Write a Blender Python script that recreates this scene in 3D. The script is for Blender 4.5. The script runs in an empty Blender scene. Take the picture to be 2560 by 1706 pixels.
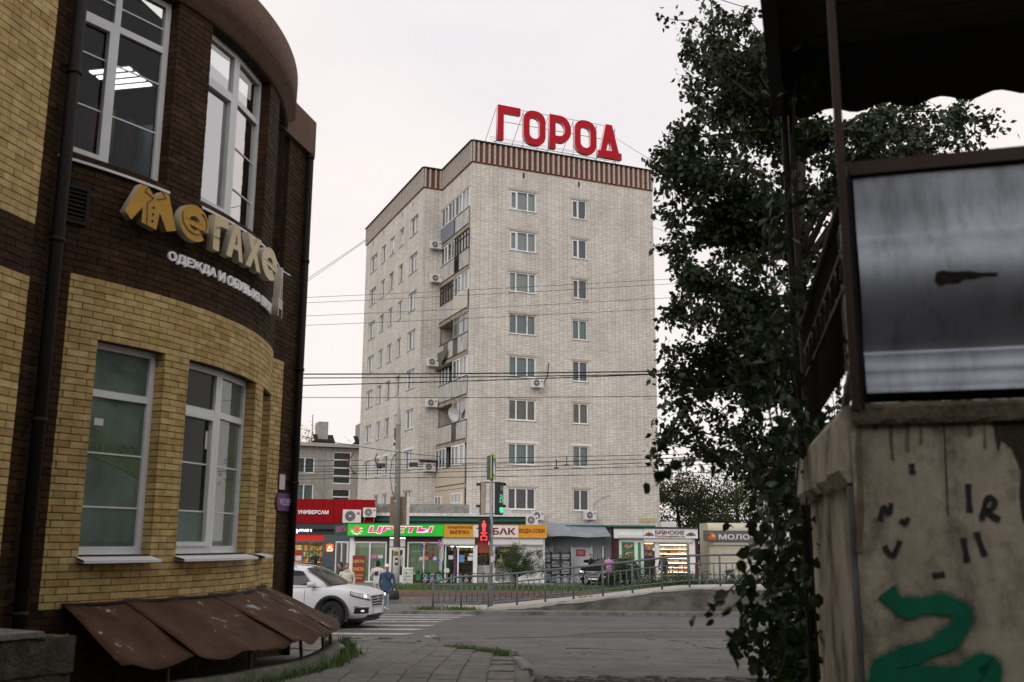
import bpy, bmesh, math, random
import numpy as np
from mathutils import Vector, Matrix
random.seed(7); np.random.seed(7)
SC = bpy.context.scene
COL = SC.collection
RAD = math.radians
# ---------------- camera ----------------
CAMZ, PITCH, ROLL = 2.4, RAD(11.38), RAD(0.36)
cam = bpy.data.cameras.new('camera'); camo = bpy.data.objects.new('camera', cam); COL.objects.link(camo)
camo.matrix_world = Matrix.Translation((0, 0, CAMZ)) @ Matrix.Rotation(RAD(90) + PITCH, 4, 'X') @ Matrix.Rotation(ROLL, 4, 'Z')
cam.sensor_width = 36; cam.lens = 35; cam.clip_start = 0.1; cam.clip_end = 3000
cam.dof.use_dof = True; cam.dof.focus_distance = 52; cam.dof.aperture_fstop = 2.2
SC.camera = camo
# ---------------- sky and sun: an even pale overcast evening ----------------
world = bpy.data.worlds.new('World'); SC.world = world; world.use_nodes = True
wn, wl = world.node_tree.nodes, world.node_tree.links
for n in list(wn): wn.remove(n)
sky = wn.new('ShaderNodeTexSky'); sky.sky_type = 'NISHITA'; sky.sun_disc = False
SUN_EL, SUN_AZ = RAD(27), RAD(200)
sky.sun_elevation = SUN_EL; sky.sun_rotation = SUN_AZ
bgs = wn.new('ShaderNodeBackground'); bgs.inputs[1].default_value = 0.05
wl.new(sky.outputs[0], bgs.inputs[0])
tc = wn.new('ShaderNodeTexCoord'); mp = wn.new('ShaderNodeMapping'); mp.inputs['Scale'].default_value = (1.2, 1.2, 3.0)
nz = wn.new('ShaderNodeTexNoise'); nz.inputs['Scale'].default_value = 1.3; nz.inputs['Detail'].default_value = 5
wl.new(tc.outputs['Generated'], mp.inputs[0]); wl.new(mp.outputs[0], nz.inputs[0])
cr = wn.new('ShaderNodeValToRGB')
cr.color_ramp.elements[0].position = 0.35; cr.color_ramp.elements[0].color = (0.81, 0.80, 0.85, 1)
cr.color_ramp.elements[1].position = 0.66; cr.color_ramp.elements[1].color = (1.0, 0.92, 0.89, 1)
wl.new(nz.outputs['Fac'], cr.inputs[0])
sx = wn.new('ShaderNodeSeparateXYZ'); wl.new(tc.outputs['Generated'], sx.inputs[0])
hz = wn.new('ShaderNodeMapRange'); hz.inputs[1].default_value = 0.0; hz.inputs[2].default_value = 0.42; hz.inputs[3].default_value = 1.0; hz.inputs[4].default_value = 0.0; wl.new(sx.outputs[2], hz.inputs[0])
wm = wn.new('ShaderNodeMix'); wm.data_type = 'RGBA'; wl.new(hz.outputs[0], wm.inputs[0]); wl.new(cr.outputs[0], wm.inputs[6]); wm.inputs[7].default_value = (1.0, 0.92, 0.885, 1)
bgc = wn.new('ShaderNodeBackground'); bgc.inputs[1].default_value = 1.08
wl.new(wm.outputs[2], bgc.inputs[0])
add = wn.new('ShaderNodeMixShader'); add.inputs[0].default_value = 0.92
wout = wn.new('ShaderNodeOutputWorld')
wl.new(bgs.outputs[0], add.inputs[1]); wl.new(bgc.outputs[0], add.inputs[2]); wl.new(add.outputs[0], wout.inputs[0])
sun = bpy.data.lights.new('sun', 'SUN'); sun.energy = 1.4; sun.angle = RAD(50); sun.color = (1, 0.95, 0.9)
suno = bpy.data.objects.new('sun', sun); COL.objects.link(suno)
sd = Vector((math.sin(SUN_AZ) * math.cos(SUN_EL), math.cos(SUN_AZ) * math.cos(SUN_EL), math.sin(SUN_EL)))
suno.rotation_euler = sd.to_track_quat('Z', 'Y').to_euler(); suno.location = (0, -20, 60)
SC.view_settings.view_transform = 'Standard'; SC.view_settings.look = 'None'
SC.view_settings.exposure = 0.0; SC.view_settings.gamma = 1.0
try:
    SC.cycles.max_bounces = 6; SC.cycles.diffuse_bounces = 3; SC.cycles.glossy_bounces = 3
    SC.cycles.transparent_max_bounces = 10; SC.cycles.transmission_bounces = 3
    SC.cycles.caustics_reflective = False; SC.cycles.caustics_refractive = False
    SC.cycles.use_denoising = True
    SC.cycles.sample_clamp_indirect = 6
except Exception: pass
# ---------------- measured points: where a sight line meets a known depth / height ----------------
FPX = 2489.0
def sight(x, y):
    a, b = x - 1280.0, y - 853.0
    c, s = math.cos(ROLL), math.sin(ROLL)
    X, Z = (c * a + s * b) / FPX, -(-s * a + c * b) / FPX
    return Vector((X, math.cos(PITCH) - Z * math.sin(PITCH), math.sin(PITCH) + Z * math.cos(PITCH)))
def at(x, y, Y):
    d = sight(x, y); return d * (Y / d.y) + Vector((0, 0, CAMZ))
# ---------------- mesh helpers ----------------
class MB:
    def __init__(s): s.v = []; s.f = []; s.m = []
    def add(s, vs, fs, m=0):
        o = len(s.v); s.v += [tuple(v) for v in vs]
        for f in fs: s.f.append([i + o for i in f]); s.m.append(m)
        return s
    def box(s, x0, x1, y0, y1, z0, z1, m=0):
        return s.add([(x0,y0,z0),(x1,y0,z0),(x1,y1,z0),(x0,y1,z0),(x0,y0,z1),(x1,y0,z1),(x1,y1,z1),(x0,y1,z1)],
              [(0,3,2,1),(4,5,6,7),(0,1,5,4),(1,2,6,5),(2,3,7,6),(3,0,4,7)], m)
    def quad(s, a, b, c, d, m=0): return s.add([a, b, c, d], [(0,1,2,3)], m)
    def cyl(s, p0, p1, r0, r1=None, n=8, m=0, cap=True):
        p0, p1 = Vector(p0), Vector(p1); r1 = r0 if r1 is None else r1
        d = (p1 - p0); d = d.normalized() if d.length > 1e-9 else Vector((0,0,1))
        a = d.orthogonal().normalized(); b = d.cross(a)
        vs = []
        for p, r in ((p0, r0), (p1, r1)):
            for i in range(n):
                t = 2 * math.pi * i / n; vs.append(p + a * (r * math.cos(t)) + b * (r * math.sin(t)))
        fs = [(i, (i+1) % n, n + (i+1) % n, n + i) for i in range(n)]
        if cap: fs += [tuple(range(n-1, -1, -1)), tuple(range(n, 2*n))]
        return s.add(vs, fs, m)
    def tube(s, pts, r, n=6, m=0):
        pts = [Vector(p) for p in pts]; N = len(pts); rs = r if isinstance(r, (list, tuple)) else [r] * N
        vs = []; a = None
        for i, p in enumerate(pts):
            d = (pts[min(i+1, N-1)] - pts[max(i-1, 0)]).normalized()
            if a is None: a = d.orthogonal().normalized()
            a = (a - d * a.dot(d)).normalized(); b = d.cross(a)
            for k in range(n):
                t = 2 * math.pi * k / n; vs.append(p + a * (rs[i] * math.cos(t)) + b * (rs[i] * math.sin(t)))
        fs = []
        for i in range(N - 1):
            for k in range(n):
                k2 = (k + 1) % n; fs.append((i*n + k, i*n + k2, (i+1)*n + k2, (i+1)*n + k))
        fs += [tuple(range(n-1, -1, -1)), tuple(range((N-1)*n, N*n))]
        return s.add(vs, fs, m)
    def loft(s, rings, m=0, cap=True, closed=True):
        n = len(rings[0]); vs = [v for r in rings for v in r]; fs = []
        for i in range(len(rings) - 1):
            for k in range(n if closed else n - 1):
                k2 = (k + 1) % n; fs.append((i*n + k, i*n + k2, (i+1)*n + k2, (i+1)*n + k))
        if cap and closed: fs += [tuple(range(n-1, -1, -1)), tuple(range((len(rings)-1)*n, len(rings)*n))]
        return s.add(vs, fs, m)
    def ell(s, c, r, n=10, k=6, m=0):
        c = Vector(c); rings = []
        for i in range(1, k):
            t = math.pi * i / k
            rings.append([c + Vector((r[0]*math.sin(t)*math.cos(2*math.pi*j/n), r[1]*math.sin(t)*math.sin(2*math.pi*j/n), -r[2]*math.cos(t))) for j in range(n)])
        return s.loft(rings, m)
    def obox(s, c, ax, h, m=0):
        c = Vector(c); vs = []
        for z in (-1, 1):
            for (x, y) in ((-1,-1),(1,-1),(1,1),(-1,1)):
                vs.append(c + ax[0]*(x*h[0]) + ax[1]*(y*h[1]) + ax[2]*(z*h[2]))
        return s.add(vs, [(0,3,2,1),(4,5,6,7),(0,1,5,4),(1,2,6,5),(2,3,7,6),(3,0,4,7)], m)
    def prism(s, poly, y0, y1, m=0):   # polygon in x,z extruded along y
        n = len(poly); vs = [(p[0], y0, p[1]) for p in poly] + [(p[0], y1, p[1]) for p in poly]
        fs = [tuple(range(n)), tuple(range(2*n-1, n-1, -1))] + [(i, n+i, n+(i+1) % n, (i+1) % n) for i in range(n)]
        return s.add(vs, fs, m)
    def mesh(s, name, mats, smooth=False):
        me = bpy.data.meshes.new(name); me.from_pydata(s.v, [], s.f)
        for mt in (mats if isinstance(mats, (list, tuple)) else [mats]): me.materials.append(mt)
        if len(set(s.m)) > 1: me.polygons.foreach_set('material_index', s.m)
        uv = me.uv_layers.new(name='UVMap')
        nl = len(me.loops)
        if nl:
            co = np.empty(len(me.vertices)*3, np.float32); me.vertices.foreach_get('co', co); co = co.reshape(-1, 3)
            li = np.empty(nl, np.int32); me.loops.foreach_get('vertex_index', li)
            np_ = len(me.polygons); nr = np.empty(np_*3, np.float32); me.polygons.foreach_get('normal', nr); nr = np.abs(nr.reshape(-1, 3))
            lt = np.empty(np_, np.int32); me.polygons.foreach_get('loop_total', lt)
            nr = np.repeat(nr, lt, axis=0); p = co[li]
            ax = nr.argmax(1)
            U = np.where(ax == 0, p[:, 1], p[:, 0]); V = np.where(ax == 2, p[:, 1], p[:, 2])
            uv.data.foreach_set('uv', np.stack([U, V], 1).astype(np.float32).ravel())
        if smooth: me.polygons.foreach_set('use_smooth', [True] * len(me.polygons))
        me.update(); return me
    def build(s, name, mats, parent=None, smooth=False, M=None, **kw):
        return link(name, s.mesh(name, mats, smooth), parent, M, **kw)
def link(name, me, parent=None, M=None, label=None, cat=None, group=None, kind=None):
    o = bpy.data.objects.new(name, me); COL.objects.link(o)
    if parent is not None: o.parent = parent
    if M is not None: o.matrix_basis = M
    tag(o, label, cat, group, kind); return o
def tag(o, label=None, cat=None, group=None, kind=None):
    if label: o['label'] = label
    if cat: o['category'] = cat
    if group: o['group'] = group
    if kind: o['kind'] = kind
    return o
def thing(name, label, cat, loc=(0,0,0), rz=0.0, group=None, M=None):
    o = bpy.data.objects.new(name, None); COL.objects.link(o); o.empty_display_size = 0.2
    if M is not None: o.matrix_basis = M
    else: o.location = loc; o.rotation_euler = (0, 0, rz)
    return tag(o, label, cat, group)
def face_rz(bearing): return RAD(90 - bearing)     # local x runs along the facade, local y into the building
def copy_tree(o, parent=None):
    c = o.copy(); COL.objects.link(c); c.parent = parent
    for ch in list(o.children): copy_tree(ch, c)
    return c
def eval_mesh(obj):
    dg = bpy.context.evaluated_depsgraph_get(); dg.update()
    return bpy.data.meshes.new_from_object(obj.evaluated_get(dg))
def temp(me):
    o = bpy.data.objects.new('tmp', me); COL.objects.link(o); return o
def drop(o):
    d = o.data; bpy.data.objects.remove(o)
    if d.users == 0:
        (bpy.data.meshes if isinstance(d, bpy.types.Mesh) else bpy.data.curves).remove(d)
def text(body, x0, x1, z0, z1, y, mat, parent, name='lettering', depth=0.02, bold=0.0, shear=0.0, M=None, fn=None):
    c = bpy.data.curves.new('t', 'FONT'); c.body = body; c.offset = bold; c.extrude = 0.5; c.shear = shear; c.resolution_u = 3
    o = bpy.data.objects.new('t', c); COL.objects.link(o); me = eval_mesh(o); drop(o)
    co = np.empty(len(me.vertices)*3); me.vertices.foreach_get('co', co); co = co.reshape(-1, 3)
    lo, hi = co.min(0), co.max(0)
    X = x0 + (co[:,0]-lo[0])/(hi[0]-lo[0])*(x1-x0); Z = z0 + (co[:,1]-lo[1])/(hi[1]-lo[1])*(z1-z0); Y = y - (co[:,2]-lo[2])/(hi[2]-lo[2])*depth
    out = np.stack([X, Y, Z], 1)
    if fn: out = np.array([fn(*q) for q in out])
    me.vertices.foreach_set('co', out.ravel()); me.materials.clear(); me.materials.append(mat); me.update(); me.name = name
    return link(name, me, parent, M)
def shape(loops, depth, mat, parent, name, fn=None, M=None):
    """extruded flat outline: loops of (x, z); first is the outside, others holes"""
    c = bpy.data.curves.new('s', 'CURVE'); c.dimensions = '2D'; c.fill_mode = 'BOTH'; c.extrude = 0.5
    for lp in loops:
        sp = c.splines.new('POLY'); sp.points.add(len(lp)-1); sp.use_cyclic_u = True
        for i, p in enumerate(lp): sp.points[i].co = (p[0], p[1], 0, 1)
    o = bpy.data.objects.new('s', c); COL.objects.link(o); me = eval_mesh(o); drop(o)
    co = np.empty(len(me.vertices)*3); me.vertices.foreach_get('co', co); co = co.reshape(-1, 3)
    out = np.stack([co[:,0], -(co[:,2]+0.5)*depth, co[:,1]], 1)
    if fn: out = np.array([fn(*q) for q in out])
    me.vertices.foreach_set('co', out.ravel())
    me.materials.clear()
    ms = mat if isinstance(mat, (list, tuple)) else [mat]
    for q in ms: me.materials.append(q)
    if len(ms) > 1:    # second material on the edges
        z = co[:, 2]
        for p in me.polygons:
            zs = [z[i] for i in p.vertices]
            p.material_index = 0 if min(zs) > 0.4 else 1
    me.update(); me.name = name
    return link(name, me, parent, M)
def arc(cx, cz, rx, rz, a0, a1, n):
    return [(cx + rx*math.cos(RAD(a0 + (a1-a0)*i/(n-1))), cz + rz*math.sin(RAD(a0 + (a1-a0)*i/(n-1)))) for i in range(n)]
# ---------------- materials ----------------
MAT = {}
def mat(name, col, rough=0.7, var=0.12, scale=3.0, bump=0.0, metal=0.0, spec=0.4, emit=None, es=0.0, stain=None, stain_amt=0.0, stain_scale=(1.5,1.5,0.5), coords='Object', grain=0.0, gscale=90.0):
    if name in MAT: return MAT[name]
    m = bpy.data.materials.new(name); m.use_nodes = True; nt = m.node_tree; N, L = nt.nodes, nt.links
    b = N['Principled BSDF']; b.inputs['Roughness'].default_value = rough; b.inputs['Metallic'].default_value = metal
    b.inputs['Specular IOR Level'].default_value = spec
    t = N.new('ShaderNodeTexCoord'); x = N.new('ShaderNodeTexNoise'); x.inputs['Scale'].default_value = scale; x.inputs['Detail'].default_value = 6; x.inputs['Roughness'].default_value = 0.65
    L.new(t.outputs[coords], x.inputs['Vector'])
    r = N.new('ShaderNodeValToRGB'); c = Vector(col)
    r.color_ramp.elements[0].position = 0.3; r.color_ramp.elements[0].color = (*[max(0, q*(1-var)) for q in c], 1)
    r.color_ramp.elements[1].position = 0.7; r.color_ramp.elements[1].color = (*[min(1, q*(1+var)) for q in c], 1)
    L.new(x.outputs['Fac'], r.inputs[0]); out = r.outputs[0]
    if stain is not None:
        mpn = N.new('ShaderNodeMapping'); mpn.inputs['Scale'].default_value = stain_scale
        L.new(t.outputs[coords], mpn.inputs[0])
        x2 = N.new('ShaderNodeTexNoise'); x2.inputs['Scale'].default_value = 1.6; x2.inputs['Detail'].default_value = 7; x2.inputs['Roughness'].default_value = 0.7
        L.new(mpn.outputs[0], x2.inputs['Vector'])
        r2 = N.new('ShaderNodeValToRGB'); r2.color_ramp.elements[0].position = 0.47; r2.color_ramp.elements[0].color = (0,0,0,1)
        r2.color_ramp.elements[1].position = 0.66; r2.color_ramp.elements[1].color = (stain_amt,)*3 + (1,)
        L.new(x2.outputs['Fac'], r2.inputs[0])
        mx = N.new('ShaderNodeMix'); mx.data_type = 'RGBA'; L.new(r2.outputs[0], mx.inputs[0]); L.new(out, mx.inputs[6]); mx.inputs[7].default_value = (*stain, 1); out = mx.outputs[2]
    if grain:      # grit: fine light and dark specks
        xg = N.new('ShaderNodeTexNoise'); xg.inputs['Scale'].default_value = gscale; xg.inputs['Detail'].default_value = 3; xg.inputs['Roughness'].default_value = .8; L.new(t.outputs[coords], xg.inputs['Vector'])
        rg_ = N.new('ShaderNodeMapRange'); rg_.inputs[1].default_value = .3; rg_.inputs[2].default_value = .7; rg_.inputs[3].default_value = 1-grain; rg_.inputs[4].default_value = 1+grain; L.new(xg.outputs['Fac'], rg_.inputs[0])
        mg = N.new('ShaderNodeMix'); mg.data_type = 'RGBA'; mg.blend_type = 'MULTIPLY'; mg.inputs[0].default_value = 1; L.new(out, mg.inputs[6]); L.new(rg_.outputs[0], mg.inputs[7]); out = mg.outputs[2]
    L.new(out, b.inputs['Base Color'])
    if bump:
        bp = N.new('ShaderNodeBump'); bp.inputs['Strength'].default_value = bump; bp.inputs['Distance'].default_value = 0.02
        x3 = N.new('ShaderNodeTexNoise'); x3.inputs['Scale'].default_value = scale*6; x3.inputs['Detail'].default_value = 5; L.new(t.outputs[coords], x3.inputs['Vector'])
        L.new(x3.outputs['Fac'], bp.inputs['Height']); L.new(bp.outputs[0], b.inputs['Normal'])
    if emit: b.inputs['Emission Color'].default_value = (*emit, 1); b.inputs['Emission Strength'].default_value = es
    MAT[name] = m; return m
def glow(name, col, s):
    return mat(name, tuple(min(1, q*0.8) for q in col), 0.5, 0.02, emit=col, es=s)
def glass(name, tint=(0.75,0.82,0.8), ior=1.5, gloss_add=0.0, rough=0.01, haze=None, double=True):
    if name in MAT: return MAT[name]
    m = bpy.data.materials.new(name); m.use_nodes = True; nt = m.node_tree; N, L = nt.nodes, nt.links
    for n in list(N): N.remove(n)
    o = N.new('ShaderNodeOutputMaterial'); mx = N.new('ShaderNodeMixShader'); tr = N.new('ShaderNodeBsdfTransparent'); gl = N.new('ShaderNodeBsdfGlossy'); fr = N.new('ShaderNodeFresnel')
    tr.inputs[0].default_value = (*tint, 1); gl.inputs['Roughness'].default_value = rough; fr.inputs[0].default_value = ior
    ad = N.new('ShaderNodeMath'); ad.operation = 'ADD'; ad.use_clamp = True; ad.inputs[1].default_value = gloss_add; L.new(fr.outputs[0], ad.inputs[0])
    m4 = N.new('ShaderNodeMath'); m4.operation = 'MULTIPLY'; m4.inputs[1].default_value = 4.0; L.new(ad.outputs[0], m4.inputs[0])      # four surfaces of a double pane: 4R / (1 + 3R)
    m3 = N.new('ShaderNodeMath'); m3.operation = 'MULTIPLY_ADD'; m3.inputs[1].default_value = 3.0; m3.inputs[2].default_value = 1.0; L.new(ad.outputs[0], m3.inputs[0])
    dv = N.new('ShaderNodeMath'); dv.operation = 'DIVIDE'; L.new(m4.outputs[0], dv.inputs[0]); L.new(m3.outputs[0], dv.inputs[1])
    L.new(dv.outputs[0] if double else ad.outputs[0], mx.inputs[0]); L.new(tr.outputs[0], mx.inputs[1]); L.new(gl.outputs[0], mx.inputs[2])
    if haze:      # dusty film on the glass
        df = N.new('ShaderNodeBsdfDiffuse'); df.inputs[0].default_value = (*haze[:3], 1)
        g = N.new('ShaderNodeNewGeometry'); mpn = N.new('ShaderNodeMapping'); mpn.inputs['Scale'].default_value = (1, 1, .55); xn = N.new('ShaderNodeTexNoise'); xn.inputs['Scale'].default_value = 1.7; xn.inputs['Detail'].default_value = 6; rn = N.new('ShaderNodeValToRGB')
        L.new(g.outputs['Position'], mpn.inputs[0]); L.new(mpn.outputs[0], xn.inputs[0]); L.new(xn.outputs['Fac'], rn.inputs[0]); L.new(rn.outputs[0], df.inputs[0])
        rn.color_ramp.elements[0].position = .32; rn.color_ramp.elements[0].color = (*[q*.55 for q in haze[:3]], 1); rn.color_ramp.elements[1].position = .68; rn.color_ramp.elements[1].color = (*[q*1.35 for q in haze[:3]], 1)
        m2 = N.new('ShaderNodeMixShader'); m2.inputs[0].default_value = haze[3]; L.new(mx.outputs[0], m2.inputs[1]); L.new(df.outputs[0], m2.inputs[2]); L.new(m2.outputs[0], o.inputs[0])
    else: L.new(mx.outputs[0], o.inputs[0])
    MAT[name] = m; return m
def island_mat(name, cols, rough=0.75, bump=0.3, dirt=0.15, spec=0.3, noise=8.0):
    """colour picked piece by piece"""
    if name in MAT: return MAT[name]
    m = bpy.data.materials.new(name); m.use_nodes = True; nt = m.node_tree; N, L = nt.nodes, nt.links
    b = N['Principled BSDF']; b.inputs['Roughness'].default_value = rough; b.inputs['Specular IOR Level'].default_value = spec
    g = N.new('ShaderNodeNewGeometry'); oi = N.new('ShaderNodeObjectInfo'); a = N.new('ShaderNodeMath'); a.operation = 'ADD'; fr = N.new('ShaderNodeMath'); fr.operation = 'FRACT'
    L.new(g.outputs['Random Per Island'], a.inputs[0]); L.new(oi.outputs['Random'], a.inputs[1]); L.new(a.outputs[0], fr.inputs[0])
    r = N.new('ShaderNodeValToRGB'); r.color_ramp.interpolation = 'LINEAR'
    while len(r.color_ramp.elements) < len(cols): r.color_ramp.elements.new(0.5)
    for i, c in enumerate(cols): r.color_ramp.elements[i].position = i/(len(cols)-1); r.color_ramp.elements[i].color = (*c, 1)
    L.new(fr.outputs[0], r.inputs[0])
    t = N.new('ShaderNodeTexCoord'); x = N.new('ShaderNodeTexNoise'); x.inputs['Scale'].default_value = noise; x.inputs['Detail'].default_value = 5; L.new(g.outputs['Position'], x.inputs['Vector'])
    mr = N.new('ShaderNodeMapRange'); mr.inputs[1].default_value = 0.3; mr.inputs[2].default_value = 0.7; mr.inputs[3].default_value = 1-dirt; mr.inputs[4].default_value = 1+dirt; L.new(x.outputs['Fac'], mr.inputs[0])
    mu = N.new('ShaderNodeMix'); mu.data_type = 'RGBA'; mu.blend_type = 'MULTIPLY'; mu.inputs[0].default_value = 1; L.new(r.outputs[0], mu.inputs[6]); L.new(mr.outputs[0], mu.inputs[7]); L.new(mu.outputs[2], b.inputs['Base Color'])
    if bump:
        bp = N.new('ShaderNodeBump'); bp.inputs['Strength'].default_value = bump; bp.inputs['Distance'].default_value = 0.01
        x3 = N.new('ShaderNodeTexNoise'); x3.inputs['Scale'].default_value = 60; x3.inputs['Detail'].default_value = 4; L.new(g.outputs['Position'], x3.inputs['Vector']); L.new(x3.outputs['Fac'], bp.inputs['Height']); L.new(bp.outputs[0], b.inputs['Normal'])
    MAT[name] = m; return m
def brick_mat(name, c1, c2, mortar, bw, bh, ms=0.010, offset=0.5, freq=2, patch=0.12):
    if name in MAT: return MAT[name]
    m = bpy.data.materials.new(name); m.use_nodes = True; nt = m.node_tree; N, L = nt.nodes, nt.links
    b = N['Principled BSDF']; b.inputs['Roughness'].default_value = 0.85; b.inputs['Specular IOR Level'].default_value = 0.2
    t = N.new('ShaderNodeTexCoord'); k = N.new('ShaderNodeTexBrick'); k.offset = offset; k.offset_frequency = freq
    k.inputs['Color1'].default_value = (*c1, 1); k.inputs['Color2'].default_value = (*c2, 1); k.inputs['Mortar'].default_value = (*mortar, 1)
    k.inputs['Scale'].default_value = 1; k.inputs['Mortar Size'].default_value = ms; k.inputs['Mortar Smooth'].default_value = 0.1; k.inputs['Brick Width'].default_value = bw; k.inputs['Row Height'].default_value = bh
    L.new(t.outputs['UV'], k.inputs['Vector'])
    x = N.new('ShaderNodeTexNoise'); x.inputs['Scale'].default_value = 0.35; x.inputs['Detail'].default_value = 8; x.inputs['Roughness'].default_value = 0.7; L.new(t.outputs['UV'], x.inputs['Vector'])
    mr = N.new('ShaderNodeMapRange'); mr.inputs[1].default_value = 0.3; mr.inputs[2].default_value = 0.7; mr.inputs[3].default_value = 1-patch; mr.inputs[4].default_value = 1+patch; L.new(x.outputs['Fac'], mr.inputs[0])
    mu = N.new('ShaderNodeMix'); mu.data_type = 'RGBA'; mu.blend_type = 'MULTIPLY'; mu.inputs[0].default_value = 1; L.new(k.outputs['Color'], mu.inputs[6]); L.new(mr.outputs[0], mu.inputs[7])
    ms_ = N.new('ShaderNodeMapping'); ms_.inputs['Scale'].default_value = (1.1, .10, 1); x2 = N.new('ShaderNodeTexNoise'); x2.inputs['Scale'].default_value = 1.3; x2.inputs['Detail'].default_value = 7; x2.inputs['Roughness'].default_value = .7; L.new(t.outputs['UV'], ms_.inputs[0]); L.new(ms_.outputs[0], x2.inputs[0])
    r2 = N.new('ShaderNodeMapRange'); r2.inputs[1].default_value = .3; r2.inputs[2].default_value = .6; r2.inputs[3].default_value = .84; r2.inputs[4].default_value = 1.03; L.new(x2.outputs['Fac'], r2.inputs[0])      # rain streaks
    m2 = N.new('ShaderNodeMix'); m2.data_type = 'RGBA'; m2.blend_type = 'MULTIPLY'; m2.inputs[0].default_value = 1; L.new(mu.outputs[2], m2.inputs[6]); L.new(r2.outputs[0], m2.inputs[7]); L.new(m2.outputs[2], b.inputs['Base Color'])
    bp = N.new('ShaderNodeBump'); bp.inputs['Strength'].default_value = 0.5; bp.inputs['Distance'].default_value = 0.01; bp.invert = True; L.new(k.outputs['Fac'], bp.inputs['Height']); L.new(bp.outputs[0], b.inputs['Normal'])
    MAT[name] = m; return m
def wall_grid(mb, x0, x1, z0, z1, openings, y=0.0, reveal=0.15, m=0, mr=None):
    """wall in the plane y, facing -y, with real openings (a0,a1,b0,b1) and their reveals"""
    xs = sorted({x0, x1, *[q for o in openings for q in o[:2]]}); zs = sorted({z0, z1, *[q for o in openings for q in o[2:4]]})
    xs = [q for q in xs if x0 <= q <= x1]; zs = [q for q in zs if z0 <= q <= z1]
    for i in range(len(xs)-1):
        for j in range(len(zs)-1):
            cx, cz = (xs[i]+xs[i+1])/2, (zs[j]+zs[j+1])/2
            if any(o[0] < cx < o[1] and o[2] < cz < o[3] for o in openings): continue
            mb.quad((xs[i],y,zs[j]), (xs[i+1],y,zs[j]), (xs[i+1],y,zs[j+1]), (xs[i],y,zs[j+1]), m)
    q = m if mr is None else mr
    for a0, a1, b0, b1 in [o[:4] for o in openings]:
        r = y + reveal
        mb.quad((a0,y,b0),(a0,r,b0),(a1,r,b0),(a1,y,b0), q); mb.quad((a0,y,b1),(a1,y,b1),(a1,r,b1),(a0,r,b1), q)
        mb.quad((a0,y,b0),(a0,y,b1),(a0,r,b1),(a0,r,b0), q); mb.quad((a1,y,b0),(a1,r,b0),(a1,r,b1),(a1,y,b1), q)
def curtain(x0, x1, z0, z1, y, amp=0.03, n=24, ph=0):
    mb = MB(); a, b = [], []
    for i in range(n+1):
        x = x0 + (x1-x0)*i/n; yy = y + amp*math.sin(i*1.9+ph) + amp*0.5*math.sin(i*0.7+ph*2); a.append((x,yy,z0)); b.append((x,yy,z1))
    return mb.loft([a, b], closed=False)
def rand(a, b): return random.uniform(a, b)
# ================= palette =================
M_asph = mat('road_asphalt', (0.105,0.103,0.098), 0.8, 0.2, 1.2, bump=0.35, stain=(0.06,0.06,0.06), stain_amt=0.8, stain_scale=(0.06,1.5,1), grain=.25, gscale=40)
M_asph2 = mat('driveway_asphalt', (0.125,0.120,0.108), 0.9, 0.3, 2.0, bump=0.8, stain=(0.05,0.05,0.045), stain_amt=0.8, stain_scale=(0.45,0.6,1), grain=.45, gscale=55)
M_walk = mat('pavement_dust', (0.13,0.124,0.11), 0.9, 0.25, 4.0, bump=0.4, grain=.35, gscale=60, stain=(0.075,0.07,0.062), stain_amt=0.7, stain_scale=(1.2,1.2,1))
M_conc = mat('weathered_concrete', (0.20,0.195,0.18), 0.9, 0.2, 3.0, bump=0.5, grain=.25, gscale=40, stain=(0.07,0.07,0.06), stain_amt=0.8, stain_scale=(1.2,1.2,0.6))
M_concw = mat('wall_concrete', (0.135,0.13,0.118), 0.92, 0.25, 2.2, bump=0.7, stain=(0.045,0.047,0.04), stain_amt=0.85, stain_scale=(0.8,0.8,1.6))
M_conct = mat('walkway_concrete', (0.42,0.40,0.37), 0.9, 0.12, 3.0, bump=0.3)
M_paint = mat('road_paint', (0.46,0.46,0.45), 0.7, 0.15, 5.0, stain=(0.2,0.2,0.19), stain_amt=0.8, stain_scale=(2,2,2))
M_paver = island_mat('paving_slab', [(0.125,0.12,0.108),(0.16,0.152,0.136),(0.145,0.14,0.128),(0.185,0.175,0.155)], 0.9, 0.5, 0.22, noise=5)
M_soil = mat('soil', (0.06,0.055,0.04), 0.95, 0.3, 5.0, bump=0.8)
M_lawn = mat('lawn_soil', (0.05,0.075,0.025), 0.95, 0.3, 4.0, bump=0.8)
M_grass = island_mat('grass_blades', [(0.05,0.10,0.02),(0.08,0.15,0.03),(0.07,0.12,0.035),(0.12,0.16,0.05)], 0.7, 0, 0.2)
M_rust = mat('rusty_steel', (0.10,0.05,0.03), 0.8, 0.3, 6.0, bump=0.4)
M_rail = mat('rail_steel', (0.20,0.14,0.11), 0.5, 0.25, 8.0, metal=0.3)
M_black = mat('black_paint', (0.02,0.02,0.021), 0.5, 0.2)
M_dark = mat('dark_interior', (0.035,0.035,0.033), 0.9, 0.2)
M_white = mat('white_pvc', (0.72,0.73,0.74), 0.45, 0.06, 2.0)
M_whited = mat('weathered_white_paint', (0.62,0.62,0.60), 0.6, 0.12, 4.0, stain=(0.35,0.33,0.29), stain_amt=0.6, stain_scale=(3,3,1))
M_steel = mat('galvanised_steel', (0.42,0.45,0.47), 0.45, 0.12, 4.0, metal=0.6)
M_dkmetal = mat('dark_brown_metal', (0.018,0.014,0.013), 0.65, 0.2, spec=.2)
M_grail = mat('grey_painted_steel', (0.10,0.125,0.14), 0.5, 0.15, 7.0, stain=(0.13,0.10,0.08), stain_amt=0.4, stain_scale=(3,3,3))
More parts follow.
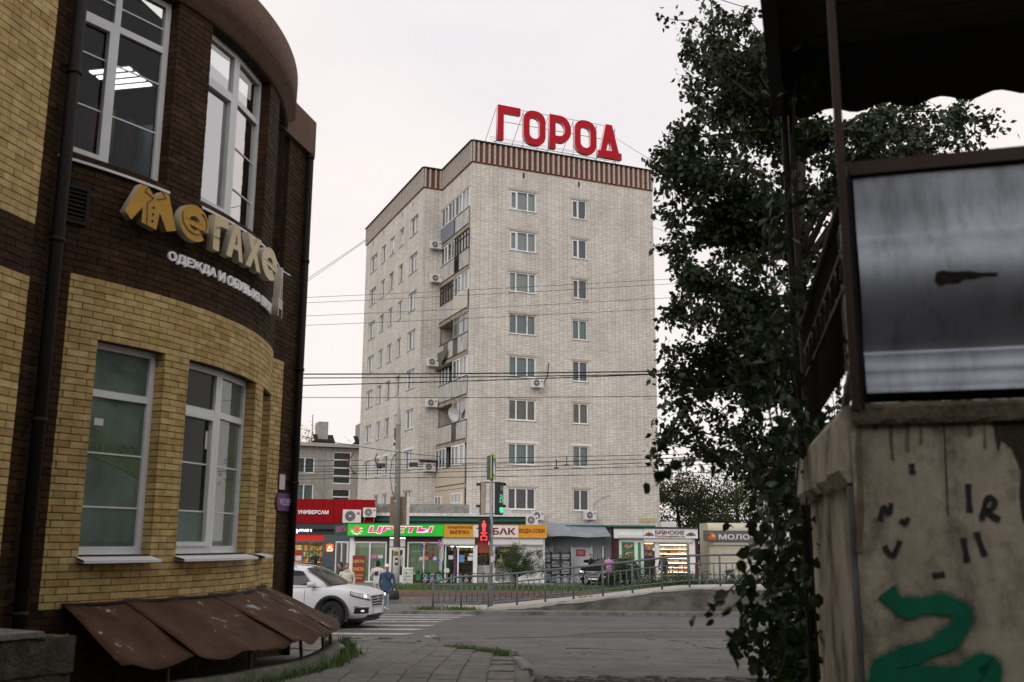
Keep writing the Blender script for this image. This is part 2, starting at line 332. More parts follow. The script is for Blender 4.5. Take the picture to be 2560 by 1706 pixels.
# ================= ground =================
def gz(X, Y):
    if Y <= 13: return 0.8
    if Y <= 25.6: return 0.8 - (Y-13)/12.6*0.7
    return 0.1
def sheet(name, x0, x1, y0, y1, nx, ny, zf, m, kind='structure', **kw):
    mb = MB(); rows = []
    for j in range(ny+1):
        y = y0 + (y1-y0)*j/ny; rows.append([(x0+(x1-x0)*i/nx, y, zf(x0+(x1-x0)*i/nx, y)) for i in range(nx+1)])
    mb.loft(rows, closed=False); return mb.build(name, m, None, True, kind=kind, **kw)
sheet('ground', -900, 900, -300, 2200, 4, 4, lambda x, y: -0.25, mat('earth', (0.10,0.10,0.075), 0.95, 0.3, 0.1))
sheet('road', -120, 120, 25.6, 34.35, 2, 2, lambda x, y: 0.0, M_asph)
def edge_x(Y):     # line between the paved walk and the asphalt drive
    pts = [(-5,0.3),(8,0.3),(13.3,0.23),(15.5,0.16),(17.2,-0.02),(19,-0.92),(22.2,-1.5),(25.6,-1.95)]
    for (a, xa), (b, xb) in zip(pts, pts[1:]):
        if a <= Y <= b: return xa + (xb-xa)*(Y-a)/(b-a)
    return -1.95
def rag(a, b):
    return 0.012*math.sin(a*3.1+b*1.7)+0.008*math.sin(a*7.3-b*4.1)
mb = MB(); rows = []
for j in range(81):
    Y = -5 + 30.6*j/80; x0 = edge_x(Y); rows.append([(x0+(45-x0)*(i/24)**2, Y, gz(0,Y) - 0.07 + rag(x0+i, Y)) for i in range(25)])
mb.loft(rows, closed=False); mb.build('driveway', M_asph2, None, True, kind='structure')
mb = MB(); rows = []
for j in range(81):
    Y = -5 + 30.6*j/80; x1 = edge_x(Y); rows.append([(-40+(x1+40)*(1-(1-i/24)**2), Y, gz(0,Y) - 0.004) for i in range(25)] + [(x1, Y, gz(0,Y)-0.12)])
mb.loft(rows, closed=False); walk = mb.build('sidewalk', M_walk, None, True, kind='structure')
# slabs of the walk
def inside_walk(x, y):
    c = Vector((-9.31, 14.22)); 
    if (Vector((x, y)) - c).length < 7.05: return False
    if x > edge_x(y)-0.18: return False
    return -6.5 < x
slabs = []
for i in range(-20, 3):
    x = i*0.34 - 0.1
    off = 0.105 if i % 2 else 0.0
    y = 9.0 + off
    while y < 24.6:
        if inside_walk(x, y) and not (y > 20.5 and random.random() < (y-20.5)/4.5): slabs.append((x, y))
        y += 0.42
ub = MB().box(-0.5,0.5,-0.5,0.5,-0.5,0.5); UNIT = {}
def unit_box(m):
    if m.name not in UNIT: UNIT[m.name] = ub.mesh('piece', m)
    return UNIT[m.name]
slabs.sort(key=lambda p: p[1])
sl_mesh = MB().add([(-.5,-.5,-.5),(.5,-.5,-.5),(.5,.5,-.5),(-.5,.5,-.5),(-.5,-.5,.3),(.5,-.5,.3),(.5,.5,.3),(-.5,.5,.3),(-.47,-.47,.5),(.47,-.47,.5),(.47,.47,.5),(-.47,.47,.5)],
   [(0,1,5,4),(1,2,6,5),(2,3,7,6),(3,0,4,7),(4,5,9,8),(5,6,10,9),(6,7,11,10),(7,4,8,11),(8,9,10,11)]).mesh('paver', M_paver)
vis = [p for p in slabs if abs(p[0]) < 0.53*p[1] and p[1] > 11.4]
rest = MB()
for k, (x, y) in enumerate(vis):
    sl = -0.0556 if y > 13 else 0
    near_edge = max(0, 1-(edge_x(y)-x)/1.0)
    jit = 0.008 + 0.05*near_edge**2
    M = Matrix.Translation((x+rand(-jit,jit)*.4, y+rand(-jit,jit)*.4, gz(x,y)-0.006+rand(-jit,jit)*0.35)) @ Matrix.Rotation(math.atan(sl)+rand(-jit,jit), 4, 'X') @ Matrix.Rotation(rand(-jit,jit), 4, 'Y') @ Matrix.Rotation(rand(-jit,jit)*2, 4, 'Z') @ Matrix.Diagonal((0.328, 0.408, 0.05, 1))
    if k < 300:
        link('paver', sl_mesh, walk, M)
    else:
        rest.add([M @ Vector(v.co) for v in sl_mesh.vertices], [tuple(p.vertices) for p in sl_mesh.polygons])
if rest.v: rest.build('pavers', M_paver, walk, kind='stuff')
# kerb: remaining stones along the edge of the walk, broken and mossy
for k, (ya, yb) in enumerate([(25.5,24.6),(24.5,23.4),(17.0,16.2),(16.1,15.3),(15.2,14.4),(14.2,13.4)]):
    a = Vector((edge_x(ya), ya, gz(0,ya))); b = Vector((edge_x(yb), yb, gz(0,yb))); d = (b-a); L_ = d.length; d.normalize(); s = Vector((0,0,1)).cross(d).normalized(); u = d.cross(s)
    mb = MB(); n = 6; rings = []
    for i in range(n+1):
        p = a + d*(L_*i/n*0.97); w = 0.075+rand(-.008,.008); h = 0.04+rand(-.02,.01)
        rings.append([p-s*w-Vector((0,0,.16)), p+s*w-Vector((0,0,.16)), p+s*w+Vector((0,0,h-.02)), p+s*(w-.03)+Vector((0,0,h)), p-s*(w-.03)+Vector((0,0,h)), p-s*w+Vector((0,0,h-.02))])
    mb.loft(rings); mb.build('kerb_stone', M_conc, walk)
# crossing stripes
cw = []
for k, (y0, y1, xa, xb) in enumerate([(33.85,34.15,-16,-1.1),(32.9,33.25,-16,-1.45),(31.9,32.25,-16,-1.75),(31.0,31.3,-16,-2.0),(29.6,30.0,-16,-2.15),(28.3,28.7,-16,-2.35),(26.9,27.3,-16,-2.5)]):
    MB().add([(xa,y0,.004),(xb-0.25,y0,.004),(xb,y1,.004),(xa,y1,.004)], [(0,1,2,3)]).build('crossing_stripe', M_paint, None, kind='structure')
MB().add([(-1.95,24.3,gz(0,24.3)+.006),(-1.68,24.2,gz(0,24.2)+.006),(-1.85,25.5,gz(0,25.5)+.006),(-2.15,25.5,gz(0,25.5)+.006)], [(0,1,2,3)]).build('paint_mark', M_paint, walk)
# cracks: dark sealed lines on the apron
for pts in [[(-3.4,24.2),(-2.6,23.2),(-1.9,22.0)],[(-4.2,22.6),(-3.4,21.7),(-2.6,21.2),(-1.7,20.6)],[(-3.9,23.6),(-3.0,23.4),(-2.3,23.5)]]:
    MB().tube([(x,y,gz(0,y)-0.006) for x, y in pts], 0.02, 5).build('crack', mat('crack_dirt', (0.02,0.02,0.018), 1), walk)
# worn lane line and patched places on the road
MB().add([(-.8,30.55,.004),(26,30.75,.004),(26,30.83,.004),(-.8,30.63,.004)], [(0,1,2,3)]).build('lane_line', mat('worn_line', (0.21,0.208,0.20), .8, .35, 3, grain=.4, gscale=20), None, kind='structure')
for i, (x0, x1, y0, y1, c) in enumerate(((1.5,7.5,26.4,27.6,.075),(-.5,3.2,31.6,33.0,.085),(6,12,28.5,29.6,.08))):
    MB().add([(x0,y0,.003),(x1,y0+.15,.003),(x1+.3,y1,.003),(x0+.2,y1-.1,.003)], [(0,1,2,3)]).build('asphalt_patch', mat('patch%d' % i, (c,c*.99,c*.96), .85, .25, 2, bump=.3, grain=.3, gscale=35), None, kind='structure')
for pts in ([(-.6,26.0),(1.2,26.6),(2.6,27.9),(4.4,28.3),(7.5,28.1)],[(2.2,29.4),(5.2,29.2),(8.6,29.9),(12,29.6)],[(3.5,26.3),(4.2,24.5),(4.0,22.0),(4.8,19.5)],[(1.2,21.0),(2.4,20.2),(3.9,20.6)]):
    q = []
    for a, b in zip(pts, pts[1:]):
        for f_ in (0,.33,.66): q.append((a[0]+(b[0]-a[0])*f_+rand(-.08,.08), a[1]+(b[1]-a[1])*f_+rand(-.08,.08)))
    MB().tube([(x, y, (0 if y > 25.6 else gz(0,y)-.07)-.006) for x, y in q], .016, 5).build('crack', mat('crack_dirt', (0.02,0.02,0.018), 1), None, kind='structure')
# ---- far pavement, tram track, lawn, forecourt ----
sheet('far_pavement', -60, 60, 34.35, 38.4, 4, 2, lambda x, y: 0.09, mat('far_asphalt', (0.15,0.148,0.14), 0.9, 0.15, 1.5, bump=0.3))
MB().box(-60,60,34.2,34.36,-0.2,0.12).build('road_kerb', M_conc, None, kind='structure')
def fz(x, y): return 0.28
MB().box(-60,60,38.4,38.62,-0.2,0.32).build('track_kerb', M_conc, None, kind='structure')
sheet('track_bed', -60, 60, 38.62, 43.3, 4, 4, lambda x, y: 0.22, mat('ballast', (0.035,0.027,0.022), 0.95, 0.4, 9, bump=0.9))
for y in (39.3, 40.82, 41.6, 43.1):
    MB().box(-60,60,y-.035,y+.035,0.2,0.37).build('tram_rail', M_rail, None, kind='structure')
sheet('lawn', -6.4, 60, 43.3, 49.2, 40, 6, lambda x, y: fz(x,y)+0.03*math.sin(x*1.3), M_lawn)
sheet('forecourt', -60, 60, 49.2, 75, 40, 6, fz, mat('forecourt_asphalt', (0.17,0.165,0.155), 0.9, 0.15, 2.0))
sheet('forecourt_west', -60, -6.4, 43.3, 49.2, 4, 2, fz, MAT['forecourt_asphalt'])
def blades(name, pts, h, m=M_grass, parent=None, w=0.012, lean=0.35, kind='stuff', **kw):
    mb = MB()
    for (x, y, z) in pts:
        a = rand(0, 6.28); hh = h*rand(0.5, 1.25); dx, dy = math.cos(a), math.sin(a); ln = hh*lean*rand(0.2,1.6); b = rand(0,6.28); ww = w*rand(.7,1.3)
        p = Vector((x,y,z)); s = Vector((math.cos(b),math.sin(b),0))*ww; t = Vector((dx,dy,0))
        mb.add([p-s, p+s, p+t*(ln*.4)+s*.7+Vector((0,0,hh*.6)), p+t*(ln*.4)-s*.7+Vector((0,0,hh*.6)), p+t*ln+Vector((0,0,hh))], [(0,1,2,3),(3,2,4)])
    return mb.build(name, m, parent, kind=kind, **kw)
pts = []
while len(pts) < 9000:
    x, y = rand(-6.3, 17), rand(43.4, 49.1)
    pts.append((x, y, fz(x,y)))
blades('lawn_grass', pts, 0.16, w=0.02, label='rough green grass on the strip behind the tram track', cat='grass')
pts = []
for i in range(1500):    # along the pit kerb of the brick shop
    al = RAD(rand(-34, 33)); r = 7.0 + abs(random.gauss(0,.07)); s_, n_ = 2.4+r*math.sin(al), -4.916+r*math.cos(al)
    pts.append((-5+s_*.2079+n_*.9781, 10.85+s_*.9781-n_*.2079, 0.78 if True else 0))
for i in range(420):
    al = RAD(random.gauss(30, 2.0)); r = 7.0 + abs(random.gauss(0,.12)); s_, n_ = 2.4+r*math.sin(al), -4.916+r*math.cos(al)
    Y = 10.85+s_*.9781-n_*.2079; pts.append((-5+s_*.2079+n_*.9781, Y, gz(0,Y)-.01))
blades('kerb_grass', pts, 0.13, w=0.008, label='weeds growing along the pit kerb of the brick shop', cat='grass')
pts = []
for i in range(900):
    y = rand(16.4, 19.2); pts.append((edge_x(y)+random.gauss(-0.12, 0.09), y, gz(0,y)-.03))
blades('verge_grass', pts, 0.12, w=0.007, label='tuft of grass on the broken kerb by the drive', cat='grass')
pts = []
for i in range(420):
    c = random.choice([-3.0,-2.75,-2.3,-1.9,-1.75,-1.3]); pts.append((c+random.gauss(0,.16), 35.25+random.gauss(0,.14), 0.08))
for i in range(120):
    x = random.choice([2.5,2.9,3.9])+random.gauss(0,.12); pts.append((x, 36.0+random.gauss(0,.1), 0.42))
blades('wall_weeds', pts, 0.15, w=0.014, label='weeds at the low end of the ramp railing', cat='grass')
# broken edge of the drive at the bottom of the view: rubble in a dark rut
rub = MB()
for i in range(260):
    x, y = rand(.35, 3.4), 12.6+random.gauss(0,.16); s = abs(random.gauss(.02,.03))+.012; z = gz(0,y)-.07
    rub.ell((x,y,z+s*.2), (s*rand(.8,1.7),s*rand(.7,1.2),s*rand(.4,.9)), 6, 4)
rub.build('rubble', mat('rubble_stone', (0.10,0.095,0.085), .95, .4, 12, bump=.6), None, kind='stuff', label='small rubble along the broken edge of the drive', cat='rubble')
rows = []
for j in range(5):
    y = 12.25+.75*j/4; rows.append([(.3+3.3*i/40, y+.07*math.sin(i*.9)+.04*math.sin(i*2.3), gz(0,y)-.07+.012+rag(i,j)*.6-.045*math.sin(math.pi*j/4)) for i in range(41)])
MB().loft(rows, closed=False).build('dirt_rut', M_soil, None, True, kind='structure')
# fallen leaves on the drive
leafm = island_mat('dry_leaf', [(0.10,0.04,0.02),(0.14,0.07,0.02),(0.08,0.05,0.03)], 0.8, 0)
for i in range(14):
    x, y = rand(0.6, 4.5), rand(13.5, 22); z = gz(0,y)-0.05; a = rand(0,6.28)
    l = Vector((math.cos(a),math.sin(a),0))*0.06; s = Vector((-math.sin(a),math.cos(a),0))*0.035; c = Vector((x,y,z))
    MB().add([c-l, c+s+Vector((0,0,.015)), c+l+Vector((0,0,.01)), c-s+Vector((0,0,.012))], [(0,1,2),(0,2,3)]).build('fallen_leaf', leafm, None, label='dry brown leaf fallen on the asphalt drive', cat='leaf', group='fallen leaves on the drive')
# ================= brick shop on the left =================
M_yb = island_mat('yellow_brick', [(0.45,0.325,0.125),(0.53,0.40,0.165),(0.39,0.26,0.09),(0.57,0.44,0.20),(0.43,0.265,0.10)], 0.7, 0.35, 0.22, spec=.15)
M_bb = island_mat('brown_brick', [(0.040,0.023,0.012),(0.056,0.031,0.016),(0.032,0.019,0.011),(0.066,0.039,0.022)], 0.8, 0.35, 0.3, spec=.1)
M_mortar = mat('dark_mortar', (0.038,0.023,0.014), 0.95, 0.3, 20)
M_stucco = mat('brown_stucco', (0.15,0.088,0.066), 0.95, 0.22, 9, bump=0.9)
M_frost = glass('frosted_pane', (0.5,0.6,0.57), 1.5, 0.0, 0.02, haze=(0.20,0.25,0.21,0.55))
M_frost1 = glass('printed_pane', (0.5,0.6,0.57), 1.5, 0.0, 0.03, haze=(0.15,0.215,0.175,0.68), double=False)
M_clear = glass('shop_pane', (0.72,0.78,0.76), 1.55, 0.20, 0.004)
M_film = glass('dark_pane', (0.35,0.42,0.4), 1.45, 0.0, 0.01, haze=(0.03,0.042,0.036,0.4), double=False)
M_clear1 = glass('room_pane', (0.8,0.85,0.83), 1.42, 0.0, 0.004, double=False)
shop = thing('brick_shop', 'two storey yellow and brown brick shop with a rounded bay and white windows', 'building', (-5.0, 10.85, 0), face_rz(12))
RB = 5.68
def bp(al, r, z): a = RAD(al); return Vector((2.4 + r*math.sin(a), 4.916 - r*math.cos(a), z))
GW = [(-22.9,-13.3,2.23,4.60), (-9.0,9.8,2.23,4.60), (14.2,23.2,2.23,4.60)]
UW = [(-29.4,-15.3,6.64,9.12), (-9.0,8.6,6.64,9.12), (14.5,25.8,6.64,9.12)]
OPEN = GW + UW
mb = MB()      # backing wall of the bay
als = sorted(set([-33+i*1.5 for i in range(41)] + [q for o in OPEN for q in o[:2]])); zs = [0.5,2.23,4.60,6.64,9.12,9.3]
for a, b in zip(als, als[1:]):
    for c, d in zip(zs, zs[1:]):
        if any(o[0] < (a+b)/2 < o[1] and o[2] < (c+d)/2 < o[3] for o in OPEN): continue
        mb.quad(bp(a,RB-.012,c), bp(b,RB-.012,c), bp(b,RB-.012,d), bp(a,RB-.012,d))
for a0, a1, c, d in OPEN:
    n = 6
    for i in range(n):
        a, b = a0+(a1-a0)*i/n, a0+(a1-a0)*(i+1)/n
        mb.quad(bp(a,RB-.012,c), bp(a,RB-.3,c), bp(b,RB-.3,c), bp(b,RB-.012,c)); mb.quad(bp(a,RB-.012,d), bp(b,RB-.012,d), bp(b,RB-.3,d), bp(a,RB-.3,d))
    for a in (a0-.1, a1+.1): mb.quad(bp(a,RB-.012,c), bp(a,RB-.012,d), bp(a,RB-.3,d), bp(a,RB-.3,c))
# flat walls: left block, pilaster, right end
wall_grid(mb, -24, -1.12, 0.5, 12, [], -0.388)
mb.quad((-1.12,-.388,.5),(-1.12,0.3,.5),(-1.12,0.3,12),(-1.12,-.388,12))
wall_grid(mb, -1.10, -0.72, 0.5, 12, [], -0.268)
mb.quad((-.72,-.268,.5),(-.72,.3,.5),(-.72,.3,12),(-.72,-.268,12))
mb.quad((-.73,.2,9.3),(-.2,.0,9.3),(-.2,.0,12),(-.73,.2,12))
RWIN = (4.86, 5.22, 6.77, 9.1)
wall_grid(mb, 4.72, 6.02, 0.3, 9.75, [RWIN], -0.108)
mb.quad((6.02,-.108,.3),(6.02,6,.3),(6.02,6,9.75),(6.02,-.108,9.75))
mb.box(-6.5, 6.0, 6.0, 6.2, 0.3, 9.7)
mb.quad((-6.5,0.5,9.7),(6.0,0.5,9.7),(6.0,6,9.7),(-6.5,6,9.7))
mb.build('wall', M_mortar, shop)
# ---- bricks, row by row ----
bricks = []     # (matrix in shop space, yellow?)
RH, BL = 0.077, 0.26
def cut(a, b, gaps):
    segs = [(a, b)]
    for g0, g1 in gaps:
        out = []
        for s, e in segs:
            if e <= g0 or s >= g1: out.append((s, e)); continue
            if s < g0: out.append((s, g0))
            if e > g1: out.append((g1, e))
        segs = out
    return [(s, e) for s, e in segs if e-s > 0.006]
def lay(x0, x1, z0, z1, gapf, colf, place, off=0.0):
    r = 0; z = z0
    while z + RH <= z1 + 0.03:
        x = x0 - (BL/2 if r % 2 else 0) + off
        while x < x1:
            a, b = max(x, x0), min(x+BL, x1)
            if b - a > 0.02:
                gaps = gapf(z + RH/2)
                for s, e in cut(a, b, gaps):
                    edge = any(abs(s-g1) < .03 or abs(e-g0) < .03 for g0, g1 in gaps)
                    for s2, e2, yl in colf(s, e, z + RH/2): bricks.append((place((s2+e2)/2, z+RH/2, max(0.01, e2-s2-0.009), edge), yl))
            x += BL
        z += RH; r += 1
def place_bay(sm, zc, w, edge):
    al = math.degrees(sm/RB); d = 0.19 if edge else 0.05; c = bp(al, RB - d/2, zc)
    return Matrix.Translation(c) @ Matrix.Rotation(RAD(al), 4, 'Z') @ Matrix.Diagonal((w, d, RH-0.010, 1))
def gaps_bay(z): return [(RAD(o[0])*RB, RAD(o[1])*RB) for o in OPEN if o[2] < z < o[3]]
def split(s, e, z, lo, hi, ylz):
    if not (ylz[0] < z < ylz[1]): return [(s, e, False)]
    out = []
    if s < lo: out.append((s, min(e, lo), False))
    if e > lo and s < hi: out.append((max(s, lo), min(e, hi), True))
    if e > hi: out.append((max(s, hi), e, False))
    return [q for q in out if q[1]-q[0] > 0.006]
lay(RAD(-33)*RB, RAD(27)*RB, 0.59, 9.12, gaps_bay, lambda s, e, z: split(s, e, z, RAD(-26.9)*RB, 99, (1.66, 5.27)), place_bay)
def flat(y, d0=0.05):
    def f(xm, zc, w, edge):
        d = 0.15 if edge else d0
        return Matrix.Translation((xm, y + d/2, zc)) @ Matrix.Diagonal((w, d, RH-0.010, 1))
    return f
lay(-4.0, -1.12, 0.59, 11.5, lambda z: [], lambda s, e, z: [(s, e, not (4.95 < z < 5.5 or z < 1.5))], flat(-.40), 0.03)
lay(-1.10, -0.72, 0.59, 11.5, lambda z: [], lambda s, e, z: [(s, e, False)], flat(-.28))
lay(4.72, 6.02, 0.35, 9.1, lambda z: [RWIN[:2]] if RWIN[2] < z < RWIN[3] else [], lambda s, e, z: split(s, e, z, 5.04, 5.44, (1.62, 5.24)), flat(-.12))
SW = shop.matrix_basis.copy()
SWm = Matrix.Translation((-5.0,10.85,0)) @ Matrix.Rotation(face_rz(12), 4, 'Z')
eye = Vector((0,0,CAMZ)); fwd = Vector((0, math.cos(PITCH), math.sin(PITCH))); upv = Vector((0, -math.sin(PITCH), math.cos(PITCH)))
def score(B):
    M = SWm @ B[0]; p = M.translation - eye; dpt = p.dot(fwd)
    if dpt < 1: return 0
    x, y = p.x/dpt*FPX, p.dot(upv)/dpt*FPX
    if abs(x) > 1290 or abs(y) > 860: return 0
    n = -(M.to_3x3() @ Vector((0,1,0))).normalized(); fac = max(0, n.dot(-p.normalized()))
    sc = M.to_scale(); return fac*sc.x*sc.z/dpt**2
bricks.sort(key=score, reverse=True)
rest = {True: MB(), False: MB()}
cub = [(-.5,-.5,-.5),(.5,-.5,-.5),(.5,.5,-.5),(-.5,.5,-.5),(-.5,-.5,.5),(.5,-.5,.5),(.5,.5,.5),(-.5,.5,.5)]; cubf = [(0,3,2,1),(4,5,6,7),(0,1,5,4),(1,2,6,5),(2,3,7,6),(3,0,4,7)]
for k, (M, yl) in enumerate(bricks):
    M = M @ Matrix.Rotation(rand(-.004,.004), 4, 'Z')
    M = Matrix.Translation(Vector((0, rand(-.002,.003), rand(-.0015,.0015)))) @ M
    if k < 300: link('brick', unit_box(M_yb if yl else M_bb), shop, M)
    else: rest[yl].add([M @ Vector(v) for v in cub], cubf)
rest[True].build('bricks', M_yb, shop, kind='stuff'); rest[False].build('bricks', M_bb, shop, kind='stuff')
# ---- windows ----
def pvc(parent, M, w, z0, z1, rows, cols, pane_m, fw=0.065, sash=(), bars=(), frame_m=None, name='window', label=None):
    """frame with transoms at heights rows and mullions at cols (measured along the window); panes are its pieces"""
    fm = frame_m or M_white; mb = MB(); d0, d1 = -0.03, 0.05
    mb.box(0, fw, d0, d1, z0, z1); mb.box(w-fw, w, d0, d1, z0, z1); mb.box(fw, w-fw, d0, d1, z0, z0+fw); mb.box(fw, w-fw, d0, d1, z1-fw, z1)
    zr = [z0+fw] + [q for r in rows for q in (r-fw*.55, r+fw*.55)] + [z1-fw]; xr = [fw] + [q for c in cols for q in (c-fw*.55, c+fw*.55)] + [w-fw]
    for r in rows: mb.box(fw, w-fw, d0+.004, d1-.004, r-fw*.55, r+fw*.55)
    for c in cols:
        for j in range(0, len(zr), 2): mb.box(c-fw*.55, c+fw*.55, d0+.002, d1-.002, zr[j], zr[j+1])
    cells = [(xr[i], xr[i+1], zr[j], zr[j+1]) for i in range(0, len(xr), 2) for j in range(0, len(zr), 2)]
    for (i, j) in sash:
        a, b, c, d = cells[i*(len(zr)//2)+j]; s = fw*.75
        mb.box(a, a+s, d0-.02, d1-.03, c, d); mb.box(b-s, b, d0-.02, d1-.03, c, d); mb.box(a+s, b-s, d0-.02, d1-.03, c, c+s); mb.box(a+s, b-s, d0-.02, d1-.03, d-s, d)
    o = mb.build(name, fm, parent, M=M)
    if label: o['label'] = label
    for k, (a, b, c, d) in enumerate(cells):
        pm = pane_m[k % len(pane_m)] if isinstance(pane_m, (list, tuple)) else pane_m
        MB().quad((a-.01,.012,c-.01), (b+.01,.012,c-.01), (b+.01,.012,d+.01), (a-.01,.012,d+.01)).build('pane', pm, o)
        for z in bars:
            if c < z < d: MB().box(a, b, -.002, .010, z-.009, z+.009).build('glazing_bar', fm, o)
    return o
def chord(a0, a1, rec):
    p, q = bp(a0, RB-rec, 0), bp(a1, RB-rec, 0); d = q - p
    return Matrix.Translation(p) @ Matrix.Rotation(math.atan2(d.y, d.x), 4, 'Z'), d.length
REC = 0.17
M_, w = chord(-22.9, -13.3, REC); gw1 = pvc(shop, M_, w, 2.24, 4.60, [4.02], [], M_frost1, bars=(2.75,3.35), fw=0.075)
poster = MB()
rows = [[(.08+(w-.16)*i/12, .008, 3.30-.22*(i/12)**1.6), (.08+(w-.16)*i/12, .008, 3.66-.40*(i/12)**1.4)] for i in range(13)]
poster.loft(rows, closed=False); poster.build('poster', mat('poster_green', (0.105,0.155,0.085), 0.8, 0.3, 2), gw1)
text('КУРИЦА', w-.12, .14, 3.32, 3.47, .0075, mat('poster_print', (0.085,0.125,0.075), 0.8, .3, 3), gw1, 'poster_print', 0.002, 0.01)
MB().box(.16,.28,.0,.006,3.66,3.74).build('sticker', M_white, gw1)
M_, w = chord(-9.0, 0.4, REC); g2 = pvc(shop, M_, w, 2.24, 4.60, [4.02], [], [M_film, M_film], sash=[(0,0)], bars=(2.75,3.35), fw=0.075)
MB().box(w-.2,w-.15,.0,.006,3.55,3.78).build('sticker', M_white, g2)
MB().quad((.13,.006,2.37),(w-.13,.006,2.37),(w-.13,.006,2.74),(.13,.006,2.74)).build('poster', mat('film_green', (0.115,0.175,0.145), 0.6, 0.25, 2.5), g2)
M_, w = chord(0.4, 9.8, REC); pvc(shop, M_, w, 2.24, 4.60, [4.02], [], M_frost, bars=(2.75,3.35), fw=0.075)
M_, w = chord(14.2, 23.2, REC); pvc(shop, M_, w, 2.24, 4.60, [4.02], [], M_frost, fw=0.075)
M_, w = chord(-29.4, -15.3, REC); pvc(shop, M_, w, 6.66, 9.12, [8.46], [w*.46], M_clear1, sash=[(0,0)], bars=(7.35,8.0,8.75), fw=0.075)
M_, w = chord(-9.0, -0.4, REC); pvc(shop, M_, w, 6.66, 9.12, [8.46], [], M_clear, sash=[(0,0)], fw=0.075)
M_, w = chord(-0.4, 8.6, REC); pvc(shop, M_, w, 6.66, 9.12, [8.46], [], M_clear, bars=(7.2,7.8), fw=0.075)
M_, w = chord(14.5, 25.8, REC); pvc(shop, M_, w, 6.66, 9.12, [8.46], [w*.5], M_clear, fw=0.075)
pvc(shop, Matrix.Translation((4.86,0.0,0)), .36, 6.77, 9.1, [8.46], [], M_clear, fw=.05)
# sills
for a0, a1, z, pr in [(-23.2,-13.0,2.24,.16), (-9.3,10.1,2.24,.16), (13.9,23.5,2.24,.16), (-29.8,-15,6.65,.05), (-9.3,8.9,6.65,.05), (14.2,26,6.65,.05)]:
    mb = MB(); n = 8; A, Bq, C, D = [], [], [], []
    for i in range(n+1):
        a = a0+(a1-a0)*i/n
        A.append(bp(a, RB-.16, z)); Bq.append(bp(a, RB+pr, z-.07)); C.append(bp(a, RB+pr, z-.10)); D.append(bp(a, RB-.16, z-.05))
    mb.loft([A, Bq, C, D], closed=False); mb.build('sill', M_white, shop)
MB().add([(4.84,-.02,6.78),(5.26,-.02,6.78),(5.26,-.24,6.70),(4.84,-.24,6.70),(5.26,-.24,6.68),(4.84,-.24,6.68)], [(0,3,2,1),(3,5,4,2)]).build('sill', M_white, shop)
# cornice
mb = MB(); rings = []
for i in range(39):
    a = -33 + 60.5*i/38; rings.append([bp(a,RB-.25,9.13), bp(a,RB+.03,9.13), bp(a,RB+.05,9.3), bp(a,RB+.15,9.36), bp(a,RB+.16,9.9), bp(a,RB+.1,9.95), bp(a,RB-.25,9.95)])
mb.loft(rings); mb.build('cornice', M_stucco, shop, True)
mb = MB(); mb.box(4.7, 6.1, -.2, .3, 9.1, 9.75); mb.build('cornice', M_stucco, shop)
MB().box(-24,-.35,-.5,.3,11.5,12.2).build('cornice', M_stucco, shop)
# interior rooms
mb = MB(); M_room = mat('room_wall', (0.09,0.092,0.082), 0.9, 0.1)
for (z0, z1) in ((6.3, 9.35),):
    mb.quad((-1,5.0,z0),(6,5.0,z0),(6,5.0,z1),(-1,5.0,z1)); mb.quad((-.9,.2,z1),(5.9,.2,z1),(5.9,5,z1),(-.9,5,z1)); mb.quad((-.9,.0,z0),(5.9,.0,z0),(5.9,5,z0),(-.9,5,z0))
    mb.quad((-.7,0.1,z0),(-.7,5,z0),(-.7,5,z1),(-.7,0.1,z1)); mb.quad((5.9,0,z0),(5.9,5,z0),(5.9,5,z1),(5.9,0,z1))
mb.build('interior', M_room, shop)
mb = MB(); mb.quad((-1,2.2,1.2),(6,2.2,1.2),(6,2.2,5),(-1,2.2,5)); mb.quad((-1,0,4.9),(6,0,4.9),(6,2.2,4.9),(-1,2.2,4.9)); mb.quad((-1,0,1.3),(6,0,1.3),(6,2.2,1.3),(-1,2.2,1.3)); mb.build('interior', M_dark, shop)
# lamp in the upper room
d = sight(305, 200); pl = d*((9.2-CAMZ)/d.z) + Vector((0,0,CAMZ))
M_gryh = mat('lamp_housing', (0.25,0.25,0.25), .6, .05)
lamp = thing('ceiling_lamp', 'square fluorescent ceiling lamp lit behind the upper shop window', 'lamp', pl, face_rz(12))
MB().box(-.36,.36,-.36,.36,.02,.10).build('housing', M_gryh, lamp)
for i in range(4): MB().box(-.33+i*.175,-.33+i*.175+.085,-.33,.33,0.0,.018).build('tube', glow('lamp_tube', (1,0.98,0.92), 2.2), lamp)
# clothes hanging behind the window
def garment(px, ytop, ybot, dep, w, col, nm, lab):
    d = sight(px, ytop); Mi = SWm.inverted(); o = Mi @ eye; dl = Mi.to_3x3() @ d
    t = (dep - o.y)/dl.y; p = o + dl*t; d2 = Mi.to_3x3() @ sight(px, ybot); q = o + d2*((dep-o.y)/d2.y)
    n = 14; rings = []
    for k, (f, wf) in enumerate([(0,.35),(.06,.9),(.35,.8),(1,1.15)]):
        z = p.z + (q.z-p.z)*f; ring = []
        for i in range(n):
            a = 2*math.pi*i/n; rr = 1+.12*math.sin(5*a+k); ring.append(SWm @ Vector((p.x+math.cos(a)*w/2*wf*rr, dep+math.sin(a)*.09*rr, z)))
        rings.append(ring)
    MB().loft(rings).build(nm, mat('cloth_'+nm+lab[:9], col, 0.9, 0.15, 12), None, True, label=lab, cat='garment')
garment(250, 268, 372, 1.0, .42, (0.20,0.03,0.07), 'dress', 'dark red dress hanging behind the upper shop window')
garment(272, 275, 385, 0.9, .17, (0.20,0.36,0.05), 'scarf', 'green garment hanging behind the upper shop window')
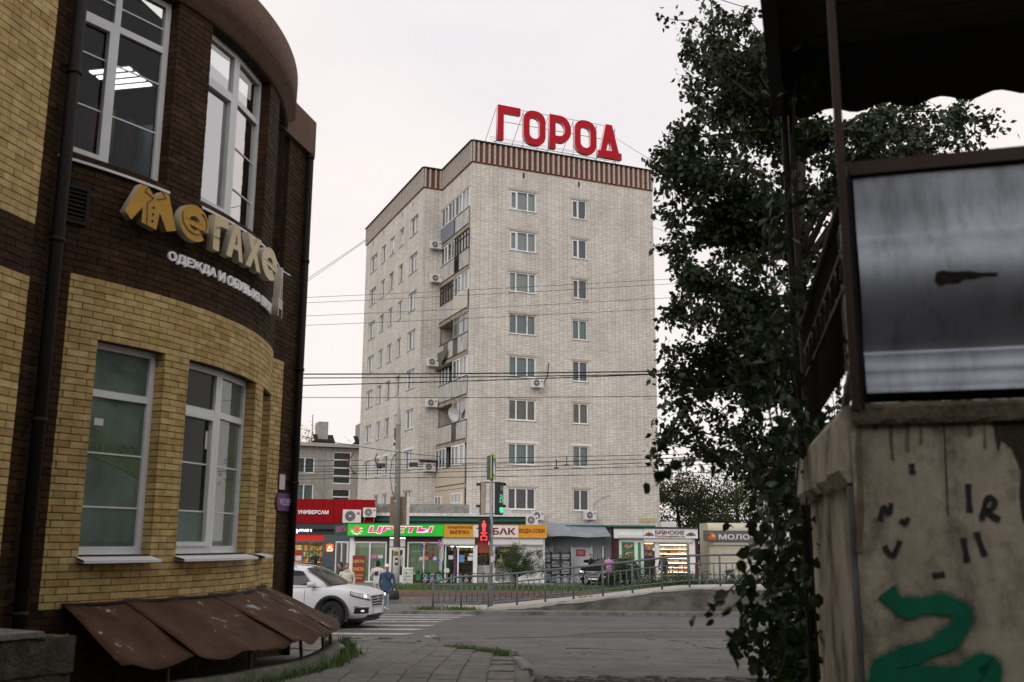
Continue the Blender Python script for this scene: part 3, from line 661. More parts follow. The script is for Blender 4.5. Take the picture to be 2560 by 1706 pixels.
garment(320, 300, 420, 1.0, .35, (0.10,0.06,0.05), 'coat', 'dark brown coat hanging behind the upper shop window')
garment(372, 318, 455, 0.7, .40, (0.34,0.52,0.60), 'dress', 'pale blue dress hanging behind the upper shop window')
garment(222, 275, 380, 1.1, .35, (0.03,0.035,0.06), 'coat', 'navy coat at the left end of the rail behind the shop window')
# downpipes, vent, small wall pieces
def pipe(x, y, z0, z1, r, nm='downpipe'):
    mb = MB(); mb.cyl((x,y,z0),(x,y,z1),r,n=14)
    for z in np.arange(z0+.8, z1, 1.9): mb.cyl((x,y,z),(x,y,z+.05),r+.012,n=14)
    for z in np.arange(z0+.9, z1, 1.9): mb.box(x-.012,x+.012,y,y+.25,z,z+.03)
    return mb.build(nm, M_dkmetal, shop, True)
pipe(-.74, -.38, 0.85, 12, .066); pipe(5.93, -.19, 0.6, 9.1, .06)
vf = thing('vent_grille', 'dark louvred vent grille on the brown brickwork', 'vent', SWm @ bp(-27.2, RB+.01, 0), face_rz(12)+RAD(-27.2))
mb = MB(); mb.box(-.15,.15,-.04,.0,5.84,5.88); mb.box(-.15,.15,-.04,.0,6.24,6.28); mb.box(-.15,-.11,-.04,0,5.88,6.24); mb.box(.11,.15,-.04,0,5.88,6.24); mb.build('frame', M_dkmetal, vf)
for i in range(7):
    z = 5.9+i*.05; MB().add([(-.11,-.035,z),(.11,-.035,z),(.11,-.004,z+.035),(-.11,-.004,z+.035),(-.11,-.035,z-.008),(.11,-.035,z-.008)], [(0,1,2,3),(4,5,1,0)]).build('slat', M_dkmetal, vf)
pp = thing('pickup_sign', 'small purple arrow sign beside the corner downpipe', 'sign', SWm @ Vector((0,-.13,0)), face_rz(12))
shape([[(5.36,3.0),(5.43,3.14),(5.98,3.14),(5.98,2.86),(5.43,2.86)]], .02, mat('purple_plate', (0.10,0.02,0.13), 0.5, 0.1), pp, 'plate')
text('WILDBERRIES', 5.46, 6.1, 2.95, 3.06, -.022, mat('pale_print', (0.6,0.5,0.6), 0.5), pp, 'lettering', .003, .01)
MB().box(5.46,5.66,-.145,-.135,3.2,3.44).build('paper_notice', M_whited, shop)
# ---- sheet metal canopy over the basement pit ----
M_peel = mat('brown_painted_sheet', (0.085,0.045,0.03), 0.55, 0.25, 3.0, bump=0.25, stain=(0.30,0.33,0.36), stain_amt=0.0)
def peel_mat():
    m = bpy.data.materials.new('peeling_brown_sheet'); m.use_nodes = True; nt = m.node_tree; N, L = nt.nodes, nt.links; b = N['Principled BSDF']; b.inputs['Roughness'].default_value = 0.8; b.inputs['Specular IOR Level'].default_value = .25
    g = N.new('ShaderNodeNewGeometry'); x = N.new('ShaderNodeTexNoise'); x.inputs['Scale'].default_value = 2.6; x.inputs['Detail'].default_value = 9; x.inputs['Roughness'].default_value = 0.72; L.new(g.outputs['Position'], x.inputs[0])
    r = N.new('ShaderNodeValToRGB'); e = r.color_ramp.elements; e[0].position = 0.30; e[0].color = (0.036,0.017,0.009,1); e[1].position = 0.615; e[1].color = (0.085,0.040,0.020,1)
    p = r.color_ramp.elements.new(0.632); p.color = (0.33,0.36,0.38,1); L.new(x.outputs['Fac'], r.inputs[0]); L.new(r.outputs[0], b.inputs['Base Color']); MAT['peel'] = m; return m
canopy = thing('pit_canopy', 'peeling brown sheet metal canopy sloping over the basement pit', 'canopy', (-5.0,10.85,0), face_rz(12))
pm = peel_mat(); edges = [-24.5,-17,-9.5,-2,5.5,12.5,19.5,27.5]
for k, (a0, a1) in enumerate(zip(edges, edges[1:])):
    rows = []; ln = rand(-.04,.07)
    for j in range(11):
        f = j/10; row = []
        for i in range(9):
            g = i/8; a = a0 + (a1-a0+0.5)*g; r = RB+.01+(1.19+ln*.5+.015*math.sin(g*5+k))*f
            z = 1.72-.56*f + .022*math.cos(2*math.pi*g)*min(1,f*3+.25) + .018*math.sin(g*9+k*2)*f**3 - .012*f*f*math.sin(math.pi*g) + (.006 if k % 2 else 0) + .012*math.sin(g*13+f*7+k*3)*f + .010*math.sin(f*11+k)*math.sin(g*6)
            row.append(bp(a, r, z))
        rows.append(row)
    o = MB().loft(rows, closed=False).build('roof_sheet', pm, canopy, True)
    md = o.modifiers.new('s', 'SOLIDIFY'); md.thickness = 0.006
mb = MB(); mb.tube([bp(a, RB+.06, 1.70) for a in np.linspace(-24.5,27,20)], .03, 6); mb.tube([bp(a, RB+1.05, 1.17) for a in np.linspace(-24,27,20)], .022, 6); mb.build('bearer', M_dkmetal, canopy)
for a in (-19,-8,3,12,19,24.5): MB().cyl(bp(a,RB+1.08,.85), bp(a,RB+1.04,1.2), .022, n=6).build('post', M_rust, canopy)
# kerb of the pit
M_moss = mat('mossy_concrete', (0.13,0.13,0.10), 0.95, 0.25, 5, bump=0.7, stain=(0.04,0.06,0.02), stain_amt=0.9, stain_scale=(1.5,1.5,1.5))
mb = MB(); rings = []
for i in range(31):
    a = -34+63*i/30; r0, r1 = RB+1.0, RB+1.2+rand(-.01,.01); zt = 0.98-.08*i/30+rand(-.01,.01)
    if a > 26: zt -= .02
    rings.append([bp(a,r0,.3), bp(a,r1,.3), bp(a,r1,zt-.03), bp(a,r1-.03,zt), bp(a,r0,zt)])
mb.loft(rings); mb.build('pit_kerb', M_moss, None, True, M=SWm.copy(), label='mossy low concrete kerb round the basement pit', cat='kerb')
# rough stone planter at lower left
pl0 = thing('stone_planter', 'rough stone faced planter block in the lower left corner', 'planter', at(186, 1640, 7.9)*1.0, face_rz(28))
M_stone = mat('rough_stone', (0.085,0.075,0.05), 0.95, 0.45, 7, bump=1.0, stain=(0.05,0.03,0.02), stain_amt=0.7, stain_scale=(4,4,4))
z0 = at(186,1590,7.9).z - at(186,1640,7.9).z
def rough(x0,x1,y0,y1,za,zb,nx,nz,nm):
    mb = MB(); rows = []
    for j in range(nz+1):
        rows.append([(x0+(x1-x0)*i/nx, y0+(rand(-.015,.015) if 0<i<nx else 0), za+(zb-za)*j/nz) for i in range(nx+1)])
    mb.loft(rows, closed=False); mb.quad((x1,y0,za),(x1,y1,za),(x1,y1,zb),(x1,y0,zb)); mb.quad((x0,y0,zb),(x1,y0,zb),(x1,y1,zb),(x0,y1,zb)); return mb.build(nm, M_stone, pl0, True)
rough(-2.2, 0, 0, .5, z0-.26, z0, 36, 6, 'stone_course'); rough(-2.2, -.012, .012, .5, z0-1.1, z0-.27, 36, 10, 'stone_course')
MB().box(-2.2,-.30,-.02,.55,z0+.015,z0+.055).build('cap_slab', M_conc, pl0)
pts = [(rand(-2,-.05), rand(0,.06), z0-.02) for i in range(150)]; blades('moss', pts, .05, w=.01, parent=pl0)
# ================= curved shop sign letters =================
sign = thing('shop_sign', 'yellow and cream block letter shop sign curving round the bay', 'sign', (-5.0,10.85,0), face_rz(12))
M_gold = mat('gold_face', (0.50,0.27,0.012), 0.45, 0.08, 4); M_cream = mat('cream_face', (0.62,0.50,0.27), 0.45, 0.06, 4); M_side = mat('cream_side', (0.50,0.46,0.37), 0.5, 0.1, 4, stain=(0.25,0.22,0.15), stain_amt=.5); M_blue = mat('navy_line', (0.03,0.035,0.12), 0.5)
def bend(a0, a1, z0=6.0, h=0.46, w=1.0, base=0.13):
    def f(x, y, z):
        al = a0 + (a1-a0)*(x/w); return tuple(bp(al, RB+base-y, z0+h*z))
    return f
def e_loops():
    c, r, q = (.5,.5), .5, .19
    outer = arc(.5,.5,.5,.5,0,315,26) + arc(.5,.5,q,q,315,200,8) + [(.98,.36)]
    hole = arc(.5,.55,q*.95,q*.8,5,175,8)
    return [outer, hole]
Mw = 1.4
m_loops = [[(0,.2),(.18,.0),(.44,.42),(.44,.02),(.84,-.06),(.90,.42),(1.13,0),(1.4,.1),(1.12,.98),(.92,1.0),(.80,.86),(.72,.78),(.66,.86),(.54,1.0),(.34,1.0)]]
DEP = 0.10
o = shape(m_loops, DEP, [M_gold, M_side], sign, 'letter', bend(-22.5,-15.3,6.0,.46,Mw)); f = bend(-22.5,-15.3,6.0,.46,Mw)
mb = MB()
for pts in [[(.54,1.0),(.46,.84),(.70,.74)],[(.92,1.0),(1.04,.86),(.80,.74)],[(.72,.76),(.55,.58),(.58,0)]]:
    mb.tube([Vector(f(x,-DEP-.003,z)) for x, z in pts], .006, 5)
for z in (.5,.32,.14): c = Vector(f(.72,-DEP-.004,z)); mb.ell(c, (.016,.016,.016), 6, 4)
mb.build('outline', M_blue, o)
o = shape(e_loops(), DEP, [M_gold, M_side], sign, 'letter', bend(-14.9,-9.9)); f = bend(-14.9,-9.9); mb = MB(); mb.tube([Vector(f(x,-DEP-.003,z)) for x, z in arc(.5,.62,.42,.42,170,300,12)], .006, 5); mb.tube([Vector(f(x,-DEP-.003,z)) for x, z in arc(.62,.55,.3,.3,-60,70,10)], .006, 5); mb.build('outline', M_blue, o)
o = shape([[(0,0),(.42,0),(.42,.74),(1,.74),(1,1),(0,1)]], DEP, [M_cream, M_side], sign, 'letter', bend(-8.9,-6.0)); f = bend(-8.9,-6.0); mb = MB(); mb.tube([Vector(f(x,-DEP-.003,z)) for x, z in [(.08,.62),(.3,.68),(.95,.68)]], .005, 5); mb.tube([Vector(f(x,-DEP-.003,z)) for x, z in [(.05,.38),(.4,.36)]], .005, 5); mb.build('outline', M_blue, o)
shape([[(0,0),(.30,0),(.40,.28),(.68,.28),(.76,0),(1,0),(.72,1),(.38,1)],[(.46,.42),(.54,.76),(.64,.42)]], DEP, [M_cream, M_side], sign, 'letter', bend(-6.2,-2.3))
shape([[(0,0),(.30,0),(.5,.34),(.70,0),(1,0),(.66,.52),(.96,1),(.68,1),(.5,.68),(.34,1),(.04,1),(.33,.52)]], DEP, [M_cream, M_side], sign, 'letter', bend(-1.6,2.9))
shape(e_loops(), DEP, [M_cream, M_side], sign, 'letter', bend(3.1,9.2))
shape([[(0,-.2),(.14,-.2),(.14,0),(.86,0),(.86,-.2),(1,-.2),(1,.24),(.8,.24),(.7,1),(.3,1),(.2,.24),(0,.24)],[(.36,.24),(.44,.76),(.56,.76),(.64,.24)]], DEP, [M_side, M_side], sign, 'letter', bend(10.8,13.4, 5.72, .62))
sub = thing('shop_subtitle', 'white lettering line under the curved shop sign', 'sign', (-5.0,10.85,0), face_rz(12))
M_wl = mat('white_letter', (0.8,0.78,0.78), 0.4, 0.03, emit=(1,.97,1), es=0.12)
for wd_, a_, b_ in (('ОДЕЖДА',-14.3,-5.2),('И',-4.5,-3.1),('ОБУВЬ',-2.4,4.7),('ИЗ',5.3,8.1),('ЕВРОПЫ',9.1,15.9)): text(wd_, a_, b_, 5.72, 5.855, 0, M_wl, sub, 'lettering', .03, .02, fn=lambda x, y, z: tuple(bp(x, RB+.01-y, z)))
# ================= nine storey brick tower =================
M_tb = brick_mat('pale_silicate_brick', (0.70,0.665,0.605), (0.56,0.53,0.48), (0.28,0.255,0.225), 0.30, 0.104, 0.010, 0.0, 2, 0.13)
M_rb = brick_mat('red_brick', (0.20,0.062,0.030), (0.14,0.045,0.025), (0.13,0.07,0.05), 0.26, 0.085, 0.010, 0.5, 2, 0.2)
M_rib = brick_mat('pale_rib_brick', (0.60,0.57,0.51), (0.53,0.50,0.45), (0.16,0.14,0.12), 0.14, 0.085, 0.014, 0.0, 2, 0.08)
M_lint = mat('lintel_concrete', (0.42,0.37,0.31), 0.9, 0.12, 3)
M_lintw = mat('lintel_white', (0.70,0.69,0.66), 0.8, 0.06)
M_slab = mat('balcony_slab', (0.33,0.28,0.22), 0.9, 0.2, 3, stain=(0.12,0.10,0.07), stain_amt=.7, stain_scale=(2,2,2))
M_panel = mat('balcony_panel', (0.46,0.45,0.43), 0.85, 0.12, 2.5, stain=(0.22,0.19,0.15), stain_amt=.7, stain_scale=(1.5,1.5,.4))
M_sidw = mat('siding_cream', (0.62,0.57,0.49), 0.6, 0.05); M_sidb = mat('siding_bluegrey', (0.22,0.25,0.30), 0.5, 0.08); M_sidbg = mat('siding_beige', (0.50,0.43,0.33), 0.6, 0.06)
M_wood = mat('dark_old_timber', (0.06,0.045,0.035), 0.8, 0.3, 6)
M_pane = glass('flat_pane', (0.80,0.88,0.88), 1.36, 0.0, 0.006)
CURT = [mat('curtain_teal', (0.24,0.35,0.34), 0.9, 0.1), mat('curtain_pale', (0.55,0.57,0.55), 0.9, 0.08), mat('room_dark', (0.05,0.055,0.055), 0.9, 0.3), mat('curtain_grey', (0.13,0.17,0.19), 0.9, 0.15), mat('room_warm', (0.22,0.17,0.12), 0.9, 0.35, 1.5)]  # room tones paint dim interiors onto the sheets behind the panes, not cloth
TW = Matrix.Translation((-2.663, 61.773, 0)) @ Matrix.Rotation(face_rz(66.94), 4, 'Z')
tower = thing('apartment_tower', 'tall pale brick apartment tower with a red brick parapet and roof sign', 'apartment block', M=TW)
ML = lambda xo, y0: Matrix.Translation((xo, y0, 0)) @ Matrix.Rotation(RAD(-90), 4, 'Z')
LOG, WNG = ML(0, 5.93), ML(-1.4, 21.44)
sill = lambda k: 4.35 + (8-k)*2.8
WH = 1.36; Z0, ZP, ZT = 0.0, 26.78, 28.34
rw = [(2.67, 4.60), (7.24, 8.39)]; ww = [(21.44-b, 21.44-a) for a, b in ((7.07,8.95),(10.5,11.6),(12.95,14.15),(15.3,16.5),(17.87,19.85))]
def wall_part(x0, x1, ops, M, nm='wall', y=0.0):
    mb = MB(); wall_grid(mb, x0, x1, Z0, ZP, ops, y); return mb.build(nm, M_tb, tower, M=M)
wall_part(0, 13.64, [(a,b,sill(k),sill(k)+WH) for k in range(1,9) for a,b in rw], Matrix())
wall_part(0, 15.51, [(a,b,sill(k),sill(k)+WH) for k in range(1,9) for a,b in ww if not (k == 8 and a < 3)], WNG)
wall_part(-1.4, 0, [], Matrix.Translation((0,5.93,0)))
wall_part(0, 5.93, [(.06,5.62,2.81,25.3)], LOG)
mb = MB(); mb.box(0.02,13.62,21.4,21.44,0,ZP); mb.quad((13.64,0,0),(13.64,21.44,0),(13.64,21.44,ZP),(13.64,0,ZP)); mb.quad((-1.38,21.4,0),(-1.38,21.4,ZP),(0.02,21.4,ZP),(0.02,21.4,0)); mb.build('wall', M_tb, tower)
# parapet
def parapet(x0, x1, M):
    mb = MB(); mb.quad((x0,-.03,ZP),(x1,-.03,ZP),(x1,-.03,ZT-.08),(x0,-.03,ZT-.08)); mb.quad((x0,.0,ZP),(x1,.0,ZP),(x1,-.03,ZP),(x0,-.03,ZP)); p = mb.build('parapet', M_rb, tower, M=M)
    n = max(2, round((x1-x0)/.385)); st = (x1-x0)/n
    rib = None
    for i in range(n+1):
        w = 0.15
        x = x0 + st*i - (w/2); x = min(max(x, x0), x1-w)
        if rib is None: rib = MB().box(0,w,-.11,-.03,ZP+.08,ZT-.09).mesh('rib', M_rib)
        link('rib', rib, p, Matrix.Translation((x,0,0)))
    MB().box(x0-.06, x1+.06, -.17, .25, ZT-.08, ZT).build('coping', mat('black_felt', (0.025,0.022,0.022), .9, .2), p)
parapet(0, 13.64, Matrix()); parapet(0, 5.93, LOG); parapet(-1.4, -0.12, Matrix.Translation((0,5.93,0))); parapet(0, 15.51, WNG)
MB().add([(0,0,ZT-.15),(13.64,0,ZT-.15),(13.64,21.4,ZT-.15),(-1.4,21.4,ZT-.15),(-1.4,5.93,ZT-.15),(0,5.93,ZT-.15)], [(0,1,2,3,4,5)]).build('roof', MAT['black_felt'], tower)
# windows
rng = random.Random(3)
def flat_window(M, a, b, k, cols, cm, lint=True, sash=(), depth=0.10, rows=()):
    s = sill(k); w = b-a
    o = pvc(tower, M @ Matrix.Translation((a, depth, 0)), w, s, s+WH, rows, cols, M_pane, fw=0.085 if w > 1.5 else .075, sash=sash, frame_m=M_white if rng.random() < .8 else M_whited)
    c = curtain(.03, w-.03, s+.03, s+WH-.03, .16, .012 if cm != 2 else 0, 26, rng.random()*6).mesh('curtain', CURT[cm]); link('curtain', c, o)
    MB().box(-.05, w+.05, -depth-.06, .02, s-.035, s-.004).build('sill', M_whited, o)
    if lint: MB().box(-.16, w+.22, -depth-.008, -depth+.1, s+WH+.003, s+WH+.145).build('lintel', M_lintw if k == 7 or (k == 8 and cm == 9) else M_lint, o)
    return o
RC = {1:(1,3),2:(1,3),3:(1,3),4:(0,0),5:(0,3),6:(4,4),7:(0,0),8:(2,2)}
for k in range(1, 9):
    a, b = rw[0]; flat_window(Matrix(), a, b, k, [.56,1.32] if k != 3 else [.5,1.4], RC[k][0], sash=[(0,0)] if k in (1,2) else ())
    a, b = rw[1]; flat_window(Matrix(), a, b, k, [.52], RC[k][1], sash=[(0,0)] if k < 4 else ())
for k in range(1, 9):
    for i, (a, b) in enumerate(ww):
        if k == 8 and a < 3: continue
        flat_window(WNG, a, b, k, [ (b-a)*.5 ] if b-a > 1.5 else [(b-a)*.55], rng.choice([0,1,3,3,1]), lint=(k >= 7), depth=.13)
# small vents below the parapet
for x in (3.6, 7.74): MB().box(x, x+.14, -.004, .02, 26.25, 26.62).build('vent', M_dark, tower)
for x in (2.2,5.3,8.0,10.3,12.9): MB().box(x, x+.12, -.004, .02, 26.2, 26.6).build('vent', M_dark, tower, M=WNG)
# ---- loggias ----
mb = MB(); mb.quad((.06,1.25,2.8),(5.62,1.25,2.8),(5.62,1.25,25.3),(.06,1.25,25.3)); mb.quad((.06,0,2.8),(.06,1.25,2.8),(.06,1.25,25.3),(.06,0,25.3)); mb.quad((5.62,0,2.8),(5.62,1.25,2.8),(5.62,1.25,25.3),(5.62,0,25.3)); mb.build('loggia_back_wall', mat('loggia_wall', (0.36,0.33,0.29), .9, .15), tower, M=LOG)
def siding(parent, x0, x1, z0, z1, y, m, st=.1, nm='siding'):
    mb = MB(); z = z0
    while z < z1-.01:
        t = min(z+st, z1); mb.add([(x0,y,z),(x1,y,z),(x1,y+.018,t),(x0,y+.018,t)], [(0,1,2,3)]); z += st
    mb.box(x0,x1,y+.02,y+.04,z0,z1); return mb.build(nm, m, parent)
H0, HM, H1 = .08, 2.85, 5.60   # far half is x 0..HM in face space, near half HM..H1
spec = {1:(('sb','w3'),('p','w3')), 2:(('p','w3'),('pb','dk')), 3:(('p','dk'),('sw','w3')), 4:(('pb','open'),('pb','gr')), 5:(('p','w2'),('p','w3')), 6:(('p','open'),('pb','part')), 7:(('bg','w2'),('bg','w2s')), 8:(('bgf','s1'),('bgf','s2'))}
M_grey = mat('grey_frames', (0.30,0.32,0.32), .6, .1)
for k in range(1, 9):
    s = sill(k); bal = MB().box(.05, 5.64, -.10, 1.25, s-1.54, s-1.26).build('balcony', M_slab, tower, M=LOG)
    MB().box(H0, H1, -.13, -.09, s-1.29, s-1.23).build('edge_rail', M_wood, bal)
    top = s+1.25 if k > 1 else s+1.30
    for hx, (x0, x1) in enumerate(((H0, HM-.03), (HM+.03, H1))):
        par, gl = spec[k][hx]; zt = s-.07
        if par == 'p' or par == 'pb':
            n = 2 if par == 'p' else 3; ws = (x1-x0)/n
            for i in range(n):
                if par == 'pb' and i == (0 if hx else 1):
                    mb = MB()
                    for q in range(9): xx = x0+ws*(i+q/8); mb.cyl((xx,-.05,s-1.22),(xx,-.05,zt-.03),.008,n=5)
                    mb.build('bars', M_wood, bal); continue
                MB().box(x0+ws*i+.02, x0+ws*(i+1)-.02, -.06, -.03, s-1.22, zt-.02-.03*rng.random()).build('parapet_panel', M_panel, bal)
            MB().box(x0, x1, -.08, -.03, zt-.02, zt+.03).build('hand_rail', M_wood, bal)
        elif par == 'sb': siding(bal, x0-.02, x1, s-1.3, zt, -.12, M_sidb)
        elif par == 'sw': siding(bal, x0, x1+.02, s-1.3, zt, -.12, M_sidw)
        elif par == 'bg': siding(bal, x0-.03, x1+.03, s-1.5, zt-.02, -.13, M_sidbg)
        elif par == 'bgf': siding(bal, x0-.03, x1+.03, s-1.5, top, -.13, M_sidbg)
        w = x1-x0; Mw_ = LOG @ Matrix.Translation((x0,-.04,0))
        def cur(o, cm, a=.05, b=None): link('curtain', curtain(a, (b or w)-.05, s, top-.05, .35, .03, 20, rng.random()*6).mesh('curtain', CURT[cm]), o)
        if gl == 'w3': cur(pvc(tower, Mw_, w, zt+.03, top, (), [w*.27,w*.52,w*.78], M_pane, fw=.06, sash=[(1,0)]), rng.choice([0,3,1]))
        elif gl == 'w2': cur(pvc(tower, Mw_ @ Matrix.Translation((0,-.1 if k==7 else 0,0)), w*.72, zt+.0, top-.02, (), [w*.24,w*.48], M_pane, fw=.06), 3, b=w*.6)
        elif gl == 'w2s': cur(pvc(tower, Mw_ @ Matrix.Translation((w*.12,-.1,0)), w*.86, zt, top-.02, (), [w*.25,w*.58], M_pane, fw=.07, sash=[(1,0)]), 1)
        elif gl == 'dk': cur(pvc(tower, Mw_, w, zt+.03, top, [top-.38], [w*.2,w*.4,w*.6,w*.8], M_pane, fw=.045, frame_m=M_wood), 3)
        elif gl == 'gr': cur(pvc(tower, Mw_, w, zt+.03, top, [top-.35], [w*.35,w*.7], M_pane, fw=.045, frame_m=M_grey), 0)
        elif gl == 'part': cur(pvc(tower, Mw_ @ Matrix.Translation((w*.05,0,0)), w*.95, zt+.03, top, (), [w*.45], M_pane, fw=.05, frame_m=M_whited), 4)
        elif gl == 'open':
            pvc(tower, LOG @ Matrix.Translation((x0+.4,1.2,0)), 1.0, s-.9, s+1.0, (), [.5], M_pane, fw=.06, frame_m=M_whited, name='balcony_door')
        elif gl == 's1': pvc(tower, Mw_ @ Matrix.Translation((0,-.11,0)), 1.3, s-.25, s+.95, [s+.35], [.65], M_pane, fw=.06)
        elif gl == 's2': pvc(tower, Mw_ @ Matrix.Translation((.5,-.11,0)), 1.9, s-.2, s+1.0, [s+.4], [.64,1.26], M_pane, fw=.06)
        if gl in ('s1','s2'): pass
MB().box(.05,5.64,-.10,1.25,25.25,25.32).build('balcony', M_lint, tower, M=LOG)
# street name plate on the corner
MB().box(12.1,13.35,-.05,-.01,3.72,3.98).build('name_plate', mat('pale_yellow_plate', (0.42,0.40,0.20), .5, .1), tower)
# antenna on the left flank
# ================= roof sign =================
rs = thing('roof_sign', 'large red block letter sign on the tower roof', 'sign', M=TW)
M_red = mat('sign_red', (0.42,0.008,0.018), 0.6, 0.07, 3, spec=.15); M_pink = mat('sign_side', (0.72,0.50,0.50), 0.5, 0.05)
MS = Matrix.Translation((0, 0.8+.3, 0))
def letter(loops): return shape(loops, .30, [M_red, M_pink], rs, 'letter', M=MS)
letter([[(2.08,29.08),(2.53,29.08),(2.53,31.07),(3.77,31.07),(3.77,31.6),(2.08,31.6)]])
def rr(x0, x1, z0, z1, r, n=6): return arc(x1-r,z0+r,r,r,-90,0,n)+arc(x1-r,z1-r,r,r,0,90,n)+arc(x0+r,z1-r,r,r,90,180,n)+arc(x0+r,z0+r,r,r,180,270,n)
letter([rr(4.0,5.67,29.1,31.62,.72), rr(4.46,5.21,29.57,31.12,.36)])
letter([[(5.97,29.1),(6.44,29.1),(6.44,29.62),(6.95,29.62)]+arc(6.85,30.62,.80,1.0,-85,85,12)+[(6.75,31.62),(5.97,31.62)], [(6.44,30.1)]+arc(6.75,30.62,.42,.52,-88,88,8)+[(6.44,31.14)]])
letter([rr(7.93,9.62,29.1,31.62,.72), rr(8.39,9.16,29.57,31.12,.36)])
letter([[(9.75,29.1),(11.66,29.1),(11.66,29.59),(11.44,29.59),(10.91,31.64),(10.41,31.64),(9.97,29.59),(9.75,29.59)], [(10.43,29.66),(10.68,30.62),(10.88,29.66)]])
M_thin = mat('thin_steel', (0.10,0.10,0.12), .6, .2)
fr = MB(); fr.cyl((2.1,1.12,31.62),(11,1.12,31.66),.018,n=5); fr.cyl((2.1,1.12,30.55),(11,1.12,30.6),.022,n=5); fr.cyl((1.9,1.12,29.0),(11.6,1.12,29.05),.018,n=5)
for z in (29.25,29.4,29.5): fr.cyl((1.8,1.5,z),(9.9,1.5,z),.01,n=4)
for x in (2.1,4.1,6.0,7.95,9.8,11.3):
    fr.cyl((x,1.12,28.2),(x,1.12,31.6),.018,n=5); fr.cyl((x,1.12,31.5),(x-.55 if x < 9 else x-.4,2.9,28.2),.018,n=5); fr.cyl((x,1.12,29.1),(x-.5,2.5,28.6),.014,n=5)
    fr.cyl((x-.25,1.5,28.2),(x,1.12,29.0),.014,n=5); fr.cyl((x+.3,1.5,28.2),(x,1.12,29.0),.014,n=5)
fr.build('frame', M_thin, rs)
# ================= air conditioners =================
M_acw = mat('ac_white', (0.62,0.62,0.60), .5, .05); M_fan = mat('ac_fan', (0.07,0.075,0.08), .6, .1)
def ac(M, label, w=.8, h=.55, group='air conditioner units'):
    t = thing('air_conditioner', label, 'air conditioner', M=M, group=group)
    MB().box(0, w, -.45, -.15, 0, h).build('casing', M_acw, t)
    c = Vector((w*.40,-.455,h*.5)); r = h*.40
    MB().cyl(c, c+Vector((0,-.012,0)), r, n=20).build('fan_grille', M_fan, t)
    g = MB()
    for q in (.35,.65,.95): g.tube([c+Vector((r*q*math.cos(a),-.016,r*q*math.sin(a))) for a in np.linspace(0,2*math.pi,17)], .006, 4)
    g.build('guard_ring', MAT['ac_white'], t); MB().cyl(c+Vector((0,-.014,0)), c+Vector((0,-.024,0)), r*.2, n=10).build('hub', M_acw, t)
    b = MB(); b.box(.08,.11,-.47,0,-.05,-.01); b.box(w-.11,w-.08,-.47,0,-.05,-.01); b.cyl((.095,-.45,-.03),(.095,0,-.35),.014,n=5); b.cyl((w-.095,-.45,-.03),(w-.095,0,-.35),.014,n=5); b.build('bracket', M_acw, t)
    MB().box(w*.78, w*.93, -.456, -.45, h*.62, h*.8).build('badge', mat('badge_red', (0.4,0.05,0.06), .5), t); return t
CB = TW @ Matrix.Translation((0,5.93,0))
for x, z, lab in [(-.95,22.35,'beside the topmost balcony'),(-.88,19.95,'beside the second balcony from the top'),(-.98,14.05,'beside the fourth balcony from the top'),(-1.0,11.25,'beside the fifth balcony from the top'),(-1.05,6.95,'under a small hood low on the recessed wall')]:
    ac(CB @ Matrix.Translation((x,0,z)), 'white air conditioner '+lab)
MB().box(-1.3,.12,-.6,0,7.62,7.66).build('hood', M_dkmetal, None, M=CB, label='thin dark hood over an air conditioner on the tower', cat='hood')
ac(TW @ Matrix.Translation((4.12,0,12.1)), 'white air conditioner under a middle window with a bent black pipe')
ac(TW @ Matrix.Translation((4.15,0,3.72)), 'white air conditioner under the lowest wide window, upper of two')
ac(TW @ Matrix.Translation((3.95,0,2.95)), 'white air conditioner under the lowest wide window, lower of two')
ac(TW @ Matrix.Translation((7.86,0,3.80)), 'white air conditioner under the lowest narrow window')
ac(TW @ WNG @ Matrix.Translation((2.2,0,4.9)), 'white air conditioner low on the far left flank of the tower', .7, .55)
MB().tube([(4.95,-.3,12.3),(5.3,-.25,12.9),(5.42,-.2,13.8)], .035, 6).build('vent_pipe', M_black, None, M=TW, label='black pipe rising from the air conditioner on the tower face', cat='pipe')
MB().tube([(8.6,-.05,3.9),(8.75,-.05,4.9),(9.2,-.05,5.2),(9.9,-.06,5.4)], .018, 6).build('conduit', M_steel, None, M=TW, label='thin conduit rising beside the lowest narrow window', cat='pipe')
# satellite dish on a lower balcony
dish = thing('satellite_dish', 'pale satellite dish fixed to a lower balcony of the tower', 'satellite dish', M=TW @ LOG @ Matrix.Translation((4.2,-.35,10.35)) @ Matrix.Rotation(RAD(25),4,'Z') @ Matrix.Rotation(RAD(18),4,'X'))
rings = [[(r*math.cos(a), .16*(r/.5)**2*-1+.1, r*math.sin(a)) for a in np.linspace(0,2*math.pi,20,endpoint=False)] for r in (.03,.2,.35,.48)]
MB().loft(rings, cap=False).build('reflector', mat('dish_grey', (0.5,0.5,0.48), .6, .06), dish, True); mb = MB(); mb.cyl((0,-.1,-.45),(0,-.5,0),.012); mb.cyl((0,.1,0),(0,.35,-.2),.02); mb.box(-.04,.04,-.56,-.48,-.04,.04); mb.build('feed_arm', M_steel, dish)
# cloth hung in the open balcony
rows = []
for j in range(8):
    f_ = j/7; rows.append([(.3+2.0*i/14, -.25-.12*math.sin(math.pi*i/14)*f_, 14.95-.9*f_*math.sin(math.pi*i/14)**.7 + .03*math.sin(i*2)) for i in range(15)])
MB().loft(rows, closed=False).build('tarpaulin', mat('tarp', (0.10,0.10,0.085), .8, .2), None, True, M=TW @ LOG, label='dark cloth sagging in the open fourth balcony of the tower', cat='cloth')
MB().box(.1,2.6,-.28,-.06,13.75,13.95).build('flower_box', M_wood, None, M=TW @ LOG, label='old dark window box on the open fourth balcony', cat='planter')
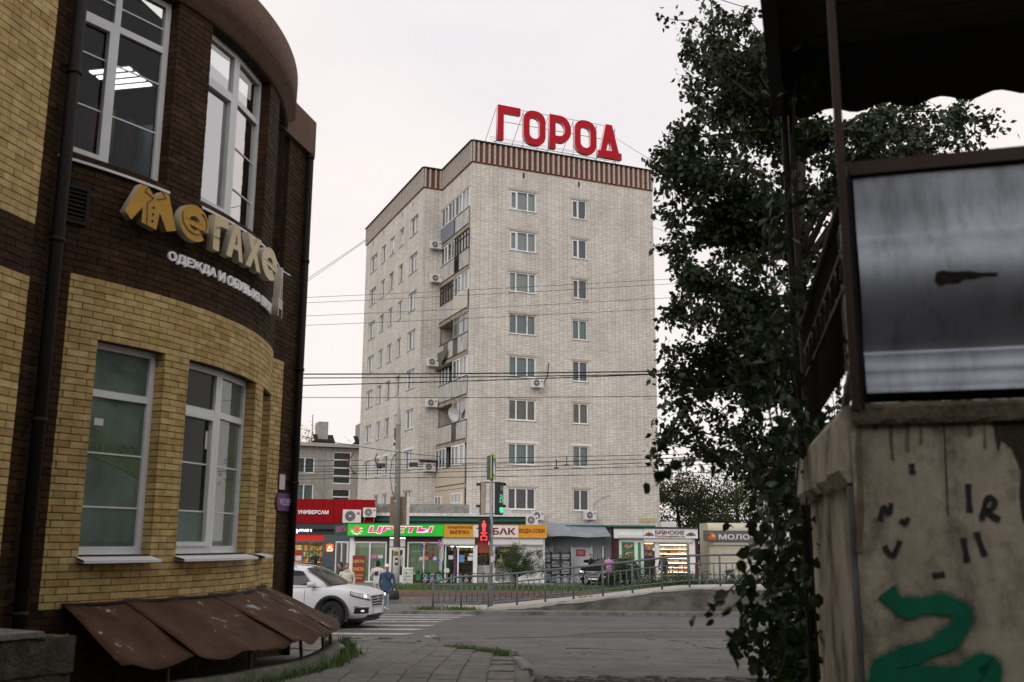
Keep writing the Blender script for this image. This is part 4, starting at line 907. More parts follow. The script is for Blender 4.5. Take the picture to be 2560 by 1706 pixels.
# ================= panel block behind, left of the tower =================
M_pan = mat('panel_concrete', (0.30,0.285,0.26), .9, .12, 1.2, bump=.3, stain=(0.17,0.16,0.145), stain_amt=.6, stain_scale=(1,1,.3))
PB = Matrix.Translation((-22.6,100.5,0)) @ Matrix.Rotation(face_rz(68), 4, 'Z')
pan = thing('panel_block', 'grey concrete panel apartment block behind the red shop front', 'apartment block', M=PB)
PL, PR, PT = -3.0, 26.0, 12.2
pw = []
for s in (4.35, 7.05, 9.75, 1.6):
    pw += [(1.15,2.85,s,s+1.55,'w'),(9.0,10.7,s,s+1.55,'w'),(13,14.7,s,s+1.55,'w')]
for s in (2.15,4.95,7.75,10.4): pass
stairs = [(4.75,6.55,3.3,6.1),(4.75,6.55,6.6,9.3),(4.75,6.55,.6,2.9)]
stairs = [(4.75,6.6,3.9,6.9),(4.75,6.6,7.3,10.9),(4.75,6.6,.8,3.4)]
stairs = [(4.75,6.6,8.05,11.3),(4.75,6.6,4.3,7.55)]
pw = []
for s in (9.05, 6.35, 3.65, .95):
    pw += [(1.0,2.85,s,s+1.6),(8.55,10.2,s,s+1.6),(13,14.7,s,s+1.6),(17,18.7,s,s+1.6)]
mb = MB(); wall_grid(mb, PL, PR, 0, PT-.45, pw+stairs, 0, .18); mb.quad((PR,0,0),(PR,12,0),(PR,12,PT-.45),(PR,0,PT-.45)); mb.build('wall', M_pan, pan)
MB().box(PL, PR+.3, -.55, 12, PT-.45, PT-.1).build('roof', mat('roof_edge', (0.36,0.345,0.32), .9, .1), pan)
for z in (8.7,6.0,3.3): MB().box(PL,PR,-.006,.01,z-.03,z+.03).build('panel_joint', mat('joint', (0.15,0.14,0.125), .9), pan)
for x in (3.9,7.5,11.5): MB().box(x-.03,x+.03,-.008,.01,0,PT-.5).build('panel_joint', MAT['joint'], pan)
for (a,b,c,d) in pw:
    o = pvc(pan, Matrix.Translation((a,.12,0)), b-a, c, d, (), [(b-a)*.47], M_pane, fw=.11); link('curtain', curtain(.05,b-a-.05,c,d,.3,.03,16,rng.random()*6).mesh('curtain', CURT[rng.choice([0,1,3,2])]), o)
for (a,b,c,d) in stairs:
    h = d-c; o = pvc(pan, Matrix.Translation((a,.12,0)), b-a, c, d, [c+h*.25,c+h*.5,c+h*.75], [], M_pane, fw=.10)
    link('curtain', MB().quad((0,.5,c),(b-a,.5,c),(b-a,.5,d),(0,.5,d)).mesh('stair_void', mat('stair_dim', (0.10,0.10,0.085), .9, .2)), o)  # flat dark sheet painted as the dim stairwell behind the glass, no curtain
for i in range(90):   # insulation dowel marks
    x, z = rng.uniform(-1,9), rng.uniform(4,11.4)
    if any(a-.2<x<b+.2 and c-.2<z<d+.2 for a,b,c,d in pw+stairs): continue
    MB().cyl((x,-.01,z),(x,.0,z),.045,n=6).build('dowel', MAT['joint'], pan)
for x, w in ((0.2,.8),(3.9,1.0),(8.3,1.0)):
    MB().box(x,x+w,4,6,PT-.1,PT+(.9 if w < 1 else 2.6)).build('chimney', M_pan, pan)
    if w == 1: MB().add([(x-.5,3.8,PT+.6),(x+w+.7,3.8,PT+.6),(x+w+.7,4.8,PT+1.3),(x-.5,4.8,PT+1.3),(x-1.2,3.7,PT-.1),(x+w+.9,3.7,PT-.1)], [(0,1,2,3),(4,5,1,0)]).build('chimney_hood', M_dkmetal, pan)
MB().cyl((3.2,4,PT),(3.2,4,PT+3.3),.04,n=6).build('aerial', M_rust, pan)
bx = MB().box(-2.9,-.3,-1.1,0,8.0,8.9).build('balcony', M_whited, pan)
pvc(pan, Matrix.Translation((-2.8,-1.05,0)), 2.5, 8.95, 10.6, (), [.8,1.6], M_pane, fw=.08)
# ================= supermarket =================
SMK = Matrix.Translation((-13.5,55.7,0)) @ Matrix.Rotation(face_rz(76), 4, 'Z')
def loc(M, x, y, Y=None, n=0.0):
    Mi = M.inverted(); o = Mi @ eye; d = Mi.to_3x3() @ sight(x, y); return o + d*((n-o.y)/d.y)
smk = thing('supermarket', 'supermarket front with red metal panels and dark grey entrance', 'shop', M=SMK)
M_redp = mat('red_cassette', (0.25,0.003,0.007), .6, .06, 2, spec=.12); M_gry = mat('grey_cladding', (0.085,0.10,0.115), .6, .1); M_gry2 = mat('dark_fascia', (0.035,0.04,0.045), .6, .1)
a = loc(SMK, 728, 1246); b = loc(SMK, 938, 1251); c = loc(SMK, 938, 1310); XR = b.x; ZR0, ZR1 = c.z, (a.z+b.z)/2
step = (loc(SMK,802,1280).x - loc(SMK,775.6,1280).x)
x = XR
while x > -8:
    MB().box(max(x-step+.02,-8), x, -.06, 0, ZR0, ZR1).build('metal_panel', M_redp, smk); x -= step
MB().box(-8, XR, 0, 8, 3.0, ZR1-.03).build('wall', M_gry2, smk)
xd1 = loc(SMK, 809, 1400).x; zd = loc(SMK, 800, 1357).z; zb = loc(SMK, 800, 1337).z; xp1 = loc(SMK, 842, 1400).x
MB().box(-8, xp1+1.5, .25, .4, zb, ZR0).build('fascia', M_gry2, smk)
MB().box(xd1, xp1+1.5, .2, .4, .2, zb).build('pier', M_gry, smk)
for z in (.9,1.55,2.2): MB().box(xd1+.0,xp1,.19,.21,z,z+.02).build('joint_line', M_gry2, smk)
MB().box(-8, xd1, .35, .45, zd+.12, zb-.02).build('light_box', mat('red_light_box', (0.35,0.01,0.008), .4, .25, 1.0, emit=(1,0.03,0.02), es=.35), smk)
MB().box(-8, xd1, .28, .46, zd, zd+.12).build('door_beam', M_grail, smk)
for px_ in (757, 773, 808): q = loc(SMK,px_,1400).x; MB().box(q-.05,q+.05,.3,.42,.25,zd).build('door_post', M_grail, smk)
MB().quad((-8,.36,.3),(xd1,.36,.3),(xd1,.36,zd),(-8,.36,zd)).build('pane', glass('door_pane',(0.9,0.92,0.9),1.5,0,.01), smk)
# warm lit shop inside
mb = MB(); mb.quad((-8,6,0),(xp1+1,6,0),(xp1+1,6,3.2),(-8,6,3.2)); mb.quad((-8,.5,3.0),(xp1+1,.5,3.0),(xp1+1,6,3.0),(-8,6,3.0)); mb.quad((xd1+.6,.5,0),(xd1+.6,6,0),(xd1+.6,6,3),(xd1+.6,.5,3)); mb.quad((-8,.4,.28),(xd1+.6,.4,.28),(xd1+.6,6,.28),(-8,6,.28)); mb.build('interior', mat('shop_interior', (0.5,0.38,0.22), .8, .1), smk)
for i in range(3): MB().box(xd1-.9-i*1.2,xd1-.2-i*1.2,.9,1.3,2.88,2.94).build('ceiling_light', glow('warm_tube', (1,.74,.38), 60), smk)
gc = [island_mat('goods', [(0.6,0.05,0.03),(0.7,0.45,0.05),(0.6,0.6,0.5),(0.1,0.3,0.1),(0.5,0.2,0.05),(0.75,0.6,0.2)], .5, 0, .1)]
def goods(parent, x0, x1, y, z0, z1, rows, m, wmin=.1, wmax=.22, shelf=None, hs=.75):
    mb = MB(); sh = MB(); dz = (z1-z0)/rows
    for r in range(rows):
        z = z0+dz*r; sh.box(x0,x1,y,y+.35,z-.02,z); x = x0+.02
        while x < x1-.05:
            w = min(rng.uniform(wmin,wmax), x1-.01-x); h = dz*hs*rng.uniform(.65,1)
            if rng.random() < .93: mb.box(x,x+w*.9,y+.04,y+.3,z,z+h)
            x += w
    sh.build('shelf', shelf or M_whited, parent); return mb.build('goods', m, parent, kind='stuff')
goods(smk, -6, xd1+.3, 3.4, .4, 2.2, 5, gc[0]); goods(smk, -6, -2.2, 1.8, .4, 1.5, 3, gc[0])
for pxx, lab in ((729,0),(746,1)):
    p = loc(SMK, pxx, 1400).x; z0_, z1_ = loc(SMK, pxx, 1402 if lab==0 else 1404).z, loc(SMK, pxx, 1372 if lab==0 else 1378).z
    po = MB().box(p-.18,p+.2,.33,.345,z0_,z1_).build('poster', mat('poster_red', (0.35,0.03,0.03), .6, .2), smk)
    MB().box(p-.15,p+.17,.322,.329,z0_+.04,z0_+.3).build('poster_print', M_whited, po)
# lettering
q0, q1 = loc(SMK,744,1290), loc(SMK,821,1276); text('УНИВЕРСАМ', q0.x, q1.x, loc(SMK,780,1286).z, loc(SMK,780,1276).z, -.09, mat('white_sign_letter', (0.8,0.8,0.82), .4, .02, emit=(1,1,1), es=.15), smk, 'lettering', .05, .02)
M_lit = glow('lit_white', (1,.93,1), 1.6)
xa = loc(SMK,783,1320,0,.2).x; text('маркет', loc(SMK,716,1320,0,.2).x, xa, loc(SMK,770,1334,0,.2).z, loc(SMK,770,1316.5,0,.2).z, .24, M_lit, smk, 'lettering', .05, .035)
def mlogo(x0, x1, y0, y1, mir):
    p, q = loc(SMK, x0, y1, 0, .15), loc(SMK, x1, y0, 0, .15)
    lg = shape([rr(p.x,q.x,p.z,q.z,.1)], .06, glow('orange_panel', (1,.10,.02), .9), smk, 'logo_panel', M=Matrix.Translation((0,.2,0)))
    w, h = q.x-p.x, q.z-p.z; pts = [(.15,.28),(.42,.8),(.5,.55),(.68,.85),(.72,.45),(.92,.34),(.92,.28),(.64,.3),(.6,.62),(.46,.36),(.4,.58),(.28,.28)]
    if mir: pts = [(1-a_,b_) for a_,b_ in pts]
    shape([[(p.x+w*a_, p.z+h*b_) for a_, b_ in pts]], .02, glow('lit_yellow', (1,.85,.45), 1.6), lg, 'logo_mark', M=Matrix.Translation((0,-.065,0)))
    MB().box(p.x+w*.12,q.x-w*.12,-.075,-.062,p.z+h*.1,p.z+h*.2).build('logo_bar', MAT['lit_yellow'], lg)
mlogo(815, 834, 1360, 1380, False)
acs = SMK @ Matrix.Translation((0,0,0)); p = loc(SMK,856,1307,0,-.3); ac(SMK @ Matrix.Translation((p.x,0,p.z)), 'large white air conditioner in front of the red panels above the flower kiosk', 1.0, .72); p = loc(SMK,907,1293,0,-.3); ac(SMK @ Matrix.Translation((p.x,0,p.z)), 'smaller white air conditioner at the right end of the red panels', .72, .52)
# ================= annex at the foot of the tower =================
ann = thing('shop_annex', 'low flat roofed annex with green and white fascia at the foot of the tower', 'building', (-9.0,57.6,0), face_rz(88))
aw = 10.2
MB().box(0,aw,.1,5,0,3.55).build('wall', M_gry2, ann); MB().box(-.1,aw,-.3,5,3.78,3.95).build('roof_edge', M_whited, ann); MB().box(0,aw-.05,-.05,.2,3.5,3.76).build('fascia', mat('dark_green_fascia', (0.015,0.10,0.085), .5, .15), ann)
mb = MB(); mb.loft([[(0+x, 1.0+.5*math.cos(a), 3.95+.55*max(0,math.sin(a))) for a in np.linspace(0,math.pi,9)] for x in (0,1.5,3,4.5,6.2,6.6)], closed=False); mb.build('roof_mound', M_conc, ann, True)
MB().box(6.8,9.0,.6,1.6,3.97,4.25).build('roof_sheet', M_steel, ann)
# ================= kiosks =================
def kiosk_frame(x, Y, b): p = at(x, 1400, Y); return Matrix.Translation((p.x, p.y, 0)) @ Matrix.Rotation(face_rz(b), 4, 'Z')
M_shut = mat('white_shutter', (0.66,0.66,0.64), .5, .05)
def shutter_box(t, x0, x1, z0, z1, y=-.18): 
    mb = MB(); mb.add([(x0,y+.03,z0),(x1,y+.03,z0),(x1,y,z0+.06),(x0,y,z0+.06),(x1,y,z1),(x0,y,z1),(x0,0,z1),(x1,0,z1),(x0,0,z0),(x1,0,z0)], [(0,1,2,3),(3,2,4,5),(5,4,7,6),(8,9,1,0),(0,3,5,6,8),(1,9,7,4,2)]); return mb.build('shutter_box', M_shut, t)
# --- flower kiosk ---
KF = kiosk_frame(870, 53, 90); kf = thing('flower_kiosk', 'flower kiosk with a glowing green sign and white framed windows', 'kiosk', M=KF)
L_ = lambda x, y, n=0.0: loc(KF, x, y, 0, n)
W = L_(1109,1400).x; zs0, zs1 = L_(990,1340,-.3).z, L_(990,1311,-.3).z
M_green = mat('green_light_box', (0.01,0.20,0.02), .3, .3, 1.2, emit=(0.02,0.75,0.03), es=.42)
MB().box(-.02,W-.02,-.35,0,zs0,zs1).build('sign_box', M_green, kf)
M_gtrim = mat('green_trim', (0.01,0.10,0.035), .4, .1); MB().box(-.04,W,-.37,.02,zs1,zs1+.06).build('sign_trim', M_gtrim, kf); MB().box(-.04,W,-.37,.02,zs0-.05,zs0).build('sign_trim', M_gtrim, kf)
mb = MB(); mb.add([(-.02,-.35,zs0),(-.85,.45,zs0-.02),(-.85,.45,zs1-.02),(-.02,-.35,zs1),(-.02,0,zs0),(-.5,.5,zs0),(-.5,.5,zs1),(-.02,0,zs1)], [(0,3,2,1),(4,5,6,7),(0,1,5,4),(3,7,6,2)]); mb.build('side_sign', M_gtrim, kf)
MK = Matrix.Translation((-.85,.44,0)) @ Matrix.Rotation(math.atan2(-.8,.83),4,'Z'); text('ЦВЕТЫ', .2, 1.08, zs0+.12, zs1-.12, -.02, mat('pink_letter_dull', (0.45,0.10,0.25), .5), kf, 'lettering', .01, .03, M=MK)
M_pnk = glow('pink_letter', (0.85,0.02,0.22), .7); M_pale = glow('pale_outline', (1,.75,.8), .8)
x0_, x1_ = L_(921,1320,-.36).x, L_(1083,1320,-.36).x; zl0, zl1 = L_(1000,1334,-.36).z, L_(1000,1317,-.36).z
text('ЦВЕТЫ', x0_-.03, x1_+.03, zl0-.03, zl1+.03, -.352, M_pale, kf, 'letter_outline', .006, .06, shear=.15); text('ЦВЕТЫ', x0_, x1_, zl0, zl1, -.36, M_pnk, kf, 'lettering', .01, .035, shear=.15)
cx, cz = L_(892,1325,-.36).x, L_(892,1325,-.36).z
rose = MB()
for i in range(9):
    a = i*.7; rose.add([Vector((cx+.16*math.cos(a+j*1.26)*(1-.08*i),-.354-.003*i,cz+.05+.16*math.sin(a+j*1.26)*(1-.08*i))) for j in range(5)], [(4,3,2,1,0)])
rose.build('rose_print', glow('rose_red', (1,.07,.1), .6), kf)
rl = MB()
for a in (200,235,270,310,340,20): rl.ell((cx+.24*math.cos(RAD(a)),-.355,cz+.22*math.sin(RAD(a))),(.09,.006,.05),8,4)
rl.build('leaf_print', glow('leaf_pale', (0.75,.9,.5), .45), kf)
for dx, dz in ((-.26,.0),(.22,-.12)): MB().ell((cx+dx,-.362,cz+dz),(.06,.006,.06),8,4).build('bud_print', MAT['rose_red'], kf)
zf_ = L_(1000,1463).z; zt_ = zs0-.3
M_kp = glass('kiosk_pane', (0.85,0.9,0.86), 1.45, 0, .01); M_gc = mat('green_net_curtain', (0.33,0.42,0.30), .9, .12, 5, emit=(0.5,.62,.42), es=.10)
def kwin(x0, x1, z0, z1, cols, cm=None, par=None, fr=None):
    o = pvc(par or kf, Matrix.Translation((x0,.02,0)), x1-x0, z0, z1, (), cols, M_kp, fw=.07, frame_m=fr)
    if cm: link('curtain', curtain(.03,x1-x0-.03,z0,z1,.28,.05,40,rng.random()*6).mesh('curtain', cm), o)
    return o
xw = [L_(x,1400).x for x in (873,884,966,973,1012,1018,1102)]
kwin(xw[1],xw[2],zf_+.12,zt_,[ (L_(924,1400).x-xw[1]) ], M_gc); kwin(xw[5],xw[6],zf_+.55,zt_,[L_(1059,1400).x-xw[5]], M_gc)
door = MB(); dx0, dx1 = xw[3], xw[4]; door.box(dx0,dx0+.12,-.02,.04,zf_,zt_-.3); door.box(dx1-.12,dx1,-.02,.04,zf_,zt_-.3); door.box(dx0+.12,dx1-.12,-.02,.04,zf_,zf_+.5); door.box(dx0+.12,dx1-.12,-.02,.04,zt_-.42,zt_-.3); door.box(dx0,dx1,-.02,.04,zt_-.24,zt_+.1); dd = door.build('door', M_white, kf)
MB().quad((dx0+.1,.01,zf_+.48),(dx1-.1,.01,zf_+.48),(dx1-.1,.01,zt_-.4),(dx0+.1,.01,zt_-.4)).build('pane', glass('door_dark',(0.3,0.2,0.2),1.5,.03,.01), dd)
MB().tube([(dx1-.16,-.04,zf_+.95),(dx1-.16,-.1,zf_+.97),(dx1-.16,-.1,zf_+1.35),(dx1-.16,-.04,zf_+1.37)],.018,6).build('handle', M_white, dd)
MB().box(xw[0],xw[1],-.03,.1,zf_,zs0).build('corner_post', M_white, kf)
M_brn = mat('dark_brown_frame', (0.05,0.03,0.03), .6, .1)
for a,b in ((xw[2],xw[3]),(xw[4],xw[5]),(xw[6],W)): MB().box(a,b,.0,.1,zf_,zs0).build('post', M_brn if b < W else M_white, kf)
MB().box(xw[1],xw[2],.0,.12,zt_,zs0).build('head_panel', M_brn, kf); MB().box(xw[5],xw[6],.0,.12,zt_,zs0).build('head_panel', M_brn, kf); MB().box(xw[5],xw[6],0,.12,zf_,zf_+.55).build('base_panel', M_brn, kf)
mb = MB(); mb.box(0,W,2.8,3,0,zs1); mb.box(0,W,.02,3,zs1-.02,zs1+.02); mb.quad((0,.1,zf_),(W,.1,zf_),(W,2.8,zf_),(0,2.8,zf_)); mb.build('shell', mat('kiosk_inside', (0.4,0.42,0.36), .9, .1), kf)
MB().box(1,4,1.2,1.35,2.5,2.55).build('ceiling_light', glow('cool_tube', (.9,1,.85), 5), kf)
# angled side window
MKS = Matrix.Translation((-.78,.75,0)) @ Matrix.Rotation(math.atan2(-.75,.78),4,'Z'); o = pvc(kf, MKS, 1.05, zf_+.15, zt_, (), [.52], M_kp, fw=.06); link('curtain', MB().quad((0,.35,zf_),(1.05,.35,zf_),(1.05,.35,zt_),(0,.35,zt_)).mesh('backing', mat('grey_backing',(0.22,0.23,0.22),.9,.1)), o)
bn = MB().box(L_(882,1400).x,L_(912,1400).x,-.06,-.03,L_(897,1461).z,L_(897,1389).z).build('banner', mat('banner_red', (0.22,0.025,0.02), .6, .15), kf)
M_yl = mat('banner_yellow', (0.55,0.50,0.08), .6, .05)
for s_, ya, yb, xa, xb in (('ЦВЕТЫ',1400,1408,884,911),('БУКЕТЫ',1419,1427,884,910),('СВАДЕБНЫЕ',1436,1440,884,909),('КОРЗИНЫ',1443,1448,885,906)): text(s_, L_(xa,1400).x, L_(xb,1400).x, L_(897,yb).z, L_(897,ya).z, -.062, M_yl, bn, 'lettering', .004, .02)
MB().box(L_(928,1400).x,L_(942,1400).x,-.04,-.02,L_(935,1396).z,L_(935,1387).z).build('notice', mat('pink_paper',(0.55,0.15,0.3),.7), kf); MB().box(L_(945,1400).x,L_(957,1400).x,-.04,-.02,L_(951,1396).z,L_(951,1388).z).build('notice', M_whited, kf); MB().box(L_(944,1400).x,L_(957,1400).x,-.04,-.02,L_(951,1406).z,L_(951,1397).z).build('notice', mat('green_paper',(0.02,0.25,0.12),.7), kf)
mlogo2 = loc(KF, 862, 1370)
# reflection of the lit logo is on the side panes in the photo: a second lit logo plate hangs inside the side window
def flower(px_, py_, Y, col, kind, lab):
    p = at(px_, py_, Y); t = thing('artificial_flower', lab, 'flower', p, 0, 'bouquets on show at the flower kiosk'); m = mat('petal_%.2f_%.2f_%.2f' % col, col, .6, .15); mb = MB()
    if kind == 'spike':
        for i in range(26): z = rng.uniform(-.22,.24); r = .11*(1-abs(z)/.3); a = rng.uniform(0,6.28); mb.ell((r*math.cos(a),r*math.sin(a),z),(.035,.035,.03),6,4)
    else:
        for i in range(9): a = i*.7; mb.ell((.06*math.cos(a),-.02,.06*math.sin(a)),(.045,.02,.045),6,4)
    mb.build('petals', m, t); MB().tube([(0,0,-.02),(.02,.03,-.35),(.05,.05,-.7)], .008, 5).build('stem', mat('stem_green',(0.04,0.10,0.03),.8), t)
for q in [(1067,1362,52.5,(0.42,0.02,0.03),'spike','red gladiolus spray at the flower kiosk window'),(1055,1372,52.5,(0.16,0.08,0.35),'spike','violet spray at the flower kiosk window'),(1100,1362,52.4,(0.55,0.22,0.45),'spike','pink spray at the right post of the flower kiosk'),(1068,1384,52.5,(0.35,0.02,0.03),'spike','lower red spray at the flower kiosk window'),(1082,1381,52.5,(0.33,0.02,0.03),'spike','small red spray right of the lower red one'),(1053,1397,52.5,(0.65,0.62,0.68),'bloom','white bloom left of the orange bloom'),(1066,1396,52.4,(0.7,0.22,0.03),'bloom','orange bloom at the flower kiosk window'),(1078,1396,52.5,(0.10,0.03,0.09),'bloom','dark purple bloom right of the orange bloom'),(1087,1397,52.5,(0.6,0.57,0.66),'bloom','white bloom with a dark heart near the right post'),(1095,1402,52.5,(0.15,0.08,0.4),'bloom','violet bloom low near the right post')]: flower(*q)
for px_, Y, col, lab in ((1068,51.9,(0.02,0.22,0.22),'teal bucket of flowers left of its twin'),(1096,51.8,(0.02,0.25,0.26),'teal bucket of flowers by the right post'),(1046,51.9,(0.04,0.30,0.08),'bright green flower crate by the kiosk window')):
    p = at(px_, 1438, Y); t = thing('flower_bucket', lab, 'bucket', (p.x,p.y,p.z-.25), 0, 'buckets in front of the flower kiosk'); MB().loft([[(r*math.cos(a),r*math.sin(a),z) for a in np.linspace(0,6.283,14,endpoint=False)] for r,z in ((.12,0),(.18,.3),(.2,.31),(.17,.3),(.12,.05))]).build('bucket_body', mat('bucket'+lab[:6],col,.5), t)
    blades('foliage', [(rng.gauss(0,.1),rng.gauss(0,.1),.2) for i in range(60)], .3, m=M_grass, parent=t, w=.02)
p = at(1028,1445,51.6); tb = thing('display_board', 'white display board of small packets beside the kiosk door', 'display', (p.x-.45,p.y,p.z-.35), 0); MB().add([(0,0,0),(.52,0,0),(.52,.18,.85),(0,.18,.85),(0,.22,.85),(.52,.22,.85),(.52,.2,0),(0,.2,0)], [(0,1,2,3),(3,2,5,4),(4,5,6,7),(0,3,4,7),(1,6,5,2)]).build('board', M_white, tb)
for i in range(5):
    for j in range(5): MB().box(.03+i*.098,.03+i*.098+.08,.18*(j*.16+.06)/.85-.02,.18*(j*.16+.06)/.85,.04+j*.16,.04+j*.16+.11).build('packet', island_mat('packets',[(0.5,0.55,0.6),(0.15,0.3,0.4),(0.6,0.55,0.3),(0.65,0.65,0.65)],.6,0,.1), tb)
# low fence before the kiosks
M_scw = mat('white_scroll', (0.55,0.56,0.56), .6, .1)
def fence(x0, x1, Y, zb, lab):
    t = thing('low_fence', lab, 'fence', (x0,Y,zb), 0); L = x1-x0
    MB().cyl((0,0,.55),(L,0,.55),.018,n=6).build('rail', M_black, t); MB().cyl((0,0,.08),(L,0,.08),.018,n=6).build('rail', M_black, t)
    n = max(1, int(L/1.5))
    for i in range(n+1): MB().box(L*i/n-.02,L*i/n+.02,-.02,.02,-.1,.62).build('post', M_black, t)
    k = int(L/.34)
    pm_ = MB(); pm_.tube([(.1*math.cos(a)*(1-a/14),0,.2+.1*math.sin(a)*(1-a/14)) for a in np.linspace(0,9,18)],.014,4); pm_.tube([(.08*math.cos(a),0,.42+.08*math.sin(a)) for a in np.linspace(0,6.28,13)],.012,4); sm = pm_.mesh('scroll', M_scw)
    for i in range(k): link('scroll', sm, t, Matrix.Translation((.17+i*.34,0,0)))
fence(-4.4, 0.2, 50.6, fz(-3,50.6), 'low black fence with white scrolls in front of the flower and drinks kiosks')
fence(2.2, 7.5, 50.6, fz(5,50.6), 'low black fence with white scrolls in front of the corrugated canopy')
fence(7.6, 13.5, 50.9, fz(10,50.9), 'low black fence among plants in front of the white kiosk')
# --- drinks and tobacco kiosk ---
KT = kiosk_frame(1109.5, 52.7, 84); kt = thing('drinks_kiosk', 'drinks and tobacco kiosk with an orange and white sign', 'kiosk', M=KT)
L_ = lambda x, y, n=0.0: loc(KT, x, y, 0, n)
zs0, zs1 = L_(1240,1343,-.3).z, L_(1240,1314,-.3).z; XS = [L_(x,1330,-.3).x for x in (1110,1183,1296,1367)]; W = XS[3]-.02
M_or = mat('orange_board', (0.62,0.28,0.012), .45, .08, emit=(1,.45,.02), es=.05); M_wb = mat('white_board', (0.7,0.68,0.66), .45, .05)
for i, m in enumerate((M_or, M_wb, M_or)): MB().box(XS[i]+.005,XS[i+1]-.005,-.3,0,zs0,zs1).build('sign_board', m, kt)
MB().box(XS[0],W,-.31,.0,zs0-.04,zs0).build('sign_trim', mat('yellow_trim',(0.5,0.35,0.05),.5), kt); MB().box(XS[0],W,-.31,0,zs1,zs1+.04).build('sign_trim', MAT['yellow_trim'], kt)
M_dr = mat('dark_red_letter', (0.17,0.008,0.012), .5, .03)
for s_, xa, xb, ya, yb in (('КОНДИТЕРСКАЯ',1119,1180,1316,1323),('ВЫПЕЧКА',1125,1174,1326,1335.5),('ТАБАК',1191,1289,1320,1337),('ВОДА-СОКИ',1298,1361,1322,1335)): text(s_, L_(xa,1330,-.3).x, L_(xb,1330,-.3).x, L_((xa+xb)/2,yb,-.3).z, L_((xa+xb)/2,ya,-.3).z, -.302, M_dr, kt, 'lettering', .01, .03)
zt_ = zs0-.42; zf_ = L_(1200,1462).z
xk = [L_(x,1400).x for x in (1107,1186,1193,1234,1297,1302,1357)]
for a,b in ((xk[0],xk[1]),(xk[3]-.3,xk[4]),(xk[4]+.02,xk[6])): shutter_box(kt, a, b, zt_, zs0-.06)
kwin(xk[0]+.1,xk[1],zf_,zt_,[L_(1145,1400).x-xk[0]-.1], None, kt); kwin(xk[3],xk[4]-.05,zf_+.1,zt_,[], None, kt)
for a_, b_ in ((xk[1],xk[2]),(xk[3]-.2,xk[3]),(xk[4]-.05,xk[5])): MB().box(a_,b_,-.05,.1,zf_,zt_).build('frame_post', M_white, kt)
def slats(par, x0, x1, z0, z1, y, m, st=.09):
    mb = MB(); z = z0
    while z < z1-.02: mb.add([(x0,y,z+.012),(x1,y,z+.012),(x1,y,z+st),(x0,y,z+st),(x0,y+.015,z),(x1,y+.015,z)], [(0,1,2,3),(4,5,1,0)]); z += st
    return mb.build('roller_shutter', m, par)
slats(kt, xk[5], xk[6], zf_, zt_, 0.0, M_shut); MB().box(xk[6],xk[6]+.1,-.05,2.5,zf_,zs0).build('corner_post', M_white, kt)
mb = MB(); M_in = mat('warm_inside', (0.35,0.22,0.12), .8, .2); mb.quad((0,2.6,0),(W,2.6,0),(W,2.6,zs1),(0,2.6,zs1)); mb.quad((0,.1,zs0),(W,.1,zs0),(W,2.6,zs0),(0,2.6,zs0)); mb.quad((0,.1,zf_),(W,.1,zf_),(W,2.6,zf_),(0,2.6,zf_)); mb.quad((xk[5],.1,0),(xk[5],2.6,0),(xk[5],2.6,zs0),(xk[5],.1,zs0)); mb.quad((0,.1,0),(0,2.6,0),(0,2.6,zs0),(0,.1,zs0)); mb.build('shell', M_in, kt); MB().box(0,W,-.0,2.7,zs1,zs1+.03).build('roof', M_gry2, kt)
bot = island_mat('bottles', [(0.02,0.04,0.015),(0.08,0.10,0.02),(0.05,0.03,0.015),(0.12,0.13,0.05),(0.02,0.02,0.02),(0.25,0.22,0.12)], .15, 0, .1, spec=.6)
goods(kt, .15, xk[1], 1.2, zf_+.1, zt_, 6, bot, .07, .11, M_brn, .8); goods(kt, xk[2]+.1, xk[3]-.2, 1.9, zf_+.9, zt_, 5, gc[0], .08, .18, M_brn); goods(kt, xk[3]+.1, xk[4]-.1, 2.0, zf_+.8, zt_-.2, 4, bot, .08, .2, M_brn)
bt = L_(1117,1415).x; zb_ = L_(1117,1448).z
bo = thing('bottle_standee', 'tall green bottle shaped standee in the drinks kiosk window', 'standee', M=KT @ Matrix.Translation((bt,.12,zb_)))
MB().loft([[(r*math.cos(a),r*.4*math.sin(a),z) for a in np.linspace(0,6.283,14,endpoint=False)] for r,z in ((.24,0),(.24,.75),(.2,.95),(.1,1.25),(.08,1.55),(.09,1.58),(.09,1.66))]).build('bottle', mat('bottle_green',(0.01,0.09,0.03),.25,.1), bo, True); MB().ell((0,-.1,.42),(.15,.01,.15),14,6).build('label', M_whited, bo)
ban = MB().box(L_(1134,1400).x,L_(1141,1400).x,.03,.05,zf_+.4,zt_-.02).build('banner', mat('blue_banner',(0.02,0.03,0.12),.6), kt)
for i, ch in enumerate('КРОМБОР'): zz = zt_-.2-i*.2; text(ch, L_(1135.2,1400).x, L_(1139.8,1400).x, zz-.13, zz, .028, mat('banner_red2',(0.4,0.05,0.04),.6), ban, 'lettering', .004, .02)
for (xa,xb,ya,yb,mm) in ((1121,1133,1389,1399,M_whited),(1148,1161,1388,1406,mat('blue_paper',(0.1,0.25,0.5),.7)),(1173,1182,1384,1390,M_whited),(1169,1182,1392,1402,M_whited)): MB().box(L_(xa,1400).x,L_(xb,1400).x,.0,.01,L_(xa,yb).z,L_(xa,ya).z).build('notice', mm, kt)
MB().box(L_(1249,1360).x,L_(1272,1360).x,1.0,1.08,L_(1260,1363,1.0).z,L_(1260,1363,1.0).z+.05).build('ceiling_light', glow('cool_white_tube', (1,.9,1), 22), kt); MB().box(.4,1.6,1.0,1.08,zt_-.1,zt_-.06).build('ceiling_light', glow('dim_tube',(1,.8,.6),12), kt)
